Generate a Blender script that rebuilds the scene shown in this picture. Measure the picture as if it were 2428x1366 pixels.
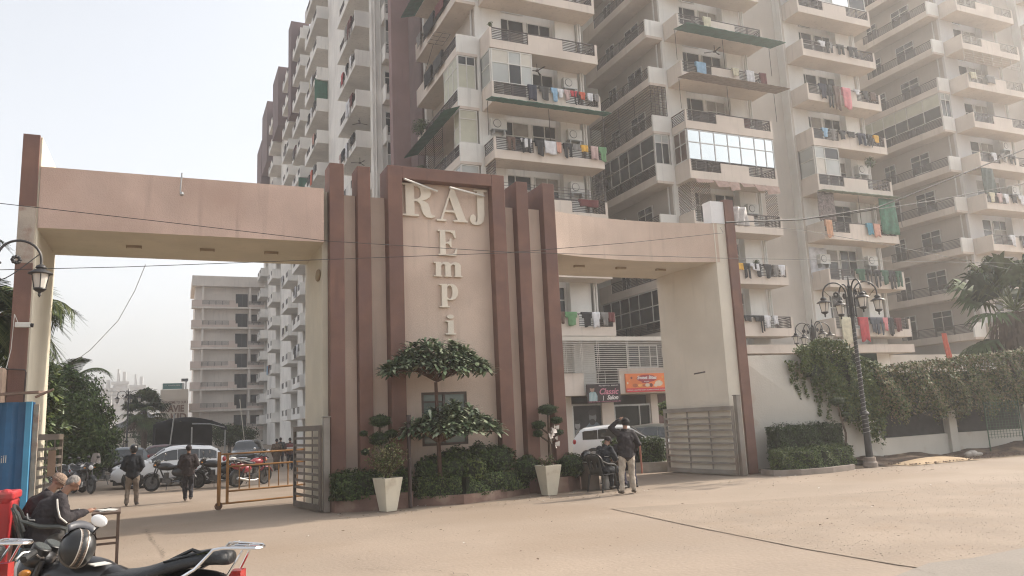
import bpy, bmesh, math, random
import numpy as np
from mathutils import Vector, Matrix
R=math.radians; PI=math.pi
random.seed(7); rng=np.random.default_rng(7)
sc=bpy.context.scene; C=sc.collection
for _o in list(bpy.data.objects): bpy.data.objects.remove(_o)
# ---------------------------------------------------------------- camera
def make_camera(f=1820,pitch=9.76,roll=2.62,yaw=24.0,h=1.8):
    p,r,y=R(pitch),R(roll),R(yaw)
    F=Vector((math.sin(y)*math.cos(p),math.cos(y)*math.cos(p),math.sin(p)))
    R0=Vector((math.cos(y),-math.sin(y),0)); U0=R0.cross(F)
    Rt=R0*math.cos(r)-U0*math.sin(r); U=R0*math.sin(r)+U0*math.cos(r)
    m=Matrix((Rt,U,-F)).transposed().to_4x4(); m.translation=Vector((0,0,h))
    cam=bpy.data.cameras.new('camera'); o=bpy.data.objects.new('camera',cam); C.objects.link(o)
    cam.sensor_width=36; cam.lens=f/2428*36; cam.clip_start=.1; cam.clip_end=2000
    o.matrix_world=m; sc.camera=o
make_camera()
# ---------------------------------------------------------------- light
SUN_EL,SUN_AZ=R(36),R(84)          # azimuth clockwise from +Y
w=bpy.data.worlds.new('World'); sc.world=w; w.use_nodes=True
nt=w.node_tree; nt.nodes.clear()
sky=nt.nodes.new('ShaderNodeTexSky'); sky.sky_type='NISHITA'; sky.sun_disc=False
sky.sun_elevation=SUN_EL; sky.sun_rotation=SUN_AZ; sky.air_density=1.2; sky.dust_density=4.0; sky.ozone_density=1.5
hsv=nt.nodes.new('ShaderNodeHueSaturation'); hsv.inputs['Saturation'].default_value=.24
bg=nt.nodes.new('ShaderNodeBackground'); bg.inputs['Strength'].default_value=.143
wo=nt.nodes.new('ShaderNodeOutputWorld')
nt.links.new(sky.outputs[0],hsv.inputs['Color']); nt.links.new(hsv.outputs[0],bg.inputs[0]); nt.links.new(bg.outputs[0],wo.inputs[0])
sl=bpy.data.lights.new('sun','SUN'); sl.energy=2.6; sl.angle=R(1.6); sl.color=(1,.88,.73)
so=bpy.data.objects.new('sun',sl); C.objects.link(so)
sd=Vector((math.sin(SUN_AZ)*math.cos(SUN_EL),math.cos(SUN_AZ)*math.cos(SUN_EL),math.sin(SUN_EL)))
so.rotation_euler=sd.to_track_quat('Z','Y').to_euler(); so.location=(40,5,60)
sc.view_settings.view_transform='Standard'; sc.view_settings.look='None'; sc.view_settings.gamma=1
sc.view_settings.use_curve_mapping=False; sc.view_settings.exposure=1.05
sc.render.engine='CYCLES'; cy=sc.cycles
cy.use_denoising=True; cy.filter_width=1.15; cy.max_bounces=8; cy.diffuse_bounces=3; cy.glossy_bounces=3; cy.transmission_bounces=4
cy.volume_bounces=4; cy.transparent_max_bounces=8; cy.use_adaptive_sampling=True; cy.caustics_reflective=False; cy.caustics_refractive=False
# ---------------------------------------------------------------- materials
MT={}
def M(name,col,rough=.8,var=.10,scale=1.5,bump=.12,bscale=35,streak=0.,metal=0.,spec=.5,col2=None,dirt=None,trans=0.,coat=0.,emit=0.,speck=0.,loc='pos',dscale=.8,dlo=.52,dhi=.72,smap=(5,5,.45)):
    """procedural paint/plaster/cloth: soft tone variation, vertical run marks, fine relief"""
    if name in MT: return MT[name]
    m=bpy.data.materials.new(name); m.use_nodes=True; t=m.node_tree; N=t.nodes; L=t.links
    b=N['Principled BSDF']; b.inputs['Roughness'].default_value=rough; b.inputs['Metallic'].default_value=metal
    b.inputs['Specular IOR Level'].default_value=spec; b.inputs['Transmission Weight'].default_value=trans; b.inputs['Coat Weight'].default_value=coat
    if loc=='pos': src=N.new('ShaderNodeNewGeometry').outputs['Position']
    else: src=N.new('ShaderNodeTexCoord').outputs['Object']
    def noise(sc_,det=4,st=None):
        n=N.new('ShaderNodeTexNoise'); n.inputs['Scale'].default_value=sc_; n.inputs['Detail'].default_value=det
        if st:
            mp=N.new('ShaderNodeMapping'); mp.inputs['Scale'].default_value=st; L.new(src,mp.inputs['Vector']); L.new(mp.outputs[0],n.inputs['Vector'])
        else: L.new(src,n.inputs['Vector'])
        return n.outputs['Fac']
    def mix(fac,a,bc,lo=.35,hi=.65):
        mr=N.new('ShaderNodeMapRange'); mr.inputs['From Min'].default_value=lo; mr.inputs['From Max'].default_value=hi; L.new(fac,mr.inputs['Value'])
        x=N.new('ShaderNodeMix'); x.data_type='RGBA'; L.new(mr.outputs[0],x.inputs['Factor'])
        for v,k in ((a,6),(bc,7)):
            if isinstance(v,tuple): x.inputs[k].default_value=(*v,1)
            else: L.new(v,x.inputs[k])
        return x.outputs[2]
    c=tuple(col); c2=tuple(col2) if col2 else tuple(max(0,v*(1-2*var)) for v in c)
    out=mix(noise(scale,5),c2,c)
    if streak:
        d=tuple(v*(1-streak) for v in c); out=mix(noise(1,4,smap),out,d,.56,.78)
    if dirt: out=mix(noise(dscale,6),out,tuple(dirt),dlo,dhi)
    if speck: out=mix(noise(60,2),out,tuple(v*(1-speck) for v in c),.55,.7)
    L.new(out,b.inputs['Base Color'])
    if bump:
        bn=N.new('ShaderNodeBump'); bn.inputs['Strength'].default_value=bump; bn.inputs['Distance'].default_value=.02
        L.new(noise(bscale,3),bn.inputs['Height']); L.new(bn.outputs[0],b.inputs['Normal'])
    if emit: b.inputs['Emission Color'].default_value=(*c,1); b.inputs['Emission Strength'].default_value=emit
    MT[name]=m; return m
pink=M('pink_textured_paint',(.62,.49,.405),.85,.06,1.2,.35,55,streak=.22,dirt=(.50,.39,.32),dscale=.5,dlo=.5,dhi=.7)
pinkd=M('rose_textured_paint',(.585,.435,.365),.85,.08,1.0,.4,50,streak=.28,dirt=(.46,.33,.27),dscale=.6,dlo=.5,dhi=.7)
brown=M('brown_paint',(.20,.107,.081),.75,.14,1.5,.25,50,streak=.32,dirt=(.155,.085,.07),dscale=1.2,dlo=.5,dhi=.65)
cream=M('cream_paint',(.64,.59,.48),.8,.06,.8,.2,40,streak=.14)
creamp=M('pale_cream_paint',(.66,.61,.52),.8,.06,.8,.25,40,streak=.12)
letter=M('cream_letter_paint',(.74,.67,.565),.6,.06,3,.15,30,streak=.12)
white=M('white_wall_paint',(.80,.79,.75),.8,.06,.5,.1,30,streak=.22,dirt=(.66,.64,.60),dscale=.35,dlo=.5,dhi=.66)
beige=M('beige_wall_paint',(.64,.59,.52),.85,.05,.5,.1,30,streak=.14)
bpink=M('balcony_pink_paint',(.66,.585,.515),.85,.05,.6,.1,30,streak=.24,dirt=(.56,.49,.43),dscale=.5,dlo=.5,dhi=.66)
wgrey=M('wing_white_paint',(.82,.795,.75),.85,.06,.6,.1,30,streak=.30,dirt=(.62,.60,.57),dscale=.25,dlo=.5,dhi=.66)  # white paint, raised lighter to stand in for haze over the wing
mauve=M('mauve_wall_paint',(.26,.165,.16),.85,.08,.6,.1,30,streak=.16)
greyw=M('grey_beige_tower_paint',(.58,.535,.48),.85,.05,.5,.1,30,streak=.12)  # the link walls' own grey beige paint
rail=M('dark_brown_railing_paint',(.06,.042,.038),.55,.15,8,0)
frame_w=M('white_frame_paint',(.62,.61,.57),.5,.05,8,0)
pane_d=M('dark_window_glass',(.035,.038,.04),.18,.2,.6,0,spec=.35)
pane_f=M('frosted_window_glass',(.42,.44,.42),.25,.1,.6,0,spec=.7)
pane_b=M('mirror_window_glass',(.62,.66,.66),.07,.03,.4,0,metal=.9)
ground_c=M('concrete_forecourt',(.295,.232,.178),.9,.10,.35,.4,18,dirt=(.235,.178,.13),dscale=.22,dlo=.48,dhi=.62,speck=.16,streak=.14,smap=(.25,3.2,1))
pane_c=M('curtained_pane',(.30,.27,.23),.4,.15,2,0,spec=.3)
green_sheet=M('green_shade_sheet',(.02,.13,.08),.6,.2,4,.2,20)
brown_sheet=M('brown_shade_sheet',(.30,.23,.18),.8,.2,4,.2,20)
steel=M('galvanised_steel',(.45,.45,.44),.35,.1,6,0,metal=.8)
chrome=M('chrome',(.75,.75,.75),.18,.03,6,0,metal=1,loc='obj')
rubber=M('black_rubber',(.018,.018,.018),.7,.2,9,.2,60,loc='obj')
blackp=M('black_plastic',(.02,.02,.021),.4,.2,9,.05,60,loc='obj')
soil=M('soil',(.12,.085,.06),.95,.2,6,.6,30)
bark=M('bark',(.11,.075,.05),.9,.25,9,.6,30)
leafs=[M('leaf_green_%d'%i,c,.6,.2,5,0,spec=.22) for i,c in enumerate([(.052,.088,.026),(.084,.124,.036),(.130,.168,.050),(.030,.054,.017)])]
ivy=[M('creeper_leaf_%d'%i,c,.65,.25,6,0,spec=.2) for i,c in enumerate([(.125,.145,.040),(.165,.145,.058),(.075,.115,.032),(.22,.175,.090)])]
# ---------------------------------------------------------------- mesh tools
class MB:
    def __init__(s): s.v=[]; s.f=[]; s.m=[]
    def add(s,vs,fs,m=0):
        n=len(s.v); s.v.extend([tuple(p) for p in vs]); s.f.extend([tuple(i+n for i in f) for f in fs]); s.m.extend([m]*len(fs)); return s
    def box(s,x0,x1,y0,y1,z0,z1,m=0):
        if x0>x1:x0,x1=x1,x0
        if y0>y1:y0,y1=y1,y0
        if z0>z1:z0,z1=z1,z0
        return s.add([(x0,y0,z0),(x1,y0,z0),(x1,y1,z0),(x0,y1,z0),(x0,y0,z1),(x1,y0,z1),(x1,y1,z1),(x0,y1,z1)],
          [(0,3,2,1),(4,5,6,7),(0,1,5,4),(1,2,6,5),(2,3,7,6),(3,0,4,7)],m)
    def prism(s,poly,z0,z1,m=0):
        n=len(poly); a=sum(poly[i][0]*poly[(i+1)%n][1]-poly[(i+1)%n][0]*poly[i][1] for i in range(n))
        if a<0: poly=poly[::-1]
        vs=[(x,y,z0) for x,y in poly]+[(x,y,z1) for x,y in poly]
        return s.add(vs,[tuple(range(n))[::-1],tuple(range(n,2*n))]+[(i,(i+1)%n,n+(i+1)%n,n+i) for i in range(n)],m)
    def tube(s,pts,r,n=6,m=0,cap=True):
        P=[Vector(p) for p in pts]; k=len(P); rr=r if isinstance(r,(list,tuple)) else [r]*k
        vs=[]; up=None
        for i,p in enumerate(P):
            d=(P[min(i+1,k-1)]-P[max(i-1,0)])
            d=d.normalized() if d.length>1e-9 else Vector((0,0,1))
            if up is None: up=d.orthogonal().normalized()
            else:
                up=(up-d*up.dot(d)); up=up.normalized() if up.length>1e-6 else d.orthogonal().normalized()
            b=d.cross(up)
            for j in range(n):
                a=2*PI*j/n; vs.append(p+(up*math.cos(a)+b*math.sin(a))*rr[i])
        fs=[(i*n+j,i*n+(j+1)%n,(i+1)*n+(j+1)%n,(i+1)*n+j) for i in range(k-1) for j in range(n)]
        if cap: fs+= [tuple(range(n))[::-1],tuple(range((k-1)*n,k*n))]
        return s.add(vs,fs,m)
    def lathe(s,prof,c=(0,0,0),n=12,m=0,axis='z',ry=1.):
        vs=[];k=len(prof)
        for r,h in prof:
            for j in range(n):
                a=2*PI*j/n; x,y=r*math.cos(a),r*math.sin(a)*ry
                p=(x,y,h) if axis=='z' else ((h,x,y) if axis=='x' else (y,h,x))
                vs.append((p[0]+c[0],p[1]+c[1],p[2]+c[2]))
        fs=[(i*n+j,i*n+(j+1)%n,(i+1)*n+(j+1)%n,(i+1)*n+j) for i in range(k-1) for j in range(n)]
        fs+=[tuple(range(n))[::-1],tuple(range((k-1)*n,k*n))]
        return s.add(vs,fs,m)
    def ball(s,c,r,m=0,n=12,k=8,rot=None):
        if not isinstance(r,(tuple,list)): r=(r,r,r)
        vs=[]
        for i in range(k+1):
            t=PI*i/k; q=max(math.sin(t),1e-3)
            for j in range(n):
                a=2*PI*j/n; p=Vector((r[0]*q*math.cos(a),r[1]*q*math.sin(a),-r[2]*math.cos(t)))
                if rot: p=rot@p
                vs.append((p.x+c[0],p.y+c[1],p.z+c[2]))
        fs=[(i*n+j,i*n+(j+1)%n,(i+1)*n+(j+1)%n,(i+1)*n+j) for i in range(k) for j in range(n)]+[tuple(range(n))[::-1],tuple(range(k*n,(k+1)*n))]
        return s.add(vs,fs,m)
    def caps(s,a,b,ra,rb,n=12,m=0):
        a,b=Vector(a),Vector(b); d=b-a; l=d.length
        if l<1e-6: return s.ball(a,ra,m)
        d/=l; pts=[];rs=[]
        for t in (90,65,40,20): pts.append(a-d*ra*math.sin(R(t))); rs.append(max(ra*math.cos(R(t)),.001))
        pts.append(a);rs.append(ra);pts.append(b);rs.append(rb)
        for t in (20,40,65,90): pts.append(b+d*rb*math.sin(R(t))); rs.append(max(rb*math.cos(R(t)),.001))
        return s.tube(pts,rs,n,m)
    def mesh(s,name,mats,smooth=False):
        me=bpy.data.meshes.new(name); me.from_pydata(s.v,[],s.f)
        for m in (mats if isinstance(mats,(list,tuple)) else [mats]): me.materials.append(m)
        if len(me.materials)>1: me.polygons.foreach_set('material_index',s.m)
        if smooth: me.polygons.foreach_set('use_smooth',[True]*len(me.polygons))
        me.update(); return me
    def build(s,name,mats,parent=None,smooth=False,bevel=0,world=True,loc=None):
        me=s.mesh(name,mats,smooth); return link(me,name,parent,bevel,world,loc)
def rootloc(o):
    l=Vector((0,0,0))
    while o: l+=o.location; o=o.parent
    return l
def link(me,name,parent=None,bevel=0,world=True,loc=None):
    o=bpy.data.objects.new(name,me); C.objects.link(o)
    if parent:
        o.parent=parent
        if world: o.location=-rootloc(parent)
    if loc is not None: o.location=loc
    if bevel:
        b=o.modifiers.new('bevel','BEVEL'); b.width=bevel; b.segments=2; b.limit_method='ANGLE'; b.angle_limit=R(40)
    if me.polygons and me.polygons[0].use_smooth and not me.has_custom_normals:
        try: me.set_sharp_from_angle(angle=R(42))
        except Exception: pass
    return o
def thing(name,label,cat,loc=(0,0,0),rz=0,group=None):
    o=bpy.data.objects.new(name,None); C.objects.link(o); o.location=loc; o.rotation_euler=(0,0,rz); o.empty_display_size=.2
    o['label']=label; o['category']=cat
    if group: o['group']=group
    return o
def tag(o,label,cat,group=None):
    o['label']=label; o['category']=cat
    if group: o['group']=group
    return o
def struct(o): o['kind']='structure'; return o
def stuff(o): o['kind']='stuff'; return o
def dup(o,parent=None):
    kids=[c for c in o.children]
    n=o.copy(); C.objects.link(n); n.parent=parent
    for k in kids: dup(k,n)
    return n
def place(src,used,loc,rz=0,label=None,group=None,scale=None):
    o=src if not used else dup(src)
    o.location=loc; o.rotation_euler=(0,0,rz)
    if scale: o.scale=(scale,)*3 if not isinstance(scale,(tuple,list)) else scale
    if label:o['label']=label
    if group:o['group']=group
    return o
def npmesh(name,V,F,mats,mi=None,smooth=False):
    """fast quad mesh; V (n,3), F (k,4)"""
    me=bpy.data.meshes.new(name); V=np.asarray(V,dtype=np.float32); F=np.asarray(F,dtype=np.int32)
    me.vertices.add(len(V)); me.vertices.foreach_set('co',V.ravel())
    me.loops.add(F.size); me.loops.foreach_set('vertex_index',F.ravel())
    me.polygons.add(len(F)); me.polygons.foreach_set('loop_start',np.arange(0,F.size,F.shape[1],dtype=np.int32))
    for m in (mats if isinstance(mats,(list,tuple)) else [mats]): me.materials.append(m)
    if mi is not None: me.polygons.foreach_set('material_index',np.asarray(mi,dtype=np.int32))
    me.update(calc_edges=True); me.validate(); return me
def leaves(P,size,asp=.5,up=.3,Nrm=None,nm=4,jit=.35):
    """leaf quads (diamond shaped) centred at P; Nrm optional preferred facing"""
    P=np.asarray(P); n=len(P)
    d=rng.normal(size=(n,3)); d/=np.linalg.norm(d,axis=1)[:,None]
    nr=rng.normal(size=(n,3));
    if Nrm is not None: nr=nr*.6+np.asarray(Nrm)*1.2
    nr[:,2]+=up
    nr/=np.linalg.norm(nr,axis=1)[:,None]
    d=d-nr*(d*nr).sum(1)[:,None]; d/=np.linalg.norm(d,axis=1)[:,None]
    s=np.cross(nr,d); L=size*(1+jit*rng.uniform(-1,1,n))[:,None]
    a=P-d*L*.5; b=P+s*L*asp*.5+nr*L*.06; c=P+d*L*.5-nr*L*.1; e=P-s*L*asp*.5+nr*L*.06
    V=np.stack([a,b,c,e],1).reshape(-1,3); F=np.arange(n*4).reshape(-1,4); return V,F,rng.integers(0,nm,n)
def merge(parts):
    V=[];F=[];MI=[];o=0
    for v,f,m in parts: V.append(v);F.append(np.asarray(f)+o);MI.append(m);o+=len(v)
    return np.concatenate(V),np.concatenate(F),np.concatenate(MI)
def ellpts(c,r,n,shell=.55):
    d=rng.normal(size=(n,3)); d/=np.linalg.norm(d,axis=1)[:,None]
    lump=1+.09*np.sin(d[:,0]*5+c[0]*3)*np.sin(d[:,1]*6+c[2])+.07*np.sin(d[:,2]*8+c[1])
    q=((shell+(1-shell)*rng.uniform(0,1,n)**.6)*lump*(1+.04*rng.normal(size=n)))[:,None]
    return np.asarray(c)+d*q*np.asarray(r), d
def textobj(s,size,loc,rot,mat,parent,name='lettering',ext=.004,align='CENTER',sx=1.,shear=0,bold=0):
    cu=bpy.data.curves.new(name,'FONT'); cu.body=s; cu.size=size; cu.extrude=ext; cu.align_x=align; cu.align_y='CENTER'; cu.shear=shear; cu.offset=bold*size
    cu.materials.append(mat); cu.resolution_u=3
    tmp=bpy.data.objects.new('tmp',cu); C.objects.link(tmp); me=bpy.data.meshes.new_from_object(tmp.evaluated_get(bpy.context.evaluated_depsgraph_get())); bpy.data.objects.remove(tmp)
    me.name=name; me.materials.clear(); me.materials.append(mat)
    o=bpy.data.objects.new(name,me); C.objects.link(o); o.rotation_euler=rot; o.scale=(sx,1,1)
    o.parent=parent; o.location=Vector(loc)-rootloc(parent); return o
# ================================================================ SETTING: ground
def sheet(name,poly,z,mat): 
    b=MB(); b.add([(x,y,z) for x,y in poly],[tuple(range(len(poly)))]); return struct(b.build(name,mat))
road_asphalt=M('dusty_asphalt',(.235,.205,.175),.95,.10,.5,.3,30,speck=.25)
grit=M('gritty_concrete',(.28,.22,.168),.95,.10,.8,.6,22,dirt=(.245,.185,.135),dscale=1.2,speck=.3)
dust=M('dusty_earth',(.36,.27,.19),.95,.15,.6,.6,14,dirt=(.22,.165,.12))
sheet('ground',[(-380,-60),(380,-60),(380,380),(-380,380)],-.02,dust)
forecourt=sheet('forecourt',[(-30,-12),(30.0,-12),(30.0,11.5),(27,15.4),(20,16.3),(15.5,17.2),(15.0,34.6),(24,34.6),(24,36),(13,36),(13,60),(11.5,130),(-40,130),(-40,-12)],-.008,ground_c)
sheet('gritty_road_patch',[(7.95,13.6),(7.66,10.44),(7.51,8.03),(7.53,6.58),(7.6,6.2),(34,-2),(34,10.2),(22,10.6),(17.2,11.3),(10.3,12.7),(8.9,13.3)],.001,grit)
sheet('asphalt_road',[(6.4,6.0),(7.86,6.45),(8.42,6.36),(9.46,6.42),(40,-6),(40,-11),(2,-11),(5,2)],.005,road_asphalt)
# expansion joints and cracks as narrow recessed strips of darker grit
crackm=M('crack_dirt',(.19,.15,.115),.95,.2,9,0)
def crack(name,pts,w,jit,z=.009,seg=14):
    b=MB(); P=[]
    for (x0,y0),(x1,y1) in zip(pts[:-1],pts[1:]):
        for i in range(seg): t=i/seg; P.append((x0+(x1-x0)*t,y0+(y1-y0)*t))
    P.append(pts[-1]); L=[];Rr=[]
    for i,(x,y) in enumerate(P):
        a=P[max(i-1,0)];c=P[min(i+1,len(P)-1)]; dx,dy=c[0]-a[0],c[1]-a[1]; l=math.hypot(dx,dy); nx,ny=-dy/l,dx/l
        o=random.uniform(-jit,jit); ww=w*random.uniform(.15,1)
        L.append((x+nx*(o+ww),y+ny*(o+ww),z)); Rr.append((x+nx*(o-ww),y+ny*(o-ww),z))
    n=len(L); b.add(L+Rr,[(i,n+i,n+i+1,i+1) for i in range(n-1)]); return struct(b.build(name,crackm))
crack('pavement_joint',[(8.0,14.6),(7.84,12.6),(7.65,10.44),(7.5,9.0),(7.5,8.03),(7.46,7.3),(7.52,6.58),(7.38,6.0)],.0045,.02,seg=16)
crack('pavement_joint',[(15.52,15.24),(15.26,13.4),(15.17,12.65),(15.77,12.17),(16.6,11.6)],.006,.02,seg=12)
crack('ground_crack',[(-.39,17.38),(-.19,14.92),(-.02,13.26)],.012,.05,seg=20)
crack('ground_crack',[(2.2,10.4),(2.9,9.9),(3.3,9.0)],.008,.05,seg=12)
# ---- stones, grit and dry leaves on the ground
pebm=M('pebbles',(.30,.25,.2),.9,.3,9,.2)
def scatter(name,xy,n,s0,s1,mat,z=0.0,seed=1):
    r=np.random.default_rng(seed); x=r.uniform(xy[0],xy[1],n); y=r.uniform(xy[2],xy[3],n); s=r.uniform(s0,s1,n)
    base=np.array([(1,0,0),(0,1,0),(-1,0,0),(0,-1,0),(0,0,1.2)]); V=[];F=[]
    a=r.uniform(0,6.3,n); ca,sa=np.cos(a),np.sin(a); ex=r.uniform(.5,1,n)
    V=np.zeros((n,5,3)); V[:,:,0]=x[:,None]+s[:,None]*(base[None,:,0]*ca[:,None]-base[None,:,1]*sa[:,None]*ex[:,None])
    V[:,:,1]=y[:,None]+s[:,None]*(base[None,:,0]*sa[:,None]+base[None,:,1]*ca[:,None]*ex[:,None]); V[:,:,2]=z+s[:,None]*base[None,:,2]*.6
    F=(np.arange(n)*5)[:,None,None]+np.array([(0,1,4),(1,2,4),(2,3,4),(3,0,4)])[None]
    return stuff(link(npmesh(name,V.reshape(-1,3),F.reshape(-1,3),mat),name))
scatter('loose_gravel',(7.6,20,6.5,12.5),3600,.003,.011,pebm,.002,3)
scatter('dust_and_grit',(-2,14,8,16.5),900,.003,.010,pebm,.002,4)
for i,(x,y) in enumerate([(3.1,9.6),(5.3,12.2),(9.4,13.1),(1.2,14.9)]):
    pass
crack('ground_crack',[(9.6,15.2),(10.4,13.9),(10.9,12.9)],.005,.05,seg=14); crack('ground_crack',[(2.9,14.8),(3.6,13.4),(3.5,12.2),(4.3,11.0)],.004,.06,seg=16); crack('pavement_joint',[(-6,12.95),(0,12.93),(7.6,12.9)],.003,.006,seg=20)
def flatleaf(name,xy,n,s,mats,seed):
    r=np.random.default_rng(seed); P=np.stack([r.uniform(xy[0],xy[1],n),r.uniform(xy[2],xy[3],n),np.full(n,.02)],1); V,F,mi=leaves(P,s,.5,1.6,np.tile([0,0,2.5],(n,1)),len(mats),.6); V[:,2]=np.clip(V[:,2],.006,.05); return stuff(link(npmesh(name,V,F,mats,mi),name))
dl=[M('dry_leaf_brown',(.13,.075,.04),.8,.2,6,0),M('dry_leaf_tan',(.25,.17,.09),.8,.2,6,0),M('litter_pale',(.5,.47,.42),.8,.1,6,0)]
flatleaf('fallen_leaves',(3.2,10.5,15.6,17.2),150,.055,dl,21); flatleaf('fallen_leaves',(-1,16,9,15.5),90,.05,dl,22); flatleaf('fallen_leaves',(12.5,19.5,14.4,16.3),110,.05,dl,23)
# ================================================================ THE GATE
GY=17.7
gate=thing('entrance_gate','tall pink and brown gate with two beams and a central name panel','gate',(6.2,GY,0))
b=MB()
# left pillar (tapering inner face), right pillar
def pil(mb,quads,z,m): pass
# columns: cream body
b.box(-2.62,-2.62+.02,GY+.02,20.35,0,7.4)
g_l=MB(); g_l.box(-2.93,-2.62,GY+.05,20.4,0,8.04); g_l.build('pillar',cream,gate,bevel=.01)
lp=MB(); lp.box(-2.96,-2.66,GY-.02,GY+.05,0,5.35); lp.build('pillar_strip',brown,gate)
lp=MB(); lp.box(-2.96,-2.66,GY-.02,GY+.05,5.35,6.53); lp.build('pillar_strip',M('peeled_primer',(.42,.36,.30),.9,.12,2,.3,dirt=(.24,.14,.11),dscale=3),gate)
lp=MB(); lp.box(-2.96,-2.66,GY-.02,GY+.05,6.53,8.06); lp.build('pillar_strip',brown,gate)
# beams, gently concave soffit edge
def beam(x0,x1,z0,z1,y0,y1,sag,matf,mats):
    mb=MB(); n=12; V=[]
    for i in range(n+1):
        t=i/n; x=x0+(x1-x0)*t; yy=y0+sag*4*t*(1-t); V+= [(x,yy,z0),(x,yy,z1),(x,y1,z1),(x,y1,z0)]
    mb.add(V,[(4*i,4*i+4,4*i+5,4*i+1) for i in range(n)],0)
    mb.add(V,[(4*i+1,4*i+5,4*i+6,4*i+2) for i in range(n)],0)
    mb.add(V,[(4*i+2,4*i+6,4*i+7,4*i+3) for i in range(n)],0)
    mb.add(V,[(4*i+3,4*i+7,4*i+4,4*i) for i in range(n)],1)
    mb.add(V,[(0,1,2,3),(4*n+3,4*n+2,4*n+1,4*n)],0)
    return mb.build('beam',mats,gate)
beam(-2.62,3.14,6.1,7.4,GY+.03,20.36,0,None,[pinkd,cream])
beam(9.25,14.62,6.1,7.27,GY+.03,20.5,.35,None,[pink,creamp])
# soffit spot lights
for x in (-.9,.65,2.1,10.6,12.0,13.4):
    y=19.0; mb=MB(); mb.box(x-.16,x+.16,y-.05,y+.05,6.04,6.098,0); mb.box(x-.14,x+.14,y-.04,y+.04,6.03,6.04,1)
    mb.build('soffit_light',[M('tan_lamp_frame',(.34,.27,.19),.7,.1,3,0),cream],gate)
# central block body with cream cheeks
cb=MB()
cb.box(3.14,3.27,GY+.3,20.5,0,7.4,1)      # left cheek seen through the opening
cb.box(3.27,9.2,GY+.28,20.5,0,7.35,0)
cb.build('central_wall',[pink,cream],gate)
# the cheek under the beam: oval mark, box, cable
mb=MB(); mb.lathe([(.0,0),(.27,0),(.29,.03),(.27,.05),(0,.05)],(0,0,0),18,0,'x',ry=.5)
o=mb.build('oval_niche',M('dark_ochre_paint',(.30,.22,.13),.8,.1,2,.2),gate,world=False); o.location=Vector((3.09,18.4,5.43))-gate.location; o.scale=(1,.9,1)
# fins
for x0,x1,zt,yf in ((3.27,3.61,8.05,0),(3.93,4.25,8.03,0),(8.12,8.46,8.0,0),(8.9,9.25,8.02,0)):
    mb=MB(); mb.box(x0,x1,GY,GY+.62,0,zt); mb.build('fin',brown,gate,bevel=.012)
    if x0>8: mb=MB(); mb.box(x0+.002,x1-.002,GY+.62,GY+1.35,7.352,zt-.002); mb.build('fin_return',brown,gate)
# big frame
mb=MB(); mb.box(4.66,5.02,GY-.08,GY+.7,0,8.1); mb.build('frame_post',brown,gate,bevel=.012)
mb=MB(); mb.box(7.40,7.76,GY-.08,GY+.7,0,8.1); mb.build('frame_post',brown,gate,bevel=.012)
mb=MB(); mb.box(5.022,7.398,GY-.078,GY+.698,7.78,8.098); mb.build('frame_lintel',brown,gate,bevel=.012)
mb=MB(); mb.box(5.02,7.40,GY+.26,GY+.5,0,7.78); 
# window opening: build panel around it  (window x 5.55-6.55, z 1.35-2.6)
mb=MB(); X0,X1,Z0,Z1=5.46,6.62,1.28,2.55
for q in ((5.021,X0,0,7.779),(X1,7.399,0,7.779),(X0,X1,0,Z0),(X0,X1,Z1,7.779)): mb.box(q[0],q[1],GY+.2,GY+.279,q[2],q[3])
mb.build('name_panel',pink,gate)
wn=MB()
for q in ((X0,X0+.06,Z0,Z1),(X1-.06,X1,Z0,Z1),(X0+.06,X1-.06,Z0,Z0+.06),(X0+.06,X1-.06,Z1-.06,Z1),(6.0,6.06,Z0+.06,Z1-.06),(X0+.06,6.0,1.6,1.64),(X0+.06,6.0,2.3,2.34)): wn.box(q[0],q[1],GY+.215,GY+.262,q[2],q[3])
wf=wn.build('window',M('brown_window_frame',(.10,.075,.06),.6,.1,6,0),gate)
for q in ((X0+.06,6.0,1.34,1.6),(X0+.06,6.0,1.64,2.3),(X0+.06,6.0,2.34,Z1-.06),(6.06,X1-.06,Z0+.06,Z1-.06)):
    p=MB(); p.box(q[0],q[1],GY+.24,GY+.25,q[2],q[3]); p.build('pane',M('grey_green_glass',(.16,.20,.18),.15,.1,2,0,spec=.8),wf)
# tube lights above RAJ
for (x0,z0,x1,z1) in ((5.05,7.92,5.98,7.58),(6.22,7.80,7.25,7.55)):
    mb=MB(); mb.tube([(x0,GY-.18,z0-.18),(x1,GY+.1,z1)],.028,8); mb.build('tube_light',frame_w,gate,smooth=True)
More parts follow.
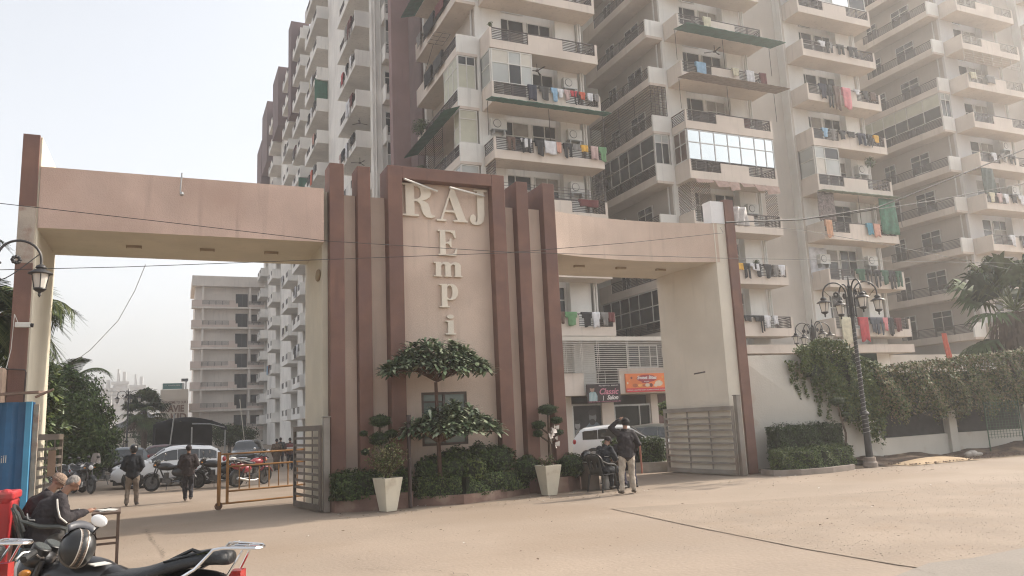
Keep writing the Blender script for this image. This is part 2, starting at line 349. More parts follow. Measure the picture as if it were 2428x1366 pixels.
# letters : outlines in a unit box
L_={}
L_['R']=[[(0,0),(.50,0),(.50,.045),(.37,.05),(.37,.475),(.47,.46),(.56,.38),(.60,.20),(.66,.06),(.76,-.02),(.90,-.03),(1.0,.01),(1.0,.045),(.92,.05),(.87,.12),(.85,.27),(.80,.40),(.70,.475),(.60,.50),(.75,.54),(.86,.62),(.90,.74),(.86,.87),(.76,.95),(.60,.995),(.45,1),(0,1),(0,.955),(.11,.95),(.11,.05),(0,.045)],
 [(.37,.525),(.47,.53),(.56,.60),(.59,.74),(.56,.87),(.48,.94),(.37,.95)]]
L_['A']=[[(0,0),(.30,0),(.30,.045),(.19,.05),(.265,.27),(.585,.27),(.67,.05),(.54,.045),(.54,0),(1,0),(1,.045),(.94,.05),(.56,1),(.485,1),(.13,.05),(0,.045)],[(.285,.32),(.565,.32),(.43,.72)]]
L_['J']=[[(.28,1),(.28,.955),(.46,.95),(.46,.22),(.44,.08),(.36,.025),(.30,.04),(.35,.12),(.32,.21),(.22,.26),(.10,.23),(.03,.14),(.06,.04),(.17,-.03),(.36,-.05),(.60,-.02),(.76,.07),(.83,.24),(.83,.95),(1,.955),(1,1)]]
L_['E']=[[(0,0),(.93,0),(1,.30),(.95,.30),(.86,.12),(.70,.05),(.38,.05),(.38,.48),(.50,.48),(.60,.43),(.64,.34),(.69,.34),(.69,.67),(.64,.67),(.60,.58),(.50,.53),(.38,.53),(.38,.95),(.64,.95),(.79,.88),(.88,.70),(.93,.70),(.90,1),(0,1),(0,.95),(.10,.95),(.10,.05),(0,.05)]]
L_['m']=[[(0,0),(.28,0),(.28,.05),(.245,.06),(.245,.72),(.30,.84),(.36,.86),(.40,.80),(.405,.06),(.375,.05),(.375,0),(.625,0),(.625,.05),(.59,.06),(.59,.72),(.65,.84),(.71,.86),(.75,.80),(.755,.06),(.72,.05),(.72,0),(1,0),(1,.05),(.945,.06),(.945,.80),(.90,.93),(.80,1),(.70,.98),(.60,.86),(.54,.96),(.46,1),(.36,.99),(.25,.86),(.245,.98),(.0,.97),(0,.92),(.07,.90),(.07,.06),(0,.05)]]
L_['p']=[[(0,-.45),(.50,-.45),(.50,-.40),(.40,-.39),(.40,.06),(.50,-.01),(.66,0),(.84,.08),(.96,.28),(1,.52),(.95,.78),(.82,.94),(.66,1),(.50,.97),(.40,.86),(.39,.98),(0,.97),(0,.92),(.12,.90),(.12,-.39),(0,-.40)],[(.40,.16),(.50,.06),(.60,.08),(.68,.25),(.71,.50),(.68,.76),(.60,.90),(.50,.90),(.40,.78)]]
L_['i']=[[(0,0),(1,0),(1,.05),(.78,.06),(.78,.70),(.0,.69),(0,.65),(.25,.63),(.25,.06),(0,.05)],[(.50+.33*math.cos(a*PI/8),.90+.10*math.sin(a*PI/8)) for a in range(16)]]
def glyph(ch,x0,z0,w_,h_,y,parent,mat):
    cu=bpy.data.curves.new('letter','CURVE'); cu.dimensions='2D'; cu.fill_mode='BOTH'; cu.extrude=.03; cu.bevel_depth=.004
    for pl in L_[ch]:
        s=cu.splines.new('POLY'); s.points.add(len(pl)-1); s.use_cyclic_u=True
        for i,(a,c) in enumerate(pl): s.points[i].co=(a*w_,c*h_,0,1)
    tmp=bpy.data.objects.new('tmp',cu); C.objects.link(tmp)
    me=bpy.data.meshes.new_from_object(tmp.evaluated_get(bpy.context.evaluated_depsgraph_get())); bpy.data.objects.remove(tmp)
    me.materials.clear(); me.materials.append(mat)
    o=bpy.data.objects.new('letter',me); C.objects.link(o); o.parent=parent; o.rotation_euler=(PI/2,0,0); o.location=Vector((x0,y,z0))-rootloc(parent); return o
YL=GY+.165
for ch,px in (('R',(5.07,6.91,.84,.83)),('A',(5.96,6.83,.83,.89)),('J',(6.84,6.82,.50,.90)),('E',(5.98,5.94,.50,.65)),('m',(5.85,5.40,.74,.37)),('p',(5.98,4.81,.48,.407)),('i',(6.11,3.95,.26,.49))):
    x,z,w_,h_=px; glyph(ch,x,z,w_,h_,YL,gate,letter)
# right pillar: cream splayed body, brown strip
rp=MB(); rp.prism([(14.5,GY+.05),(14.93,GY+.05),(14.93,20.4),(14.2,20.4),(14.2,19.5)],0,7.27); rp.build('pillar',creamp,gate)
rp=MB(); rp.box(14.93,15.26,GY-.02,GY+.5,0,8.02); rp.build('pillar_strip',brown,gate,bevel=.01)
rp=MB(); rp.box(14.45,14.928,GY+.03,GY+.4,7.272,7.95); rp.build('pillar_cap',M('white_cap_paint',(.72,.72,.72),.7,.04,2,.1),gate)
# ================================================================ gate leaves, posts
gm=M('grey_gate_paint',(.27,.245,.215),.6,.12,3,.1,30,dirt=(.17,.12,.09))
gmd=M('dark_gate_paint',(.17,.145,.125),.6,.12,3,.1,30,dirt=(.10,.08,.06))
def leaf_gate(label,p0,p1,z0,z1,nv,nh,mat,sheetm=None,group='steel gate leaves'):
    p0,p1=Vector(p0),Vector(p1); d=(p1-p0); L=d.length; a=math.atan2(d.y,d.x)
    t=thing('gate_leaf',label,'gate leaf',(p0.x,p0.y,0),a,group)
    f=MB()
    f.box(0,.07,-.03,.03,z0,z1); f.box(L-.07,L,-.03,.03,z0,z1); f.box(.07,L-.07,-.03,.03,z0,z0+.12); f.box(.07,L-.07,-.03,.03,z1-.12,z1)
    f.build('gate_frame',mat,t,world=False)
    for i in range(nh):
        z=z0+.12+(z1-z0-.24)*(i+1)/(nh+1); s=MB(); s.box(.07,L-.07,-.021,.021,z-.028,z+.028); s.build('crossbar',mat,t,world=False)
    for i in range(nv):
        x=.07+(L-.14)*(i+1)/(nv+1); s=MB(); s.box(x-.022,x+.022,-.035,-.0215,z0+.12,z1-.12); s.build('upright',mat,t,world=False)
    if sheetm: s=MB(); s.box(.07,L-.07,.022,.028,z0+.12,z1-.12); s.build('backing_sheet',sheetm,t,world=False)
    return t
leaf_gate('grey steel gate leaf swung inward beside the right pillar',(14.40,17.5),(14.05,20.35),.03,1.92,2,8,gm)
leaf_gate('steel grid gate leaf open beside the central block, a paper stuck on it',(3.03,17.62),(2.72,19.45),.03,1.88,2,9,gmd)
leaf_gate('rusty grid gate leaf standing open behind the seated men',(-2.50,18.2),(-2.27,20.3),.03,1.95,2,8,gmd)
for x,y,h,l in ((14.52,17.45,2.2,'square steel gate post against the right pillar'),(3.15,17.60,2.05,'square steel gate post against the central block'),(-2.5,18.0,2.2,'square steel gate post against the left pillar')):
    mb=MB(); mb.box(x-.07,x+.07,y-.07,y+.07,0,h); mb.box(x-.09,x+.09,y-.09,y+.09,h,h+.02); tag(mb.build('gate_post',gm,bevel=.006),l,'post','gate posts')
# yellow-brown barrier on a castor
ym=M('ochre_barrier_paint',(.36,.17,.045),.55,.15,4,0,dirt=(.22,.12,.05))
br=thing('sliding_barrier','ochre steel barrier on a castor wheel across the left opening','barrier',(1.07,20.2,0),math.atan2(.55,2.1))
L=2.25
for nm,q in (('post',(0,.0,.045,.10,1.36)),('post',(.2,.0,.036,.12,1.3)),('post',(L,.0,.034,.10,1.3))):
    mb=MB(); mb.tube([(q[0],0,q[3]),(q[0],0,q[4])],q[2],8); mb.build(nm,ym,br,smooth=True,world=False)
for z,x0 in ((1.3,0.05),(1.0,.24),(.42,.24),(.14,.04)):
    mb=MB(); mb.tube([(x0,0,z),(L-.04,0,z)],.023,8); mb.build('rail',ym,br,smooth=True,world=False)
for i in range(7):
    x=.24+(L-.28)*(i+1)/8; mb=MB(); mb.tube([(x,0,.45),(x,0,.97)],.015,6); mb.build('bar',ym,br,smooth=True,world=False)
mb=MB(); mb.lathe([(.02,-.03),(.085,-.03),(.095,0),(.085,.03),(.02,.03)],(0,0,.095),16,0,'y'); mb.build('castor',M('rusty_iron',(.14,.07,.035),.8,.2,9,.2),br,smooth=True,world=False)
# ================================================================ TOWERS
MC={}
def cached(key,fn):
    if key not in MC: MC[key]=fn()
    return MC[key]
def boxmesh(name,sx,sy,sz,mat):
    return cached((name,round(sx,3),round(sy,3),round(sz,3),mat.name),lambda:MB().box(0,sx,0,sy,0,sz).mesh(name,mat))
def part(me,name,parent,loc):
    o=bpy.data.objects.new(name,me); C.objects.link(o); o.parent=parent; o.location=Vector(loc)-rootloc(parent); return o
def window(parent,x0,x1,z0,z1,Y,cols,tr=None,fm=None,gm_=None,fw=.05,side=None,name='window'):
    """framed window facing -Y (or -X with side=X plane; then x0,x1 are Y values)"""
    fm=fm or frame_w; gm_=gm_ or pane_d; W_=x1-x0; H_=z1-z0; n=len(cols)+1
    xs=[0]+[c*W_ for c in cols]+[W_]; zs=[0]+([tr*H_] if tr and not isinstance(tr,(list,tuple)) else [t*H_ for t in (tr or [])])+[H_]
    def mk():
        b=MB()
        for x in xs:
            a=min(max(x-fw/2,0),W_-fw); b.box(a,a+fw,0,.06,0,H_)
        for z in zs:
            a=min(max(z-fw/2,0),H_-fw)
            for i in range(len(xs)-1):
                l=min(max(xs[i]-fw/2,0),W_-fw)+fw; r=min(max(xs[i+1]-fw/2,0),W_-fw)
                b.box(l,r,.002,.058,a,a+fw)
        return b.mesh('window_frame',fm)
    me=cached(('win',round(W_,3),round(H_,3),tuple(cols),str(tr),fm.name,fw),mk)
    if side is None: o=part(me,name,parent,(x0,Y,z0))
    else: o=part(me,name,parent,(side,x1,z0)); o.rotation_euler=(0,0,-PI/2)
    g=gm_ if isinstance(gm_,list) else [gm_]; k=0
    for i in range(len(xs)-1):
        for j in range(len(zs)-1):
            w_=xs[i+1]-xs[i]-fw*.9; h_=zs[j+1]-zs[j]-fw*.9; m=g[k%len(g)]; k+=1
            if w_<.08 or h_<.08: continue
            p=bpy.data.objects.new('pane',boxmesh('pane',w_,.008,h_,m)); C.objects.link(p); p.parent=o; p.location=(xs[i]+fw*.45,.03,zs[j]+fw*.45)
    return o
def railing_mesh(Lx,H,nb=6,posts=3,mat=None):
    """horizontal-bar railing along +x"""
    mat=mat or rail
    def mk():
        b=MB(); b.box(0,Lx,-.03,.03,H-.05,H)
        for i in range(nb):
            z=.05+(H-.12)*i/(nb)
            b.box(0,Lx,-.015,.015,z,z+.034)
        for i in range(posts+1):
            x=Lx*i/posts
            for dx in ((-.05,0,.05) if 0<i<posts else ((0.02,) if i==0 else (-.02,))): b.box(x+dx-.017,x+dx+.017,-.014,.014,0,H-.05)
        return b.mesh('railing',mat)
    return cached(('rail',round(Lx,3),round(H,3),nb,posts,mat.name),mk)
def front_balcony(parent,Xb,z,W_=6.4,d=1.4,Y=34.,m=None,open_left=False,rl=None):
    m=m or bpink
    def mk():
        b=MB(); t=.12
        b.box(0,W_,0,d,0,.15)                                   # slab
        b.box(0,W_,0,t,.15,.47)                                 # kerb
        b.box(W_*.345,W_*.665,0,t,.47,1.06)                     # solid middle
        b.box(W_-.14,W_,0,t,.47,1.13); b.box(0,t,0,t,.47,1.13)
        b.box(0,t,t,d,.15,.47 if open_left else 1.13)
        b.box(W_-t,W_,t,d,.15,.47)
        return b.mesh('balcony',m)
    o=part(cached(('fb',W_,d,m.name,open_left),mk),'balcony',parent,(Xb,Y,z))
    for x0,x1 in ((.12,W_*.345),(W_*.665,W_-.14)):
        r=bpy.data.objects.new('railing',railing_mesh(x1-x0,.68,6,2,rl)); C.objects.link(r); r.parent=o; r.location=(x0,.06,.47)
    r=bpy.data.objects.new('top_rail',boxmesh('top_rail',W_*.32,.05,.05,rl or rail)); C.objects.link(r); r.parent=o; r.location=(W_*.345,.035,1.10)
    r=bpy.data.objects.new('railing',railing_mesh(d-.14,.68,6,1,rl)); C.objects.link(r); r.parent=o; r.location=(W_-.06,.13,.47); r.rotation_euler=(0,0,PI/2)
    if open_left:
        r=bpy.data.objects.new('railing',railing_mesh(d-.14,.68,6,1,rl)); C.objects.link(r); r.parent=o; r.location=(.06,.13,.47); r.rotation_euler=(0,0,PI/2)
    return o
def side_balcony(parent,Xl,z,Y0=35.3,Y1=42.6,w_=1.15,m=None,end_m=None,solid=(.80,1.0)):
    m=m or bpink
    def mk():
        b=MB(); L=Y1-Y0; t=.12
        b.box(0,w_,0,L,0,.15,0); b.box(0,w_,0,t,.15,1.16,1); b.box(0,t,t,L,.15,.48,0)
        b.box(0,t,L*solid[0],L*solid[1],.48,1.08,0)
        return b.mesh('side_balcony',[m,end_m or white])
    o=part(cached(('sb',Y1-Y0,w_,m.name,solid),mk),'side_balcony',parent,(Xl-w_,Y0,z))
    L=(Y1-Y0)*solid[0]-.12
    r=bpy.data.objects.new('railing',railing_mesh(L,.66,6,4)); C.objects.link(r); r.parent=o; r.location=(.06,.12,.48); r.rotation_euler=(0,0,PI/2)
    return o
FZ=[2.85+3*k for k in range(1,12)]   # slab undersides
def tower(label,Xb,side=True,wallm=None,join=None,zmax=39.5,zmin=5.85):
    T=thing('apartment_tower',label,'apartment tower',(Xb+3,36,0),0,'apartment towers behind the gate')
    wm=wallm or white; Xl=Xb-.2
    b=MB(); D=3.5
    b.box(Xl,Xb+1.3,35.4,46,zmin-3,zmax)                # left pier
    b.box(Xb+1.3,Xb+4.6,35.85,46,zmin-3,zmax)             # recess back wall
    b.box(Xb+4.6,Xb+5.85,35.4,46,zmin-3,zmax)            # right pier
    b.build('wall',wm,T)
    b=MB(); b.box(Xb+5.852,Xb+6.3,36.4,46,zmin-3,zmax); b.build('wall',beige,T)
    b=MB(); b.tube([(Xb+5.98,35.3,zmin),(Xb+5.98,35.3,zmax)],.055,8); b.tube([(Xb+6.13,35.32,zmin),(Xb+6.13,35.32,zmax)],.07,8); b.build('drain_pipe',frame_w,T,smooth=True)
    if side:
        b=MB(); b.box(Xl-.02,Xl+.12,35.36,35.5,zmin,zmax); b.build('corner_column',wm,T)
        b=MB(); b.box(Xl-.003,Xl+.0,35.55,43,zmin,zmax); b.build('side_wall',M('side_wall_shade_coat',(.47,.42,.37),.85,.05,.5,.1,30,streak=.12),T)  # thin darker coat: shadow on the left side put into the colour
        b=MB(); b.tube([(Xl-.08,35.85,zmin),(Xl-.08,35.85,zmax)],.05,6); b.build('drain_pipe',frame_w,T,smooth=True)
    for z in FZ:
        if z<zmin-.01 or z>zmax-1: continue
        window(T,Xb+1.38,Xb+2.85,z+.2,z+2.82,35.79,(.35,),.70,gm_=random.choice([[pane_d],[pane_c,pane_d,pane_d],[pane_d,pane_d,pane_c]]))
        window(T,Xb+3.05,Xb+4.5,z+1.05,z+2.82,35.79,(.52,),.60,gm_=random.choice([[pane_d],[pane_d,pane_d,pane_c],[pane_c,pane_d],[pane_d,pane_c]]))
        if side:
            window(T,37.6,39.2,z+.9,z+2.4,0,(.5,),.7,side=Xl-.07)
            window(T,40.6,41.6,z+.2,z+2.4,0,(.5,),.8,side=Xl-.07)
    return T
T1=tower('nearest apartment tower, green awnings and red laundry, behind the RAJ panel',14.52)
T2=tower('second apartment tower with one fully glazed balcony, behind the right pillar',26.52,wallm=white)
T3=tower('third apartment tower with a long pink cloth hung out, behind the lamp posts',36.14,side=False,wallm=white)
jw2=MB(); T5=tower('rightmost apartment tower, its balconies cut off by the photo edge',61.2,side=False)
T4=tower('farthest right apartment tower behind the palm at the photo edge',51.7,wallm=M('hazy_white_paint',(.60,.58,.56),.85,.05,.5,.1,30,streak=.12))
BAL={}
for T,Xb,top in ((T1,14.52,29.85),(T2,26.52,32.85),(T3,36.14,32.85),(T4,51.7,35.85),(T5,61.2,35.85)):
    for z in FZ:
        if z>top: continue
        ol=(T is T1 and z in (14.85,)) or (T is T2 and z==17.85)
        BAL[(Xb,z)]=front_balcony(T,Xb,z,open_left=ol,rl=M('pale_railing_paint',(.35,.32,.28),.6,.1,5,0) if (T is T4 and z>23) else None)
        if T not in (T3,T5): BAL[(Xb,z,'s')]=side_balcony(T,Xb-.2,z)
# joining walls
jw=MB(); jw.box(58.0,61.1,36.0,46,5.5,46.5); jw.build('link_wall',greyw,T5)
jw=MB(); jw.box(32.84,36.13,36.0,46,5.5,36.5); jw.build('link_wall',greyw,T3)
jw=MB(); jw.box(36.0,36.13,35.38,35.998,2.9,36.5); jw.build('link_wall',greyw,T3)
back=thing('rear_apartment_block','plain rear block joining the apartment towers, mauve column at its left end','building',(30,44,0))
b=MB(); b.box(13.9,14.28,43.0,50,0,46); b.build('wall',wgrey,back)
b=MB(); b.box(11.66,12.74,42.62,43.3,0,47); b.build('column',mauve,back)
b=MB(); b.box(13.76,13.898,43.4,50,0,46.5); b.build('wall',M('mauve_recess_shade',(.15,.095,.09),.85,.1,1,.1),back)  # mauve darkened: the shade of the recess is put into the colour
b=MB(); b.box(20.9,85,46.02,50,0,44); b.build('wall',beige,back)
# ---- enclosures, awnings (parts of their tower)
def glazing(T,x0,x1,z0,z1,Y,cols,tr,gm_,fm=None,side=None): return window(T,x0,x1,z0,z1,Y,cols,tr,fm=fm,gm_=gm_,fw=.055,side=side,name='glazing')
glazing(T2,26.56,32.88,15.98,17.82,34.03,(.14,.30,.455,.60,.77,.90),(.0,.58),[pane_b,pane_b],fm=M('aluminium_frame',(.5,.5,.49),.4,.05,5,0,metal=.3))
glazing(T2,34.1,35.3,15.98,17.82,0,(.5,),.55,[M('brown_tinted_pane',(.12,.07,.05),.2,.2,1,0)],side=26.50)
glazing(T1,14.56,16.9,18.98,20.82,34.03,(.42,.72),.60,[pane_f,M('cream_panel_pane',(.55,.52,.45),.4,.05,2,0),pane_d,pane_f])
glazing(T1,34.08,35.35,18.98,20.82,0,(.0,),.55,[pane_f],side=14.50)
glazing(T3,36.2,38.2,15.98,17.82,34.03,(.4,),.58,[M('cream_panel_pane2',(.55,.52,.46),.5,.05,2,0),pane_f,pane_f,pane_d])
glazing(T3,34.08,35.3,15.98,17.82,0,(.0,),.55,[pane_f],side=36.12)
glazing(T3,36.3,42.3,27.98,29.8,34.03,(.25,.5,.75),.5,[pane_d,pane_b,pane_f])
creamp_=M('cream_panel',(.52,.52,.42),.6,.06,2,0)
def sideglaze(T,Xb,z,Y0,Y1,cols,tr,gm_,endcols=(.5,),endg=None,x_in=1.0):
    glazing(T,Y0,Y1,z+1.12,z+2.98,0,cols,tr,gm_,side=Xb-1.33)
    glazing(T,Xb-1.33,Xb-1.33+x_in,z+1.16,z+2.98,35.32,endcols,.72,endg or gm_)
sideglaze(T1,14.52,17.85,35.4,37.6,(.33,.66),.68,[creamp_],endg=[creamp_,pane_d,creamp_,pane_d])
sideglaze(T1,14.52,14.85,35.4,36.2,(),.5,[creamp_],endcols=(),endg=[creamp_])
sideglaze(T1,14.52,11.85,35.4,37.0,(.5,),.6,[pane_f],endcols=(),endg=[pane_f])
sideglaze(T2,26.52,14.85,35.4,42.4,(.15,.3,.45,.6,.8),.5,[pane_d,pane_d,pane_d],endg=[pane_d,pane_f])
sideglaze(T2,26.52,5.85,35.4,42.4,(.15,.3,.45,.6,.8),.5,[pane_d],endg=[pane_d])
sideglaze(T4,51.7,20.85,35.4,42.4,(.15,.3,.45,.6,.8),.5,[pane_d,creamp_],endg=[pane_d,pane_f])
def grille(T,pts,z0,z1,nh,nv,mat,name='security_grille'):
    """bars between plan points"""
    b=MB()
    for (x0,y0),(x1,y1) in zip(pts[:-1],pts[1:]):
        for i in range(nh): z=z0+(z1-z0)*i/(nh-1); b.tube([(x0,y0,z),(x1,y1,z)],.014,4)
        for i in range(nv+1):
            t=i/nv; b.tube([(x0+(x1-x0)*t,y0+(y1-y0)*t,z0),(x0+(x1-x0)*t,y0+(y1-y0)*t,z1)],.018,4)
    return b.build(name,mat,T)
grille(T2,[(26.22,35.28),(25.15,35.28),(25.15,42.4)],19.0,20.8,12,4,rail)
grille(T1,[(13.1,37.8),(13.1,42.4)],15.9,17.8,16,3,rail)
grille(T1,[(13.1,38),(13.1,42.4)],12.9,14.8,16,3,rail)
grille(T1,[(14.56,35.3),(14.56,34.05)],12.98,14.8,14,8,rail)
grille(T1,[(20.88,34.03),(20.88,35.3)],12.98,14.8,14,8,rail)
grille(T1,[(14.56,34.03),(20.85,34.03)],13.0,13.6,5,6,rail)
grille(T4,[(51.75,34.03),(58.0,34.03)],26.0,27.5,9,6,M('cream_bars',(.5,.46,.40),.6,.1,5,0))
pale_bar=M('pale_bars',(.66,.63,.58),.6,.1,5,0)
def lattice(T,x0,x1,z0,z1,Y,m,axis='x'):
    b=MB(); s=.16; n=int(((x1-x0)+(z1-z0))/s)+1
    def pt(a,z): return (a,Y,z) if axis=='x' else (Y,a,z)
    for i in range(n):
        c=i*s
        a0=max(x0,x0+c-(z1-z0)); zz0=z0+min(c,z1-z0); a1=min(x0+c,x1); zz1=z0+c-(a1-x0)
        if zz1<=z1: b.tube([pt(a0,zz0),pt(a1,zz1)],.013,4)
        d0=max(x0,x0+c-(z1-z0)); q0=z1-min(c,z1-z0); d1=min(x0+c,x1); q1=z1-(c-(d1-x0))
        if q1>=z0: b.tube([pt(d0,q0),pt(d1,q1)],.013,4)
    return b.build('lattice_screen',m,T)
latm=M('lattice_wood',(.16,.12,.09),.8,.2,5,0)
lattice(T2,26.58,27.9,12.9,14.7,34.1,latm); lattice(T2,34.1,35.3,12.9,14.7,26.55,latm,'y'); lattice(T2,31.9,32.8,12.9,14.7,34.1,latm)
def awning(T,x0,x1,z,Y,out,drop,m,left=0.,right=0.,name='awning'):
    b=MB(); th=.03; n=14
    for i in range(n):
        a=x0-left+(x1+right-x0+left)*i/n; c=x0-left+(x1+right-x0+left)*(i+1)/n; dz=.018*(i%2)
        b.add([(a,Y,z+dz),(c,Y,z-dz),(c,Y-out,z-drop-dz),(a,Y-out,z-drop+dz),(a,Y,z+dz+th),(c,Y,z-dz+th),(c,Y-out,z-drop-dz+th),(a,Y-out,z-drop+dz+th)],[(0,3,2,1),(4,5,6,7),(0,1,5,4),(1,2,6,5),(2,3,7,6),(3,0,4,7)])
    o=b.build(name,m,T)
    s=MB()
    for x in (x0-left+.1,(x0+x1)/2,x1+right-.1): s.tube([(x,Y+.02,z-.03),(x,Y+.02,z-1.85)],.018,5)
    s.build('awning_stay',rail,o); return o
awning(T1,14.5,20.95,17.86,33.99,.75,.12,green_sheet,left=.35,right=.15)
awning(T2,26.5,33.0,23.84,33.99,1.3,.25,green_sheet,left=.3,right=.45)
awning(T2,26.5,33.0,20.84,33.99,1.25,.20,brown_sheet,left=.3,right=.45)
awning(T3,36.1,42.7,14.84,33.99,.5,.05,M('sage_sheet',(.22,.27,.20),.8,.1,4,.1),left=.1,right=.4)
def sideawn(T,Xl,z,Y0,Y1,out,drop,m):
    b=MB(); n=16
    for i in range(n):
        a=Y0+(Y1-Y0)*i/n; c=Y0+(Y1-Y0)*(i+1)/n; dz=.02*(i%2)
        b.add([(Xl,a,z+dz),(Xl,c,z-dz),(Xl-out,c,z-drop-dz),(Xl-out,a,z-drop+dz)],[(0,1,2,3)]); b.add([(Xl,a,z+dz-.03),(Xl,c,z-dz-.03),(Xl-out,c,z-drop-dz-.03),(Xl-out,a,z-drop+dz-.03)],[(3,2,1,0)])
    return b.build('awning',m,T)
sideawn(T1,13.13,17.84,35.0,42.4,.9,.35,green_sheet); sideawn(T1,13.13,26.84,37,42.4,.9,.3,green_sheet)
# ragged cloth strips under the glazed balcony of tower 2
clothm=lambda n,c,**k: M('cloth_'+n,c,.9,.12,4,.25,40,loc='obj',**k)
rag=clothm('faded_pink',(.42,.29,.24))
b=MB(); xx=26.75
for i,w_ in enumerate((1.3,1.05,.75,.95,.85,1.05)):
    d=.30+.16*((i*7)%3); dx=.12*math.sin(i*2.1)
    b.add([(xx,33.96,14.84),(xx+w_*.95,33.96,14.84),(xx+w_*.9+dx,33.72,14.84-d*.8),(xx+.06+dx,33.78,14.84-d)],[(0,1,2,3)]); b.add([(xx,33.95,14.84),(xx+w_*.95,33.95,14.84),(xx+w_*.9+dx,33.71,14.84-d*.8),(xx+.06+dx,33.77,14.84-d)],[(3,2,1,0)]); xx+=w_+.05
b.build('ragged_awning',rag,T2)
# ================================================================ podium with shops (X 13.5..24.4)
pod=thing('shop_block','two storey shop block with pale window bars, seen through the right opening','shop building',(20,34,0))
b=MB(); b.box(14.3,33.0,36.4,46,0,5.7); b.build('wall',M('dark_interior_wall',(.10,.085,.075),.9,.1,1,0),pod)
b=MB(); b.box(14.3,24.9,33.85,36.4,5.60,5.80); b.build('roof_slab',beige,pod)
b=MB(); b.box(14.3,18.82,33.95,34.1,2.85,3.96); b.build('parapet',bpink,pod)
b=MB(); b.box(20.9,24.9,33.95,34.1,2.87,4.16); b.build('parapet',bpink,pod)
b=MB(); b.box(14.3,24.9,34.1,36.4,2.85,3.0); b.build('floor_slab',beige,pod)
b=MB(); b.box(18.82,20.9,34.02,34.10,2.85,3.0); b.build('parapet',bpink,pod)
b=MB()
for i in range(16):
    z=4.05+i*.103; b.tube([(14.4,33.8,z),(23.8,33.8,z)],.019,4)
for x in [14.5+.0,16.1,17.75,17.85,18.65,18.75,19.6,19.7,21.35,21.45,23.55,23.65]: b.tube([(x,33.82,4.0),(x,33.82,5.6)],.014,4)
for i in range(8): z=3.05+i*.125; b.tube([(18.85,33.9,z),(20.88,33.9,z)],.018,4)
for x in (19.6,19.7,20.1): b.tube([(x,34.02,3.0),(x,34.02,4.05)],.013,5)
b.build('window_bars',pale_bar,pod)
window(pod,21.6,23.5,4.2,5.4,34.2,(.4,.75),.5,gm_=[pane_d])
b=MB(); b.box(17.9,19.2,35.6,35.8,4.0,5.6); b.build('curtain',clothm('pale_curtain',(.48,.44,.38)),pod)
b=MB(); b.box(16.2,17.2,35.6,35.8,4.0,5.3); b.build('curtain',clothm('white_curtain',(.55,.53,.5)),pod)
for x0,x1,m_ in ((18.2,18.52,beige),(20.28,21.0,bpink),(23.29,23.72,bpink)):
    b=MB(); b.box(x0,x1,34.85,35.3,0,2.84); b.build('shop_column',m_,pod)
b=MB(); b.box(14.3,18.2,34.9,35.3,0,2.84); b.build('shop_wall',beige,pod)
b=MB(); b.box(18.54,20.26,34.95,35.0,.05,2.35); sgl=b.build('shop_window',M('poster_black',(.03,.03,.034),.5,.3,2,0,spec=.2),pod)
b=MB(); b.box(18.54,20.26,34.90,34.945,2.36,2.45); b.build('shop_frame',steel,pod)
b=MB(); b.box(18.52,18.60,34.84,34.949,0,2.36); b.build('shop_frame',frame_w,pod)
# barber poster: two figures printed flat
grey1=M('poster_grey',(.17,.18,.19),.5,.15,3,0); grey2=M('poster_light_grey',(.30,.30,.30),.5,.2,4,0); grey3=M('poster_blue_grey',(.12,.16,.20),.5,.2,4,0)
def flat(b,pts,y,m): b.add([(x,y,z) for x,z in pts],[tuple(range(len(pts)))],m)
def disc(cx,cz,rx,rz,n=16): return [(cx+rx*math.cos(-2*PI*i/n),cz+rz*math.sin(-2*PI*i/n)) for i in range(n)][::-1]
b=MB(); flat(b,[(19.25,.1),(20.2,.1),(20.2,1.3),(20.0,1.5),(19.55,1.5),(19.25,1.2)],34.944,2); flat(b,disc(19.75,1.78,.22,.32),34.942,0); flat(b,disc(19.75,2.0,.25,.16),34.940,3); flat(b,disc(19.72,1.52,.17,.16),34.938,3)
flat(b,[(18.62,.2),(19.2,.2),(19.2,1.0),(19.0,1.2),(18.7,1.15)],34.944,0); flat(b,disc(18.85,1.38,.15,.2),34.942,1); flat(b,disc(18.85,1.55,.18,.10),34.940,3); flat(b,[(18.75,.45),(19.1,.4),(19.1,.55),(18.75,.6)],34.938,1)
b.build('poster',[grey1,grey2,grey3,M('poster_dark',(.02,.02,.02),.5,.2,4,0)],sgl)
b=MB(); b.box(21.02,23.27,34.97,35.0,0,2.35); dg=b.build('shop_window',M('dark_green_glass',(.02,.024,.022),.3,.3,1,0,spec=.3),pod)
b=MB()
for q in ((21.02,23.27,2.26,2.35),(21.02,21.10,0,2.26),(23.19,23.27,0,2.26),(22.55,22.61,0,2.26)): b.box(q[0],q[1],34.9,34.968,q[2],q[3])
b.build('shop_frame',steel,pod)
b=MB(); b.box(23.74,24.9,34.97,35.0,0,2.8); b.build('shop_door',M('maroon_door',(.10,.04,.035),.5,.1,3,0),pod)
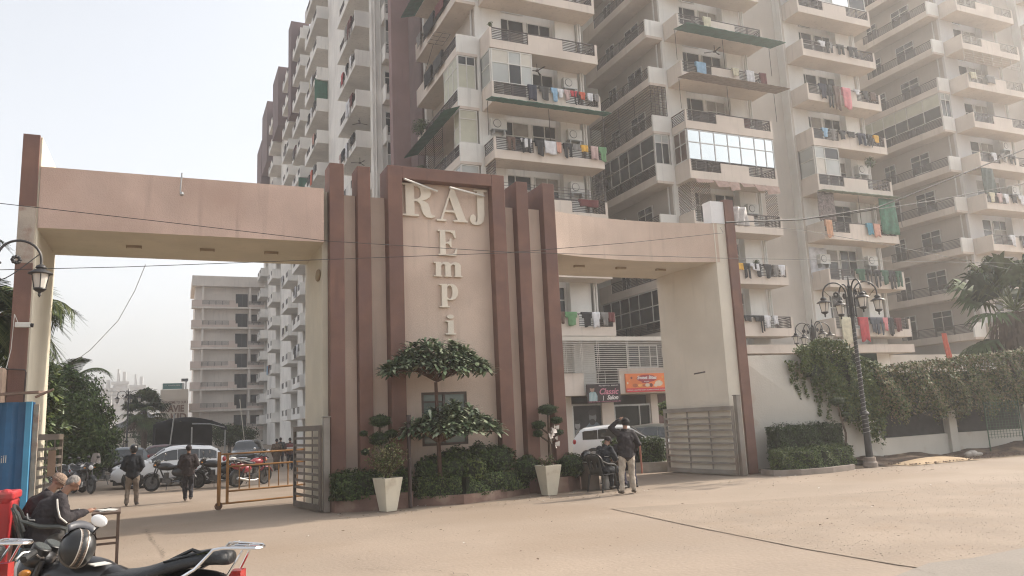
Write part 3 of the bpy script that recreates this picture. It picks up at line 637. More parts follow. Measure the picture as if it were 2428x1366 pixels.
# signs
def sign(name,label,x0,x1,z0,z1,Y,m):
    t=thing(name,label,'shop sign',((x0+x1)/2,Y,z0)); b=MB(); b.box(x0,x1,Y,Y+.08,z0,z1); b.build('board',m,t,bevel=.006); return t
txtw=M('sign_white',(.75,.72,.70),.5,.02,3,0); txtp=M('sign_pink',(.55,.20,.27),.5,.05,3,0); rb=(PI/2,0,0)
s=sign('salon_sign','dark Classic Salon sign with a boy in a striped shirt',18.86,20.80,2.46,3.39,33.78,M('sign_black',(.035,.018,.022),.35,.2,3,0))
textobj('Classic',.42,(20.08,33.775,3.00),rb,txtp,s,shear=.35,sx=.95,bold=.02); textobj('Salon',.30,(20.30,33.774,2.70),rb,txtw,s,shear=.35,bold=.02)
textobj('J',.26,(19.78,33.774,2.70),rb,txtw,s); textobj('Mob. 9560711221, 9898781973',.088,(20.12,33.774,3.30),rb,txtw,s)
textobj('HAIR CUT | FACIAL | HAIR COLOUR | MASSAGE | SPA',.078,(19.85,33.774,2.51),rb,txtp,s)
b=MB(); flat(b,disc(19.16,3.16,.13,.17),33.776,0); flat(b,disc(19.16,3.26,.14,.09),33.774,2); flat(b,[(18.96,2.55),(19.42,2.55),(19.44,2.80),(19.36,2.98),(19.16,3.04),(18.98,2.96)],33.7765,1)
for i in range(5): flat(b,[(19.0+.08*i,2.57),(19.025+.08*i,2.57),(19.025+.08*i,2.94),(19.0+.08*i,2.94)],33.7745,3)
b.build('picture',[M('print_skin',(.32,.20,.15),.5,.05,3,0),M('print_teal',(.26,.40,.42),.5,.1,3,0),M('print_hair',(.02,.015,.012),.5,.05,3,0),M('print_stripe',(.50,.55,.55),.5,.05,3,0)],s)
s=sign('sweet_shop_sign','orange Sweet Bites sign with pictures of sweets',21.20,23.72,2.93,3.88,33.86,M('sign_orange',(.80,.22,.06),.4,.12,1.2,0))
b=MB(); flat(b,[(21.21,2.94),(23.71,2.94),(23.71,3.13),(21.21,3.13)],33.856,0); b.build('band',M('sign_red',(.55,.03,.05),.4,.05,3,0),s)
b=MB(); flat(b,disc(22.48,3.62,.62,.19,20),33.855,0); flat(b,disc(22.40,3.44,.25,.07,14),33.8552,0); b.build('logo_shape',M('sign_maroon',(.33,.03,.04),.4,.05,3,0),s)
textobj('Sweet Bites',.25,(22.48,33.85,3.66),rb,txtw,s,shear=.2,bold=.025); textobj('BY JAIN',.09,(22.46,33.85,3.455),rb,txtw,s)
textobj('SHOP NO. 5, RAJ EMPIRE SOCIETY, ALANKAR CITYHOME, GHAZIABAD',.076,(22.46,33.85,3.03),rb,txtw,s)
b=MB(); k=0
for cx,cz,rx,rz,m_ in ((21.75,3.27,.16,.10,0),(22.05,3.27,.14,.07,2),(22.3,3.26,.12,.06,0),(22.5,3.28,.15,.09,1),(22.72,3.27,.10,.10,3),(23.0,3.26,.13,.08,1),(23.2,3.36,.24,.15,1),(21.55,3.66,.06,.06,3),(23.45,3.68,.06,.06,2),(23.3,3.55,.03,.03,2),(23.55,3.5,.04,.04,2),(21.3,3.4,.05,.06,1),(21.42,3.55,.03,.03,2)): flat(b,disc(cx,cz,rx,rz,14),33.853-.0004*k,m_); k+=1
b.build('picture',[M('sweet_brown',(.45,.12,.04),.5,.1,6,0),M('sweet_cream',(.72,.58,.44),.5,.1,6,0),M('sweet_gold',(.80,.42,.12),.5,.1,6,0),M('sweet_dark',(.18,.04,.03),.5,.1,6,0)],s)
s=sign('shop_sign','black shop sign at the right end of the orange sign',23.78,24.9,2.95,3.85,33.86,M('sign_charcoal',(.03,.027,.025),.35,.2,3,0))
textobj('HAI',.14,(24.25,33.85,3.22),rb,txtw,s); textobj('NAIL - HAIR',.08,(24.1,33.85,3.05),rb,txtw,s); textobj('?',.30,(24.0,33.85,3.60),rb,M('sign_grey',(.3,.3,.3),.5,.1,3,0),s)
# T2/T3 ground storey with brown roller bays, seen over the white wall
b=MB(); b.box(25,43,34.3,36.0,4.9,5.4); b.build('roof_slab',bpink,pod)
b=MB(); b.box(25.3,35.5,35.2,35.4,2.6,4.85); b.build('bay_panels',M('brown_bay_paint',(.13,.10,.085),.6,.1,1,0),pod)
for i in range(6):
    b=MB(); b.box(25.3+i*2.0,25.38+i*2.0,35.1,35.198,0,4.88); b.build('bay_mullion',M('bay_mullion_paint',(.07,.05,.045),.6,.1,3,0),pod)
b=MB(); b.box(35.6,50,36,38,0,4.88); b.build('wall',beige,pod)
for x in (37.5,41.0,44.5):
    window(pod,x,x+1.4,1.5,3.9,35.9,(.5,),.7)
# ================================================================ WING receding on the left
WG=thing('apartment_wing','long white apartment wing receding behind the left opening, brown top corners','apartment block',(12,80,0))
WX=12.15; ST=[(50.2,56.6),(66,72.9),(76,81.5),(84.6,90.1),(99.3,104.5),(113.5,118)]
b=MB(); prev=49.6
b.box(13.4,20,49.6,120,0,46.2)
for y0,y1 in ST:
    b.box(WX,13.399,prev,y0+.1,0,46.0); prev=y1-.6
b.box(WX,13.399,prev,120,0,46.0); b.build('wall',wgrey,WG)
for k in range(-0,14):
    z=2.85+3*k
    for i,(y0,y1) in enumerate(ST):
        if z>42 : continue
        L=y1-y0
        def mk(L=L):
            b=MB(); t=.14; w_=1.05
            b.box(0,w_+1.25,0,L,0,.15); b.box(0,w_,0,t,.15,1.2); b.box(0,t,t,L,.15,.5); b.box(0,t,L*.3,L*.55,.5,1.1); b.box(0,t,L*.85,L,.5,1.1)
            return b.mesh('balcony',wgrey)
        o=part(cached(('wb',round(L,2)),mk),'balcony',WG,(11.1,y0,z))
        for a,c in ((.14/L,.3),(.55,.85)):
            r=bpy.data.objects.new('railing',railing_mesh(L*(c-a),.62,5,2)); C.objects.link(r); r.parent=o; r.location=(.07,L*a,.5); r.rotation_euler=(0,0,PI/2)
        if (k*5+i*3)%4!=1:
            window(WG,y0+L*.45,y0+L*.75,z+.2,z+2.4,0,(.5,),.75,side=13.33,gm_=[pane_d])
    # small balcony at the wing's front corner
    if z<42:
        def mk2():
            b=MB(); b.box(0,1.0,0,1.0,0,.15); b.box(0,.1,0,1.0,.15,1.15); b.box(.1,1.0,0,.1,.15,.45); return b.mesh('corner_balcony',wgrey)
        o=part(cached('cb',mk2),'corner_balcony',WG,(12.82,48.6,z))
        r=bpy.data.objects.new('railing',railing_mesh(.88,.66,6,1)); C.objects.link(r); r.parent=o; r.location=(.1,.05,.45)
        if k in (2,5,8,9): window(WG,12.86,13.7,z+1.16,z+2.98,48.62,(.5,),.5,gm_=[pane_f,pane_d],name='glazing')
        else: window(WG,13.0,13.8,z+1.0,z+2.5,49.5,(.5,),.7)
b=MB(); b.tube([(12.75,49.5,2),(12.75,49.5,46)],.035,6); b.tube([(12.35,49.5,2),(12.35,49.5,46)],.05,6); b.build('drain_pipe',wgrey,WG,smooth=True)
topm=M('brown_top_paint',(.17,.115,.115),.85,.08,.6,.1,30,streak=.15)
for x0,x1,y0,y1,z0,z1 in ((11.0,13.2,93.5,99.2,39.0,46.8),(11.0,13.2,106,112.5,38.5,47.4),(11.02,13,82.2,84.4,36,47),(10.95,13.2,112.6,119,33,44)):
    b=MB(); b.box(x0,x1,y0,y1,z0,z1); b.build('top_corner_block',topm,WG)
b=MB(); b.box(10.95,12.1,66.2,66.3,30.9,33); b.build('net_screen',green_sheet,WG); b=MB(); b.box(10.98,12.1,76.1,76.2,24.9,26.8); b.build('net_screen',green_sheet,WG)
b=MB(); b.box(11.05,12.1,66.05,66.15,13,14.8); b.build('net_screen',M('teal_net',(.02,.16,.13),.7,.2,3,.2),WG)
# ================================================================ far beige block
FB=thing('apartment_block','unfinished looking beige seven storey block with open corridors, far behind the left opening','apartment block',(7,118,0))
bb=M('bare_beige_plaster',(.82,.75,.68),.9,.08,.3,.2,10,streak=.25); bb2=M('grey_pink_parapet',(.72,.60,.53),.9,.06,.3,.2,10,streak=.2)  # both plasters lightened to stand for haze in front of the far block
b=MB(); b.box(2.6,22,119.2,130,0,24.4); b.build('wall',bb,FB)
b=MB(); b.box(2.12,22,118,119.2,23.0,24.5); b.box(2.12,2.6,119.2,130,23,24.5); b.build('roof_parapet',bb,FB)
for k in range(8):
    z=22.95-2.96*k-2.96+.0
    if z<1: continue
    b=MB(); b.box(2.12,22,118.05,119.2,z-.25,z); b.build('floor_slab',bb,FB)
    b=MB(); b.box(2.12,3.55,118.0,118.15,z,z+.95); b.box(3.55,7.2,118.1,118.2,z,z+.30); b.box(7.2,8.1,118.0,118.15,z,z+.95); b.box(8.1,8.4,118.0,118.15,z,z+.5); b.box(9.9,12.2,118.05,118.2,z,z+.35); b.build('parapet',bb2,FB)
    r=part(railing_mesh(3.65,.6,5,4,M('far_railing',(.25,.22,.20),.7,.1,3,0)),'railing',FB,(3.55,118.12,z+.3)); 
    r=part(railing_mesh(2.2,.5,5,3,M('far_railing',(.25,.22,.20),.7,.1,3,0)),'railing',FB,(9.9,118.12,z+.35))
    window(FB,8.15,9.85,z+.05,z+2.1,119.1,(.55,),None,fm=M('far_frame',(.10,.09,.08),.7,.1,3,0))
    window(FB,10.4,11.7,z+.75,z+2.0,119.1,(.5,),None,fm=MT['far_frame'])
for x in (3.5,9.95):
    b=MB(); b.box(x,x+.28,118.2,118.6,0,22.98); b.build('column',bb,FB)
# ================================================================ PLANTERS, HEDGES, PLANTS
kerbp=M('old_rose_kerb_paint',(.23,.14,.11),.85,.15,2,.4,30,dirt=(.30,.23,.18),dscale=2)
def kerb(name,label,pts,h,t,cat='planter',mat=None,fill=None):
    b=MB(); n=len(pts); P=[Vector((x,y)) for x,y in pts]; I=[]
    for i,p in enumerate(P):
        a=P[max(i-1,0)];c=P[min(i+1,n-1)]; d=(c-a).normalized(); I.append(p+Vector((-d.y,d.x))*t)
    V=[]
    for p,q in zip(P,I): V+=[(p.x,p.y,-.01),(p.x,p.y,h),(q.x,q.y,h),(q.x,q.y,-.01)]
    b.add(V,[(4*i+a,4*i+4+a,4*i+4+(a+1)%4,4*i+(a+1)%4) for i in range(n-1) for a in range(4)]); b.add(V,[(0,1,2,3),(4*n-1,4*n-2,4*n-3,4*n-4)])
    T=thing(name,label,cat,(P[0].x,P[0].y,0)); b.build('kerb',mat or kerbp,T)
    if fill: 
        s=MB(); s.add([(x,y,h-.05) for x,y in fill],[tuple(range(len(fill)))]); s.build('soil',soil,T)
    return T
kerb('planter','rose painted kerb planter at the left foot of the gate',[(3.16,17.64),(3.24,17.55),(3.3,17.35),(4.15,17.0),(4.95,17.05),(5.0,17.25)],.33,.12,fill=[(3.3,17.45),(4.2,17.05),(4.9,17.1),(4.9,17.65),(3.3,17.65)])
kerb('planter','long curved kerb planter under the name panel',[(4.88,17.6),(4.9,17.38),(5.4,17.0),(6.05,16.76),(6.8,17.0),(7.4,17.35),(8.15,17.75),(8.2,17.9)],.2,.14,fill=[(5,17.45),(6.05,16.9),(7.3,17.4),(8.1,17.8),(8.1,17.65),(5,17.65)])
kerb('planter','rose kerb planter at the right foot of the gate beside a white pot',[(8.3,17.69),(8.4,17.35),(9.0,17.35),(9.55,17.75),(9.9,18.3),(10.0,18.7)],.36,.13,fill=[(8.45,17.5),(9,17.45),(9.5,17.8),(9.2,17.68),(8.5,17.68)])
def blob_core(b,c,r,m=0): b.ball(c,(r[0]*.86,r[1]*.86,r[2]*.86),m,14,9)
dark_in=M('leaf_gap_shade',(.012,.02,.008),.9,.2,5,0)  # near-black solid fill, painted shade between the leaves
def bush(name,label,cat,els,dens,size,mats=None,group=None,asp=.5,loc=None,stems=None,core=True):
    """els: list of (centre,radii) ; surface leaves + dark inner mass + twigs"""
    c0=els[0][0]; T=thing(name,label,cat,(c0[0],c0[1],0),0,group); parts=[]
    b=MB()
    for c,r in els:
        area=4*PI*((r[0]*r[1]+r[0]*r[2]+r[1]*r[2])/3); n=int(dens*area)
        P,d=ellpts(c,r,n,.80 if core else .1); parts.append(leaves(P,size,asp,.15,d)); blob_core(b,c,r if core else (.08,.08,r[2]))
    V,F,mi=merge(parts); link(npmesh('foliage',V,F,mats or leafs,mi),'foliage',T); b.build('shade_core',dark_in,T,smooth=True)
    if stems:
        s=MB()
        for p in stems: s.tube(p[0],p[1],6)
        s.build('stem',bark,T,smooth=True)
    return T
def hedge(name,label,poly,z0,z1,dens,size,mats=None,group=None,wob=.06):
    """clipped hedge along a plan centre line poly [(x,y,halfwidth)]"""
    T=thing(name,label,'hedge',(poly[0][0],poly[0][1],0),0,group); P=[];Nn=[];b=MB()
    for (xa,ya,wa),(xb,yb,wb) in zip(poly[:-1],poly[1:]):
        L=math.hypot(xb-xa,yb-ya); dx,dy=(xb-xa)/L,(yb-ya)/L; nx,ny=-dy,dx; h=z1-z0
        n=int(dens*L*(2*h+wa+wb))
        t=rng.uniform(0,1,n); s=rng.uniform(-1,1,n); z=rng.uniform(0,1,n); face=rng.uniform(0,1,n)
        pf=(2*h)/(2*h+wa+wb); top=face>pf
        s=np.where(top,s,np.sign(s)); z=np.where(top,1,z); rad=1-.35*np.clip(z-.75,0,1)**1.0*(~top)
        w_=(wa+(wb-wa)*t)
        wobv=wob*np.sin(t*L*7+s*2+z*5)+rng.normal(size=n)*.03
        X=xa+dx*L*t+nx*(s*w_*rad+np.sign(s)*wobv*(~top)); Y=ya+dy*L*t+ny*(s*w_*rad+np.sign(s)*wobv*(~top)); Z=z0+h*z-(top*(.10*s*s*h))+wobv*top
        P.append(np.stack([X,Y,Z],1)); N_=np.stack([np.where(top,0,nx*s),np.where(top,0,ny*s),np.where(top,1,.2)],1); Nn.append(N_)
        i=.74; b.prism([(xa+nx*wa*i,ya+ny*wa*i),(xb+nx*wb*i,yb+ny*wb*i),(xb-nx*wb*i,yb-ny*wb*i),(xa-nx*wa*i,ya-ny*wa*i)],z0,z0+h*.88)
    for (xe,ye,we),(xo,yo,_) in ((poly[0],poly[1]),(poly[-1],poly[-2])):
        L=math.hypot(xe-xo,ye-yo); ex,ey=(xe-xo)/L,(ye-yo)/L; n=int(dens*we*2*(z1-z0)*1.3); s=rng.uniform(-1,1,n); z=rng.uniform(0,1,n); o=(.10*(1-s*s)-.02+rng.normal(size=n)*.03)
        P.append(np.stack([xe+ex*o-ey*s*we,ye+ey*o+ex*s*we,z0+(z1-z0)*z],1)); Nn.append(np.tile([ex,ey,.2],(n,1)))
    V,F,mi=leaves(np.concatenate(P),size,.55,.2,np.concatenate(Nn)); link(npmesh('foliage',V,F,mats or leafs,mi),'foliage',T); b.build('shade_core',dark_in,T)
    return T
GM=[leafs[0],leafs[0],leafs[1],leafs[3]]
hedge('hedge','clipped dark hedge in the left planter behind the white pot',[(3.3,17.38,.24),(4.1,17.3,.26),(4.9,17.35,.2)],.25,.82,1500,.055,GM)
hedge('hedge','low clipped hedge in the curved planter under the name panel',[(5.15,17.35,.22),(6.1,17.12,.30),(7.2,17.45,.25),(8.0,17.75,.14)],.15,.62,1500,.05,[leafs[1],leafs[0],leafs[2],leafs[3]])
bush('shrub','dark rounded shrub under the window behind the low hedge','shrub',[((6.05,17.25,.85),(.5,.25,.42)),((5.5,17.35,.75),(.42,.2,.35))],900,.08,GM)
bush('shrub','wide dark shrub beside the right frame post behind the low hedge','shrub',[((7.15,17.45,.9),(.5,.22,.36)),((6.7,17.45,.95),(.35,.2,.38))],900,.07,GM)
bush('shrub','lighter leafy sprig standing in front of the window shrub','shrub',[((6.45,17.1,.72),(.28,.2,.32))],500,.08,[leafs[1],leafs[2]])
bush('shrub','ball shrub left of the right white pot','shrub',[((8.0,17.55,.62),(.38,.2,.33))],1100,.06,GM)
bush('shrub','ball shrub right of the right white pot','shrub',[((9.25,17.6,.60),(.42,.3,.32))],1100,.06,[leafs[1],leafs[0],leafs[3]])
# cloud-pruned topiary
def topiary(label,x,y,pads,trunk,mats=None):
    els=[((x+dx,y+dy,z),(rx,rx*.9,rz)) for dx,dy,z,rx,rz in pads]
    st=[([(x,y,.2),(x+trunk,y,1.0),(x-.03,y,1.5),(x+pads[0][0],y,pads[0][2])],[.04,.035,.03,.02])]
    for dx,dy,z,rx,rz in pads[1:]: st.append(([(x,y,z-.25),(x+dx*.6,y+dy*.6,z-.12),(x+dx,y+dy,z)],[.025,.02,.015]))
    return bush('topiary',label,'topiary',els,2200,.035,mats or [leafs[3],leafs[0]],'cloud pruned topiaries',stems=st)
topiary('cloud pruned topiary with four dark pads at the left brown fin',4.3,17.3,[(0,0,1.92,.25,.15),(-.03,0,1.52,.22,.17),(.25,0,1.62,.15,.11),(-.38,0,1.66,.1,.07),(.2,0,1.33,.12,.08),(-.35,0,1.25,.1,.08)],.05)
topiary('sparse cloud pruned topiary with one top pad behind the right white pot',8.62,17.45,[(-.03,0,2.02,.26,.14),(.2,0,1.75,.16,.1),(-.3,0,1.65,.18,.12),(.26,0,1.45,.11,.08),(-.33,0,1.45,.13,.10)],-.04)
tt=topiary('small double headed topiary against the white boundary wall',17.95,17.05,[(-.1,0,1.92,.24,.13),(.15,0,1.52,.18,.08)],.1)
# potted plants
potm=M('white_pot_glaze',(.62,.57,.46),.45,.05,3,.1,20,dirt=(.42,.36,.27),dscale=2.5,dlo=.6,dhi=.75)
def pot(label,x,y,rz=0.2,s=1):
    b=MB(); h=.70
    def ring(w_,z): return [(-w_,-w_,z),(w_,-w_,z),(w_,w_,z),(-w_,w_,z)]
    V=ring(.135,0)+ring(.235,h)+ring(.205,h)+ring(.19,h-.08); fs=[(3,2,1,0)]
    for k in range(3): fs+=[(4*k+i,4*k+(i+1)%4,4*k+4+(i+1)%4,4*k+4+i) for i in range(4)]
    fs+=[(12,13,14,15)]
    T=thing('plant_pot',label,'plant pot',(x,y,0),rz,'tapered white pots'); b.add(V,fs); b.build('pot_body',potm,T,world=False,bevel=.008)
    so_=MB(); so_.add(ring(.192,h-.07),[(0,1,2,3)]); so_.build('soil',soil,T,world=False); return T
pot('tapered square white pot holding a tall leafy bush, left of the name panel',4.30,16.72,.35)
pot('tapered square white pot with a dry sprig, at the right of the gate',8.30,17.0,.15)
var=[M('variegated_leaf',(.33,.31,.15),.6,.2,6,0),M('olive_leaf',(.12,.12,.05),.6,.2,6,0),leafs[1]]
def sprig(label,x,y,z,n,h,sp,lsz,mats,cat='potted plant',lean=0,name='pot_plant'):
    T=thing(name,label,cat,(x,y,z)); s=MB(); P=[]
    for i in range(n):
        a=random.uniform(0,6.28); r=sp*random.uniform(.2,1); hh=h*random.uniform(.45,1)*(1-.35*r/sp); e=(x+r*math.cos(a)+lean*hh,y+r*.7*math.sin(a),z+hh); m_=(x+r*.35*math.cos(a),y+r*.3*math.sin(a),z+hh*.55)
        s.tube([(x,y,z),m_,e],[.008,.006,.003],4)
        for k in range(int(22*hh/h)+6):
            t=random.uniform(.25,1); q=[m_[j]+(e[j]-m_[j])*((t-.5)*2) if t>.5 else (x,y,z)[j]+(m_[j]-(x,y,z)[j])*t*2 for j in range(3)]
            P.append([q[0]+random.gauss(0,.035),q[1]+random.gauss(0,.035),q[2]+random.gauss(0,.03)])
    V,F,mi=leaves(np.array(P),lsz,.55,.3,None,len(mats)); link(npmesh('foliage',V,F,mats,mi),'foliage',T); s.build('stem',bark,T); return T
sprig('dense bush of small yellow green leaves growing in the left white pot',4.30,16.72,.62,110,1.05,.50,.052,[var[0],var[1],leafs[1],leafs[2]],lean=.03)
sprig('small dry reddish shrub in the right white pot',8.30,17.0,.62,26,.36,.24,.05,[var[1],M('dry_leaf',(.17,.10,.06),.7,.2,6,0),leafs[1]])
# crumpled plastic on a stick in the right pot
T=thing('plastic_sheet','crumpled pale plastic wrap caught on a stick above the right pot','plastic wrap',(8.55,17.0,1.2)); s=MB(); s.tube([(8.42,17.0,.65),(8.44,17.0,1.5)],.008,4); s.build('stick',bark,T)
b=MB()
for i in range(9):
    x,z=8.42+random.uniform(-.06,.16),1.15+i*.065; a=random.uniform(0,3); l=random.uniform(.09,.17)
    b.add([(x,17.0,z),(x+l*math.cos(a),16.95,z+l*.3),(x+l*math.cos(a)*.8,16.93,z-l*.7),(x+.02,16.98,z-l*.6)],[(0,1,2,3)])
b.build('wrap',M('pale_plastic',(.62,.56,.50),.5,.1,3,.3),T)
# dark bollard post
tag(MB().tube([(4.86,16.95,0),(4.86,16.95,1.98)],.045,10).tube([(4.86,16.95,1.98),(4.86,16.95,2.02)],.055,10).build('steel_post',M('dark_post_paint',(.05,.03,.028),.5,.1,5,0),smooth=True),'thin dark steel post beside the left white pot','post')
# the tiered tree in front of the name panel
def rosettes(centres,nl,ll,wl,mats,droop=.2,seed=5):
    r=np.random.default_rng(seed); V=[];F=[];MI=[]
    for c,dv in centres:
        for k in range(nl):
            a=r.uniform(0,2*PI); el=r.uniform(-.5,1.0); d=np.array([math.cos(a)*math.cos(el),math.sin(a)*math.cos(el),math.sin(el)])+dv*.8; d/=np.linalg.norm(d)
            sd_=np.cross(d,[0,0,1.]); sd_/=max(np.linalg.norm(sd_),1e-3); l=ll*r.uniform(.65,1.15); w_=wl*r.uniform(.8,1.2); up=np.cross(sd_,d)
            p0=c+d*.02; p1=c+d*l*.45+up*.02; p2=c+d*l*.8+np.array([0,0,-droop*l*.35]); p3=c+d*l+np.array([0,0,-droop*l])
            n=len(V); V+=[p0-sd_*w_*.12,p0+sd_*w_*.12,p1+sd_*w_*.42-up*.012,p1-sd_*w_*.42-up*.012,p2+sd_*w_*.5-up*.012,p2-sd_*w_*.5-up*.012,p3+sd_*w_*.12,p3-sd_*w_*.12]
            F+=[(n,n+1,n+2,n+3),(n+3,n+2,n+4,n+5),(n+5,n+4,n+6,n+7)]; m_=r.integers(0,len(mats)); MI+=[m_]*3
    return np.array(V),np.array(F),np.array(MI)
frm=[M('frangipani_leaf_a',(.19,.24,.14),.38,.15,5,0,spec=.7),M('frangipani_leaf_b',(.12,.17,.09),.4,.15,5,0,spec=.7),M('frangipani_leaf_c',(.29,.33,.22),.36,.15,5,0,spec=.7),M('frangipani_leaf_d',(.055,.09,.045),.45,.15,5,0)]
FT=thing('tiered_tree','small tree with two flat tiers of long glossy leaves in front of the name panel','tree',(6.0,17.2,0))
tr=MB(); TX,TY=5.62,17.15
tr.tube([(TX+.02,TY,.15),(TX,TY,1.2),(TX-.02,TY,2.1),(TX-.03,TY,2.75)],[.055,.05,.045,.04],8)
tips=[]
r_=np.random.default_rng(11)
for (zc,zr,rx,ry,n,cx) in ((3.12,.62,1.28,.62,125,TX-.02),(1.72,.50,1.12,.6,115,TX+.28)):
    for i in range(n):
        a=r_.uniform(0,2*PI); q=math.sqrt(r_.uniform(0,1)); x=cx+rx*q*math.cos(a); y=TY-.1+ry*q*math.sin(a)*.9; z=zc+zr*(1-q*q)*r_.uniform(.15,1)-.16*q
        tips.append((np.array([x,y,z]),np.array([(x-cx)*.5,(y-TY)*.6-.2,.35])))
        if i%3==0: tr.tube([(TX,TY,zc-.35),(TX+(x-TX)*.45,TY+(y-TY)*.4,zc-.12),(x,y,z)],[.028,.02,.012],5)
tr.build('trunk',M('brown_bark',(.10,.055,.04),.85,.2,6,.4),FT,smooth=True)
V,F,mi=rosettes(tips,22,.33,.066,frm,.26); link(npmesh('crown',V,F,frm,mi),'crown',FT)
# ================================================================ RIGHT BOUNDARY WALL, creeper, corner bed
bw=thing('boundary_wall','white boundary wall right of the gate, curving down to a low wall with posts','wall',(18,18,0))
wallp=M('dirty_white_plaster',(.57,.54,.48),.9,.07,.7,.3,20,streak=.10,dirt=(.40,.31,.24),dscale=1.0,dlo=.60,dhi=.75)
b=MB(); prof=[(15.262,3.38),(17.6,3.40),(18.3,3.38),(18.75,3.15),(19.1,2.6),(19.45,1.9),(19.9,1.2),(20.2,.85),(20.2,0),(15.262,0)]
V=[(x,18.2-(.5*max(0,x-17.6)/2.6),z) for x,z in prof]; V2=[(x,y+.25,z) for x,y,z in V]; n=len(V)
b.add(V+V2,[tuple(range(n))[::-1],tuple(range(n,2*n))]+[(i,(i+1)%n,n+(i+1)%n,n+i) for i in range(n)]); b.build('high_wall',wallp,bw)
b=MB(); b.prism([(20.2,17.75),(24.0,18.05),(28.0,17.6),(38,16.0),(38,16.25),(28,17.85),(24,18.3),(20.2,18.0)],0,.72); b.build('low_wall',wallp,bw)
for x,y in ((23.6,17.9),(27.0,17.6),(31,17.1)):
    b=MB(); b.box(x,x+.36,y,y+.4,0,2.6); b.build('wall_post',wallp,bw)
b=MB(); b.prism([(20.2,17.87),(24.0,18.15),(28.0,17.7),(38,16.1),(38,16.13),(28,17.73),(24,18.18),(20.2,17.9)],.721,2.4); b.build('dark_railing_panel',M('dark_mesh_panel',(.03,.03,.028),.8,.3,4,.2),bw)
# creeper
def creeper(label,pts,zt,zb,dens,size,th,mats,name='creeper',trail=None,loc=None):
    T=thing(name,label,'creeper',(pts[0][0],pts[0][1],0)); P=[];Nn=[]
    for i in range(len(pts)-1):
        (xa,ya),(xb,yb)=pts[i],pts[i+1]; za,zb_=zt[i],zt[i+1]; ba,bb_=zb[i],zb[i+1]; L=math.hypot(xb-xa,yb-ya); h=((za-ba)+(zb_-bb_))/2
        n=int(dens*L*(h+th)); t=rng.uniform(0,1,n); q=rng.uniform(0,1,n)**.9; top=za+(zb_-za)*t; bot=ba+(bb_-ba)*t+.18*np.sin(t*L*5)+rng.normal(size=n)*.10
        z=bot+(top-bot)*q; bulge=th*(.4+.6*np.sin(np.clip(q,0,1)*PI)**.5)*(1+.25*np.sin(t*L*4+z*3))+rng.normal(size=n)*.05
        back=rng.uniform(0,1,n)<.18; off=np.where(back,rng.uniform(-.3,1,n)*bulge,bulge)
        dx,dy=(xb-xa)/L,(yb-ya)/L; nx,ny=dy,-dx
        z=np.where(back,top+.05*rng.normal(size=n),z)
        P.append(np.stack([xa+(xb-xa)*t+nx*off,ya+(yb-ya)*t+ny*off,z+.04*np.sin(t*L*9)],1)); Nn.append(np.tile([nx,ny,.5],(n,1)))
    if trail:
        for (x,y,z0,z1) in trail:
            n=int((z0-z1)*130); z=rng.uniform(z1,z0,n); P.append(np.stack([x+.05*np.sin(z*7)+rng.normal(size=n)*.04,y+rng.normal(size=n)*.03,z],1)); Nn.append(np.tile([0,-1,.3],(n,1)))
    V,F,mi=leaves(np.concatenate(P),size,.6,-.1,np.concatenate(Nn),len(mats)); o=link(npmesh('foliage',V,F,mats,mi),'foliage',T)
    return T
cr1=creeper('dark green creeper mound spilling over the curved end of the white wall',[(17.4,18.1),(18.2,18.0),(18.9,17.8),(19.4,17.7),(19.8,17.6),(20.1,17.6)],[3.45,3.75,3.7,3.2,3.0,2.9],[2.9,2.2,1.3,.75,.5,.9],2100,.08,.38,[leafs[1],leafs[0],leafs[2],ivy[0]],
  trail=[(17.15,18.0,3.2,2.5),(17.35,18.0,3.2,2.0),(17.6,17.95,3.0,2.05),(17.9,17.9,2.8,1.9),(18.05,17.9,2.6,1.5),(18.3,17.8,2.3,1.4),(17.05,18.0,3.2,2.9)])
b=MB(); b.prism([(17.7,17.75),(19.2,17.45),(20.1,17.4),(20.1,17.7),(19.2,17.8),(17.7,18.15)],2.7,3.35); b.build('shade_core',dark_in,cr1); b=MB(); b.prism([(18.8,17.6),(20.1,17.42),(20.1,17.7),(18.9,17.85)],1.3,2.69); b.build('shade_core',dark_in,cr1)
cr2=creeper('brown green creeper curtain hanging along the low wall to the photo edge',[(19.7,17.55),(21.5,17.6),(24,17.8),(26,17.5),(28.5,17.2),(33,16.5),(38,15.7)],[2.75,2.95,3.1,3.25,3.5,3.75,3.8],[1.4,1.35,1.35,1.4,1.35,1.35,1.35],1250,.085,.45,[ivy[0],ivy[1],ivy[2],ivy[3],leafs[1],M('creeper_dark_leaf',(.028,.036,.014),.8,.2,6,0,spec=.1),M('creeper_dry',(.24,.18,.10),.8,.2,6,0)])  # includes one darker leaf tone mixed in at random
b=MB(); b.prism([(19.6,17.62),(24,17.9),(28.5,17.35),(38,15.8),(38,16.1),(28.5,17.7),(24,18.1),(19.6,17.86)],1.5,2.75); b.build('shade_core',dark_in,cr2)
# green wire cage panel by the low wall
T=thing('wire_tree_guard','green wire mesh panel on legs in front of the low wall','tree guard',(25.0,17.0,0)); b=MB()
for i in range(14): z=.55+i*.085; b.tube([(24.3,17.1,z),(25.7,16.9,z)],.008,4)
for i in range(12): x=24.3+1.4*i/11; b.tube([(x,17.1-.2*i/11,.1 if i in(0,11) else .5),(x,17.1-.2*i/11,1.7)],.008 if i not in (0,11) else .02,4)
b.build('mesh_panel',M('green_wire',(.04,.09,.05),.6,.2,4,0),T)
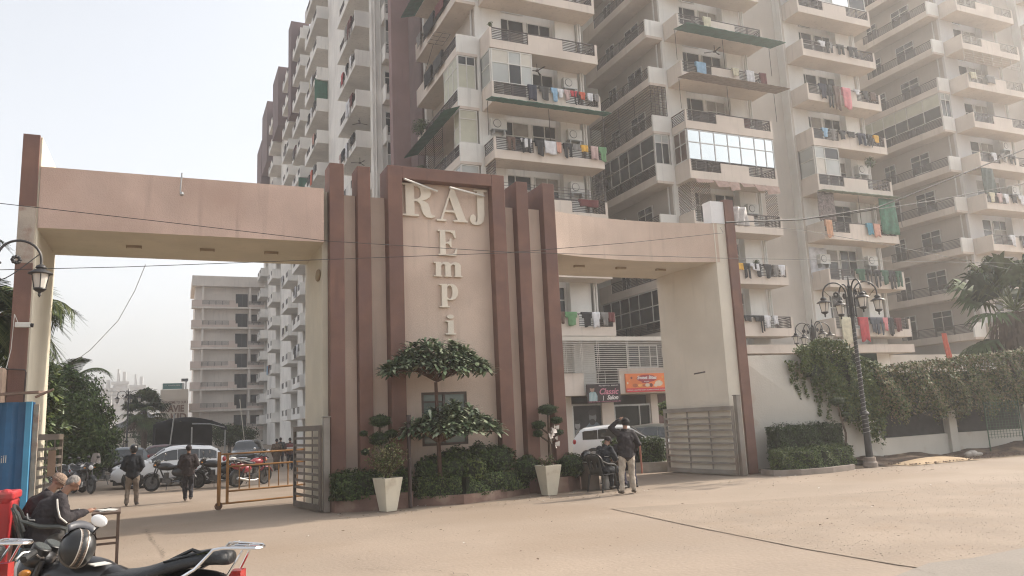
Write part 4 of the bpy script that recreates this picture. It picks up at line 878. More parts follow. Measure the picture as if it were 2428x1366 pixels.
# corner bed by the right pillar
kerb('planter','grey kerb bed beside the right pillar with a two level hedge',[(15.0,17.3),(14.95,16.75),(15.5,16.3),(16.6,16.25),(17.6,16.45),(18.1,16.9)],.14,.12,mat=M('grey_kerb',(.33,.28,.24),.9,.15,2,.4),fill=[(15.1,16.85),(15.6,16.45),(17.5,16.6),(18,17),(18.2,18),(15.3,18)])
hedge('hedge','lower front clipped hedge of the right corner bed',[(15.2,16.9,.26),(16.5,16.7,.27),(17.85,16.95,.25)],.12,.64,1300,.055,[leafs[1],leafs[0],leafs[2],leafs[1]])
hedge('hedge','taller back hedge of the right corner bed',[(15.75,17.55,.24),(16.9,17.5,.26),(18.2,17.55,.24)],.3,1.27,1300,.055,[leafs[3],leafs[0],leafs[3]])
# soil bank along low wall
nb=48; ms=34; V=[];F=[]
for i in range(nb+1):
    for j in range(ms+1):
        t=i/nb; q=j/ms; x=19.0+19.5*t; yb=17.95 if x<24 else 17.95-(x-24)*.145; y=yb-q*(1.5-.3*math.sin(t*9)) ; z=-.012+.26*(1-q)**1.3*(.7+.35*math.sin(t*21)+.2*math.sin(t*53+q*4))+random.uniform(0,.035)*(1-q)
        V.append((x,y,max(z,-.006 if q>.97 else .0)))
for i in range(nb):
    for j in range(ms): a=i*(ms+1)+j; F.append((a,a+1,a+ms+2,a+ms+1))
b=MB(); b.add(V,F); struct(b.build('soil_bank',M('leaf_litter_soil',(.12,.075,.05),.95,.3,7,.8,18,dirt=(.28,.2,.13),dscale=1.2),smooth=True))
b=MB(); V=[];F=[]
for i in range(13):
    for j in range(13):
        u,v=i/6-1,j/6-1; V.append((20.9+u*1.5,16.55+v*.45,max(0,.15*(1-u*u))*max(0,(1-v*v))+.003))
for i in range(12):
    for j in range(12): a=i*13+j; F.append((a,a+13,a+14,a+1))
b.add(V,F); struct(b.build('sand_heap',M('sand',(.45,.33,.21),.95,.1,2,.4,25),smooth=True))
T=tag(MB().build('tmp',soil),'x','x'); bpy.data.objects.remove(T)
b=MB(); b.ball((23.0,16.8,.12),(.22,.12,.11)); b.ball((22.75,16.75,.1),(.13,.1,.1)); b.ball((23.2,16.75,.09),(.2,.08,.07)); tag(b.build('rubble_sack',M('pale_sack',(.42,.38,.34),.9,.2,5,.3),smooth=True),'pale torn sack of rubble lying on the soil bank','sack')
scatter('leaf_litter',(19.3,30,16.0,17.6),1500,.015,.05,M('litter',(.16,.10,.065),.9,.3,9,0),.03,9)
# hedge inside right opening with red stick
hedge('hedge','dark hedge inside the right opening beside the swung gate leaf',[(13.3,22.6,.45),(13.9,21.7,.5),(14.5,21.3,.45)],.1,1.0,900,.07,GM)
kerb('planter','whitewashed kerb under the hedge inside the right opening',[(12.5,22.7),(12.7,22.0),(13.7,20.9),(14.6,20.55)],.30,.12,mat=M('whitewash',(.38,.34,.29),.9,.2,2,.3))
tag(MB().tube([(13.35,20.75,0),(13.32,20.72,.95)],.03,6).build('marker_stick',M('faded_red',(.40,.16,.11),.7,.1,3,0)),'faded red marker stick in front of the hedge inside the opening','stick')
bush('shrub','bright green topped shrub above the swung gate leaf, by the dark shop sign','shrub',[((16.75,23.6,1.95),(.62,.5,.38))],520,.09,[leafs[2],M('fresh_leaf',(.16,.20,.06),.5,.2,5,0),leafs[1]],stems=[([(16.8,23.6,0),(16.75,23.6,1.8)],[.06,.05])])
# ================================================================ LEFT TREES
def tree(name,label,base,trunk,els,dens,size,mats,cat='tree',seed=3,asp=.45,group=None):
    T=thing(name,label,cat,(base[0],base[1],0),0,group); b=MB(); b.tube(trunk[0],trunk[1],7); parts=[]
    for c,r in els:
        p=trunk[0][-1]; b.tube([p,((p[0]+c[0])/2,(p[1]+c[1])/2,(p[2]+c[2])/2+.1),c],[trunk[1][-1]*.8,.05,.02],5)
        P,d=ellpts(c,r,int(dens*r[0]*r[2]*6),.35); 
        keep=np.sin(P[:,0]*3.1+c[0])*np.sin(P[:,2]*3.7)*np.sin(P[:,1]*2.9)>-.35
        P=P[keep]; d=d[keep]; parts.append(leaves(P,size,asp,-.1,d))
    V,F,mi=merge(parts); link(npmesh('crown',V,F,mats,mi%len(mats)),'crown',T); b.build('trunk',bark,T,smooth=True); return T
TL=[leafs[0],leafs[1],leafs[3],leafs[2]]
# near broadleaf tree with whorled leaves behind the left pillar
T=thing('broadleaf_tree','broadleaf tree with whorled leaves just behind the left pillar','tree',(-3.4,23,0))
cents=[]; r_=np.random.default_rng(8)
for (cx,cy,cz,rx,ry,rz,n) in ((-3.5,23.2,3.1,.85,.8,1.0,90),(-3.45,23.2,2.2,.9,.8,.9,90),(-3.6,23.2,1.3,.8,.8,.8,60),(-3.7,23.4,4.0,.6,.7,.6,40)):
    for i in range(n):
        d=r_.normal(size=3); d/=np.linalg.norm(d); q=r_.uniform(.5,1); cents.append((np.array([cx+d[0]*rx*q,cy+d[1]*ry*q,cz+d[2]*rz*q]),d*.9))
V,F,mi=rosettes(cents,12,.30,.085,[leafs[1],leafs[2],leafs[0],frm[0]],.25,9); link(npmesh('crown',V,F,[leafs[1],leafs[2],leafs[0],frm[0]],mi),'crown',T)
b=MB(); b.tube([(-3.4,23.3,0),(-3.3,23.3,1.5),(-3.1,23.2,3.0),(-3.2,23.3,4.2)],[.14,.11,.08,.03],7); b.build('trunk',bark,T,smooth=True)
tree('dense_tree','tall dense dark tree between the broadleaf tree and the car park',(-3.2,33,0),([(-3.4,34,0),(-3.4,34,2.2)],[.2,.15]),[((-3.75,34,2.9),(1.6,1.5,1.6)),((-3.4,34,2.0),(1.6,1.4,1.4)),((-4.1,34,3.7),(1.1,1.1,1.1)),((-3.3,34,1.2),(1.5,1.2,1.0))],620,.15,[leafs[3],leafs[0],leafs[0],leafs[1]])
tree('dense_tree','low dark bushy tree beside the black shade shed',(-.5,60,0),([(-5.5,60,0),(-5.5,60,1.6)],[.2,.12]),[((-6.2,60,2.4),(2.0,1.5,1.7)),((-4.6,60,1.6),(1.6,1.4,1.3))],300,.2,[leafs[3],leafs[0]])
tree('dense_tree','dark tree right of the fan palm behind the black shade shed',(1.2,78,0),([(-.2,84,0),(-.2,84,2.5)],[.2,.12]),[((-.9,84,2.3),(1.9,1.4,1.3)),((-2,84,2.2),(1.6,1.2,1.3))],260,.24,[leafs[3],leafs[0]])
tree('dense_tree','dark rounded shrub tree in front of the beige block, right of the shade shed',(4,70,0),([(4.6,72,0),(4.6,72,1.2)],[.15,.1]),[((4.3,72,1.7),(1.7,1.3,1.0)),((5.6,72,1.5),(1.5,1.2,.9))],300,.2,[leafs[3],leafs[0],leafs[1]])
# ---- palms
palm_g=[M('palm_green_a',(.085,.12,.05),.8,.2,4,0,spec=.1),M('palm_green_b',(.13,.155,.065),.8,.2,4,0,spec=.1),M('palm_green_c',(.045,.07,.035),.8,.2,4,0,spec=.1)]
palm_dry=M('palm_dry',(.12,.08,.055),.8,.2,4,0)
def fan_palm(name,label,x,y,h,rad,nf,seed,trunk_r=.28,skirt=True,group=None,thatch=True):
    r=np.random.default_rng(seed); T=thing(name,label,'palm tree',(x,y,0),0,group); V=[];F=[];MI=[]; st=MB()
    top=np.array([x,y,h])
    for i in range(nf):
        a=r.uniform(0,2*PI); el=(r.uniform(-.75,.1) if i%4==0 else r.uniform(.25,1.5)) if skirt else r.uniform(-.3,1.3)
        d=np.array([math.cos(a)*math.cos(el),math.sin(a)*math.cos(el),math.sin(el)]); pl=rad*r.uniform(.42,.6)
        e=top+d*pl+np.array([0,0,-.12*rad*(1-d[2])]); st.tube([tuple(top),tuple(top+d*pl*.5+np.array([0,0,.03])),tuple(e)],[.03,.022,.015],4,1 if el<-.5 else 0)
        side=np.cross(d,[0,0,1.]); side/=max(np.linalg.norm(side),1e-3); up=np.cross(side,d); ns=22; fl=rad*r.uniform(.5,.65); m_=3 if el<-.55 else int(r.integers(0,3))
        for k in range(ns):
            t=(k/(ns-1)-.5)*2; an=t*1.75; dd=d*math.cos(an)+side*math.sin(an); l=fl*(1-.25*abs(t))*r.uniform(.85,1.1); w_=fl*.055
            pp=np.cross(dd,up); pp/=max(np.linalg.norm(pp),1e-3)
            droop=np.array([0,0,-1])*l*(.28+.25*r.uniform()); mid=e+dd*l*.6+up*.03*math.cos(t*9)-np.array([0,0,1])*l*.05; tip=e+dd*l*.95+droop
            n=len(V); V+=[e-pp*w_*.3,e+pp*w_*.3,mid+pp*w_,mid-pp*w_,tip+pp*w_*.1,tip-pp*w_*.1]; F+=[(n,n+1,n+2,n+3),(n+3,n+2,n+4,n+5)]; MI+=[m_,m_]
    mats=palm_g+[palm_dry]; link(npmesh('fronds',np.array(V),np.array(F),mats,MI),'fronds',T); st.build('leaf_stalks',[palm_g[1],palm_dry],T)
    tb=MB(); tb.tube([(x,y,0),(x,y,h*.5),(x,y,h-.1)],[trunk_r,trunk_r*.85,trunk_r*.7],10); tb.build('trunk',bark,T,smooth=True)
    if thatch:
        r2=np.random.default_rng(seed+1); V=[];F=[]
        for i in range(900):
            a=r2.uniform(0,6.28); z=h-.1-r2.uniform(0,1)*h*.55; q=trunk_r*(1.1+1.0*(1-abs((h-z)/(h*.55)-.35)));  l=r2.uniform(.3,.7)
            p=np.array([x+q*math.cos(a),y+q*math.sin(a),z]); e=p+np.array([.12*math.cos(a),.12*math.sin(a),-l]); sd_=np.array([-math.sin(a),math.cos(a),0])*.035
            n=len(V); V+=[p-sd_,p+sd_,e+sd_*.5,e-sd_*.5]; F.append((n,n+1,n+2,n+3))
        link(npmesh('dead_leaf_skirt',np.array(V),np.array(F),palm_dry),'dead_leaf_skirt',T)
    return T
fan_palm('fan_palm','large fan palm with a dead leaf skirt behind the creeper at the right edge',31.9,20.5,5.35,3.0,32,5,.5)
fan_palm('fan_palm','dark fan palm in the car park left of the black shade shed',-2.1,72.0,4.0,2.1,60,15,.25,thatch=False)
def feather_palm(name,label,x,y,h,rad,nf,seed,angs=None):
    r=np.random.default_rng(seed); T=thing(name,label,'palm tree',(x,y,0)); V=[];F=[];MI=[]; st=MB(); top=np.array([x,y,h])
    for i in range(nf):
        a=r.uniform(0,2*PI) if angs is None else angs[i%len(angs)]+r.uniform(-.25,.25); el=r.uniform(-.2,1.2); L=rad*r.uniform(.8,1.1); pts=[]
        for k in range(11):
            t=k/10; e2=el-1.5*t*t; 
            p=(pts[-1] if pts else top)+np.array([math.cos(a)*math.cos(e2),math.sin(a)*math.cos(e2),math.sin(e2)])*L/10; pts.append(p)
        st.tube([tuple(p) for p in pts],[.025*(1-k/13) for k in range(11)],4)
        for k in range(2,34):
            t=k/34; j=min(int(t*10),9); f=t*10-j; p=pts[j]*(1-f)+pts[min(j+1,10)]*f; tg=pts[min(j+1,10)]-pts[j]; tg/=max(np.linalg.norm(tg),1e-3)
            for s_ in (-1,1):
                sd_=np.cross(tg,[0,0,1.])*s_; sd_/=max(np.linalg.norm(sd_),1e-3); l=L*.40*(1-.6*abs(t-.45)); d=sd_*.75+tg*.75+np.array([0,0,-.12]); d/=np.linalg.norm(d); tip=p+d*l+np.array([0,0,-l*.25]); w_=tg*.022
                n=len(V); V+=[p-w_,p+w_,tip+w_*.3,tip-w_*.3]; F.append((n,n+1,n+2,n+3)); MI.append(int(r.integers(0,3)))
    link(npmesh('fronds',np.array(V),np.array(F),palm_g,MI),'fronds',T); st.build('leaf_stalks',palm_g[1],T)
    tb=MB(); tb.tube([(x,y,0),(x,y,h)],[.2,.15],8); tb.build('trunk',bark,T,smooth=True); return T
feather_palm('feather_palm','feather palm behind the left pillar, fronds arching out to the right',-3.9,21.2,4.7,1.75,44,4)
feather_palm('feather_palm','feather palm crown at the far left edge behind the street lamp',-5.2,19.6,5.6,1.7,26,14)
feather_palm('feather_palm','small feather palm in the car park hedge before the dense tree',-4.2,38,4.2,1.9,20,24)
# ================================================================ STREET LAMPS
lampm=M('lamp_black_iron',(.035,.033,.033),.5,.2,6,0); opal=M('opal_glass',(.66,.62,.56),.35,.05,4,0)
def make_lamp(arms=4,rope=True):
    T=thing('street_lamp','x','street lamp',(0,0,0)); b=MB(); H=5.1
    b.tube([(0,0,.28),(0,0,1.45)],[.10,.085],12); b.tube([(0,0,1.45),(0,0,1.7),(0,0,H)],[.07,.062,.048],10); b.lathe([(.03,H),(.07,H+.05),(.03,H+.12),(.018,H+.3),(.0,H+.38)],(0,0,0),8)
    b.lathe([(.12,1.44),(.135,1.48),(.1,1.54)],(0,0,0),12); b.build('pole',lampm,T,smooth=True,world=False)
    b=MB(); b.lathe([(.2,0),(.2,.12),(.16,.16),(.16,.27),(.12,.28)],(0,0,0),14); b.build('base',M('concrete_base',(.30,.25,.21),.9,.2,4,.3),T,world=False)
    for k in range(arms):
        a=PI/4+k*2*PI/arms; ca,sa=math.cos(a),math.sin(a); rr=.33; cz=4.95; b=MB(); P=[]
        for i in range(15):
            t=PI*i/14; r0=.12+rr-rr*math.cos(t); P.append((ca*r0,sa*r0,cz+rr*math.sin(t)))
        P=[(ca*.12,sa*.12,4.25)]+P+[(ca*.78,sa*.78,cz-.08)]
        b.tube(P,.022,7)
        Q=[(ca*(.76-.05*math.sin(t*PI)-.62*t),sa*(.76-.05*math.sin(t*PI)-.62*t),cz+.12-.52*math.sin(t*PI/2)) for t in [i/8 for i in range(9)]]; b.tube(Q,.009,5)
        b.tube([(ca*.05,sa*.05,4.3),(ca*.14,sa*.14,4.3)],.02,5)
        for j in range(8):
            t=j*PI/4; b.ball((ca*(.40+.055*math.cos(t)),sa*(.40+.055*math.cos(t)),cz-.02+.055*math.sin(t)),.034,0,8,5)
        ar=b.build('arm',lampm,T,smooth=True,world=False)
        l=MB(); c=(ca*.78,sa*.78,0); z=cz-.08
        l.lathe([(.03,z),(.08,z-.03),(.09,z-.06),(.06,z-.08),(.10,z-.10),(.19,z-.15),(.20,z-.17),(.13,z-.175)],c,16)
        for j in range(4):
            t=j*PI/2+a; l.tube([(c[0]+.135*math.cos(t),c[1]+.135*math.sin(t),z-.17),(c[0]+.09*math.cos(t),c[1]+.09*math.sin(t),z-.43)],.009,4)
        l.lathe([(.10,z-.43),(.105,z-.45),(.06,z-.49),(.03,z-.50),(.02,z-.53),(.03,z-.55),(.0,z-.60)],c,12)
        l.build('lantern',lampm,ar,smooth=True,world=False)
        g=MB(); g.lathe([(.125,z-.176),(.083,z-.428)],c,8); g.build('lamp_glass',opal,ar,world=False)
    if rope:
        b=MB(); P=[]
        for i in range(260): t=i/259; z=.9+3.0*t; r0=(.11 if z<1.45 else .072); P.append((r0*math.cos(i*.62),r0*math.sin(i*.62),z))
        b.tube(P,.0045,4); b.build('string_light_wire',M('clear_wire',(.42,.42,.40),.3,.1,5,0),T,world=False)
    return T
lamp=make_lamp()
LG='four armed street lamps'
place(lamp,False,(18.55,16.75,0),.35,'tall four armed street lamp with string lights wound on its pole, by the curved wall',LG,1.03)
for (x,y,rz,l) in ((25.75,25.5,.5,'second four armed street lamp behind the white wall, seen over the creeper'),(-3.08,16.0,-.62,'street lamp at the left photo edge, its lantern in front of the left pillar'),(-3.2,68,.6,'distant street lamp in the car park in front of the fan palm')):
    place(lamp,True,(x,y,0),rz,l,LG)
# flood light mast and hazy skyline
T=thing('floodlight_mast','thin floodlight mast standing far away in the haze','floodlight mast',(-9.7,150,0)); b=MB(); b.tube([(-9.7,150,0),(-9.7,150,9.8)],.12,6)
for i in range(3):
    b.box(-10.6,-8.8,149.9,150.1,8.4+i*.65,8.55+i*.65)
b.build('pole',steel,T)
hz=M('far_tower_paint',(.33,.34,.34),.9,.1,.05,0)
for i,(x,y,w_,h,l) in enumerate(((-24,330,5,20,'faint tall tower at the left of the hazy skyline'),(-18.5,330,5,23,'faint twin topped tower in the middle of the hazy skyline'),(-12.5,330,5,21,'faint lower tower at the right of the hazy skyline'))):
    T=thing('far_tower',l,'distant tower',(x,y,0),0,'towers on the hazy skyline'); b=MB(); b.box(x-w_/2,x+w_/2,y,y+12,0,h); b.build('wall',hz,T)
    b=MB(); b.box(x-w_/4,x-w_/8,y+2,y+8,h,h+5); b.box(x+w_/8,x+w_/3,y+2,y+8,h,h+4); b.build('roof_tank',hz,T)
    for f in range(8):
        b=MB(); b.box(x-w_/2-.5,x+w_/2+.5,y-.8,y-.02,4+f*h/9,5.2+f*h/9); b.build('balcony',M('far_balcony_paint',(.26,.27,.27),.9,.1,.05,0),T)
T=thing('hedge_pavilion','low pale roofed building beyond the car park trees','building',(-4,110,0)); b=MB(); b.box(-6,-.5,110,116,0,3.0); b.build('wall',creamp,T); b=MB(); b.prism([(-7,109.5),(.2,109.5),(.2,116),(-7,116)],3.0,3.1); b.add([(-7,109.5,3.1),(.2,109.5,3.1),(.2,116,3.1),(-7,116,3.1),(-3.4,112.7,5.2)],[(0,1,4),(1,2,4),(2,3,4),(3,0,4)]); b.build('roof',M('grey_roof',(.18,.18,.18),.8,.1,1,0),T)
T=thing('boundary_fence','pale fence with dark rails beyond the car park','fence',(-6,95,0)); b=MB(); b.box(-9,2,95,95.2,0,1.6); b.build('fence_panel',creamp,T); b=MB(); b.box(-9,2,94.8,94.9,2.3,2.42); b.box(-9,2,94.8,94.9,1.75,1.83)
for i in range(6): b.box(-9+i*2.1,-8.9+i*2.1,94.8,94.9,0,2.42)
b.build('fence_rail',rail,T)
# school building with painted lettering
T=thing('school_building','cream school building with brown painted welcome lettering, left of the beige block','building',(0,112,0))
b=MB(); b.box(-1.5,1.9,112,117,0,7.85); b.box(-1.5,1.9,111.93,112,6.5,6.6); b.build('wall',M('cream_school_paint',(.60,.52,.43),.85,.05,.5,0),T)
ty=111.88; lm=M('school_letter_paint',(.16,.07,.035),.7,.1,3,0)
textobj('WELCOME TO OUR S',.48,(.35,ty,6.12),rb,lm,T,sx=.66,bold=.02); textobj('XAVIE',1.2,(.1,ty,5.28),rb,lm,T,sx=.80,bold=.035); textobj('KID',1.2,(.75,ty,4.2),rb,lm,T,bold=.035)
T=thing('roof_sign','teal billboard on the roof of the school building','billboard',(-.5,113,10)); b=MB(); b.box(-1.25,1.1,113,113.15,7.95,8.72); b.build('board',M('teal_sign',(.05,.17,.16),.5,.1,1,0),T); b=MB(); b.box(-1.3,-1.2,113.2,113.3,7.85,8.75); b.box(1.1,1.4,113.2,113.3,7.85,8.75); b.build('sign_frame',frame_w,T)
textobj('ST. XAVIER KIDS',.26,(-.1,112.98,8.42),rb,txtw,T)
tag(MB().box(1.0,1.85,113.4,114.4,9.0,9.35).tube([(1.6,113.9,7.85),(1.6,113.9,9)],.08,5).build('solar_panel',M('solar_dark',(.05,.055,.06),.4,.1,2,0)),'tilted dark panel on a stand at the school roof edge','solar panel')
# black shade shed
T=thing('shade_shed','black net covered parking shed with a curved roof','shed',(1.5,57,0)); b=MB(); n=14; V=[]
for i in range(n+1):
    t=i/n; x=-1.1+4.45*t; z=2.22+.72*math.sin(PI*(.12+.88*t))**.8; V+=[(x,55,z),(x,59,z+.1)]
b.add(V,[(2*i,2*i+2,2*i+3,2*i+1) for i in range(n)])
V2=[(x,y,z-.28-.08*math.sin(x*9)) for x,y,z in V[::2]]; top=[v for v in V[::2]]; m_=len(top); b.add(top+V2,[(i,i+1,m_+i+1,m_+i) for i in range(m_-1)])
b.build('roof_net',M('black_net',(.018,.02,.024),.85,.3,2,.3),T)
b=MB(); b.box(-1.0,2.6,58.5,58.7,0,2.75); b.box(-1.1,-1.0,55,58.7,0,2.3); b.build('back_net',M('black_net2',(.022,.024,.028),.9,.3,2,.3),T)
b=MB()
for x in (-1.05,1.2,3.25): b.tube([(x,55.2,0),(x,55.2,2.3)],.05,6)
b.tube([(1.2,54.9,2.5),(2.3,54.9,2.45),(3.2,54.9,2.2)],.03,5); b.build('shed_post',steel,T)
tag(MB().tube([(-.2,44,0),(.1,44,2.9)],.035,6).build('steel_pole',steel),'leaning pale steel pole in front of the shade shed','pole'); tag(MB().tube([(5.0,60,0),(4.5,60,4.2)],.03,6).build('bamboo_pole',creamp),'leaning thin pole in front of the beige block','pole')
# cables
cabm=M('cable_black',(.03,.03,.03),.6,.1,3,0)
def cable(label,pts,r,sag=.0,n=10,mat=None):
    b=MB(); P=[]
    for p,q in zip(pts[:-1],pts[1:]):
        for i in range(n): t=i/n; P.append((p[0]+(q[0]-p[0])*t,p[1]+(q[1]-p[1])*t,p[2]+(q[2]-p[2])*t-sag*4*t*(1-t)))
    P.append(pts[-1]); b.tube(P,r,5); return tag(b.build('cable',mat or cabm,smooth=True),label,'cable','overhead cables')
cable('thin cable crossing high on the left beam and the brown fins',[(-2.97,15.0,5.84),(-0.16,15.0,5.66),(2.75,15.0,5.46),(6.58,15.0,5.42),(12.48,15.0,5.54),(24.79,15.0,5.9)],.0065)
cable('thin cable sagging below the left beam and across the letter E',[(-2.99,15.5,4.76),(-0.85,15.5,4.9),(2.84,15.5,5.2),(6.79,15.5,5.52),(10.18,15.5,5.94),(12.97,15.5,6.34),(14.3,17.2,7.0)],.0065)
cable('thick black cable rising from the right pillar to the upper right edge',[(14.34,17.0,7.1),(17.21,17.0,7.36),(20.48,17.0,7.97),(24.07,17.0,9.23),(29.24,17.0,11.04)],.022)
cable('second black cable from the right pillar, rising less steeply',[(14.34,17.0,7.08),(18.25,17.02,7.51),(22.87,17.02,8.35),(28.87,17.0,9.57)],.014)
cable('thin cable falling from the right pillar behind the lamp posts',[(14.63,17.0,7.05),(17.17,17.0,7.04),(20.64,17.0,6.76),(26.65,17.0,6.17)],.0065)
cable('hanging pale wire behind the left opening, curving down to the trees',[(-.72,21,6.08),(-0.94,21.0,5.4),(-1.28,21.0,4.65),(-1.85,21.0,3.93),(-2.15,21.0,3.67)],.008,mat=steel)
# ================================================================ CCTV, small wall fittings
T=thing('cctv_camera','small white camera on the brown strip of the left pillar','camera',(-2.8,17.6,4.0)); b=MB(); b.box(-2.86,-2.60,17.46,17.58,4.02,4.12); b.build('housing',frame_w,T,bevel=.01); b=MB(); b.tube([(-2.62,17.5,4.07),(-2.55,17.5,4.06)],.04,8); b.build('lens',blackp,T); b=MB(); b.tube([(-2.82,17.62,4.1),(-2.9,17.62,4.3),(-2.92,17.62,3.6),(-2.98,17.6,3.2)],.008,4); b.build('wire',frame_w,T)
tag(MB().tube([(-2.98,17.60,3.22),(-2.66,17.60,3.2),(-2.645,17.60,3.15),(-2.66,17.62,1.8)],.016,5).build('conduit_pipe',rail),'thin brown conduit bent round the left pillar','pipe')
T=thing('flood_lamp','small broken lamp bracket on top of the left beam','lamp bracket',(.3,17.6,7.4)); b=MB(); b.tube([(.05,17.75,7.38),(.05,17.62,7.46)],.014,5); b.tube([(.05,17.6,7.46),(.03,17.52,7.0)],.016,5); b.ball((.06,17.48,6.95),.05,0,8,5); b.build('bracket',steel,T)
tag(MB().tube([(13.55,18.0,2.86),(13.75,17.75,2.90)],.02,6).build('pipe_stub',rail),'short dark pipe sticking out of the right pillar','pipe')
# ================================================================ LAUNDRY, AC UNITS, FANS on the balconies
CL={}
def cl(n,c): 
    if n not in CL: CL[n]=M('cloth_'+n.replace(' ','_'),c,.9,.12,5,.2,40)
    return CL[n]
COL={'black':(.02,.02,.023),'white':(.66,.66,.68),'grey':(.22,.21,.20),'dark grey':(.06,.058,.055),'navy':(.025,.03,.055),'light blue':(.25,.42,.58),'red':(.45,.035,.05),'orange red':(.55,.10,.05),'maroon':(.13,.03,.03),'pink':(.62,.22,.24),'yellow':(.70,.40,.06),'green':(.13,.27,.13),'dark green':(.03,.10,.06),'peach':(.62,.33,.25),'teal':(.08,.28,.38),'cream':(.58,.54,.40),'brown':(.13,.08,.06),'denim':(.05,.06,.085),'pale orange':(.60,.33,.20),'pale pink':(.50,.36,.34)}
def garment(kind,col,x,Y,z,w_,h_,side=False,seed=0):
    """cloth folded over the rail at height z, front hanging h_ ; built with folds"""
    r=random.Random(seed); b=MB(); nx,nz=9,7; V=[]
    def P(u,v,front):
        amp=.035*(.3+v); yy=(-.035 if front else .035)+(-amp if front else amp)*(.5+.5*math.sin(u*11+seed))-(.01 if front else -.01)
        sh=(1-.06*v*math.sin(u*7+seed)); xx=(u-.5)*w_*(1-.10*v*r.uniform(.6,1))
        return (xx,yy,-h_*v*sh)
    def sheet_(mask,front,hs=1.):
        n=len(b.v); vv=[P(i/nx,j/nz*hs,front) for j in range(nz+1) for i in range(nx+1)]
        fs=[(j*(nx+1)+i,j*(nx+1)+i+1,(j+1)*(nx+1)+i+1,(j+1)*(nx+1)+i) for j in range(nz) for i in range(nx) if mask(i/nx,j/nz)]
        b.add(vv,fs)
    if kind in ('trousers','jeans'): mk=lambda u,v: not (v>.28 and .40<u<.60)
    elif kind in ('shirt','t-shirt','top','jacket'): mk=lambda u,v: (v<.35 or .15<u<.80)
    else: mk=lambda u,v: True
    sheet_(mk,True); sheet_(mk,False,.35); b.add([(-w_/2,-.04,0),(w_/2,-.04,0),(w_/2,.04,0),(-w_/2,.04,0)],[(0,1,2,3)])
    nm=kind.replace('-','_').replace(' ','_')
    o=b.build(nm,cl(col,COL[col]),smooth=True); o.location=(x,Y,z)
    sm=o.modifiers.new('thickness','SOLIDIFY'); sm.thickness=.012
    if side: o.rotation_euler=(0,0,-PI/2)
    return o
TW={14.52:'the nearest tower',26.52:'the second tower',36.14:'the third tower',51.7:'the farthest right tower'}
ORD=['first','second','third','fourth','fifth','sixth','seventh','eighth','ninth','tenth','eleventh','twelfth']
def line(Xb,z,items,desc,Y=33.93,zo=1.17):
    for i,(x,kind,col,w_,h_) in enumerate(items):
        o=garment(kind,col,Xb+x,Y,z+zo,w_,h_,seed=int(Xb+z*3)+i)
        tag(o,f'{col} {kind}, {ORD[i]} from left, {desc}',kind,'laundry on the balconies')
line(14.52,17.85,[(2.25,'sheet','navy',.5,.85),(2.95,'t-shirt','dark grey',.62,.75),(3.55,'shirt','light blue',.42,.75),(3.9,'shirt','white',.38,.5),(4.3,'shirt','pale pink',.36,.6),(4.65,'t-shirt','red',.5,.35),(5.2,'t-shirt','orange red',.4,.45),(5.7,'cloth','white',.35,.45),(6.1,'cloth','grey',.3,.45),(4.85,'trousers','black',.3,.75)],'nearest tower above the green awning')
line(14.52,14.85,[(.9,'trousers','brown',.45,.7),(1.75,'shirt','white',.62,.5),(1.75,'trousers','black',.5,.75),(2.5,'jacket','black',.55,.85),(3.15,'towel','white',.75,.72),(3.62,'towel','peach',.3,.6),(4.15,'trousers','black',.5,.8),(4.65,'towel','grey',.42,.35),(5.15,'cloth','yellow',.42,.38),(5.75,'towel','pale pink',.45,.75),(6.25,'t-shirt','green',.5,.8)],'nearest tower below the green awning')
line(14.52,11.85,[(5.2,'cloth','maroon',1.2,.4)],'the nearest tower just above the gate')
line(14.52,5.85,[(3.25,'top','brown',.3,.6),(3.75,'shirt','green',.7,.7),(4.65,'t-shirt','black',.6,.75),(5.15,'t-shirt','white',.55,.8),(5.7,'shirt','grey',.45,.7),(6.1,'towel','maroon',.4,.5)],'the low balcony seen through the right opening',zo=1.2)
line(26.52,23.85,[(2.1,'sheet','cream',.55,.7)],'the highest balcony of the second tower')
line(26.52,20.85,[(1.35,'towel','light blue',.75,.75),(3.9,'cloth','cream',.5,.5),(5.0,'towel','white',.6,.8),(6.0,'towel','maroon',.5,.8)],'second tower between green and brown awnings')
line(26.52,17.85,[(1.4,'towel','dark grey',.7,1.1),(2.4,'cloth','white',.4,.4),(4.4,'shirt','maroon',.9,.8),(5.4,'cloth','grey',.7,.8)],'the second tower above the glazed balcony',Y=34.15,zo=1.1)
line(26.52,11.85,[(.9,'cloth','grey',.5,.5),(1.6,'towel','white',.55,.7)],'the second tower beside the top of the right pillar')
line(26.52,8.85,[(2.4,'t-shirt','white',.5,.6),(2.8,'cloth','yellow',.45,.4),(3.3,'trousers','black',.45,.85),(3.9,'t-shirt','white',.8,.4),(4.1,'t-shirt','black',.5,.75),(4.8,'jacket','black',.55,.8),(5.4,'cloth','grey',.35,.7),(5.85,'shirt','white',.5,.65)],'the second tower under the window air conditioner')
line(26.52,5.85,[(2.2,'cloth','white',.4,.35),(3.3,'trousers','black',1.2,.35),(4.0,'trousers','black',.3,.95),(4.4,'t-shirt','white',.45,.7),(5.0,'cloth','white',.3,.5)],'the lowest open balcony of the second tower')
line(36.14,23.85,[(1.6,'shirt','white',.6,.4),(2.3,'shirt','grey',.45,.4),(2.2,'trousers','black',.6,.75),(3.2,'trousers','dark grey',.6,.7),(4.3,'trousers','black',.8,.7)],'the third tower second from the top')
line(36.14,20.85,[(1.2,'jacket','navy',.6,1.0),(1.8,'trousers','black',.4,1.5),(2.4,'sheet','brown',.5,1.6),(3.25,'sheet','pink',.75,1.45),(4.2,'shirt','white',.5,.35),(4.9,'t-shirt','black',.5,.55),(5.6,'towel','brown',.5,.6)],'the third tower beside the long pink cloth')
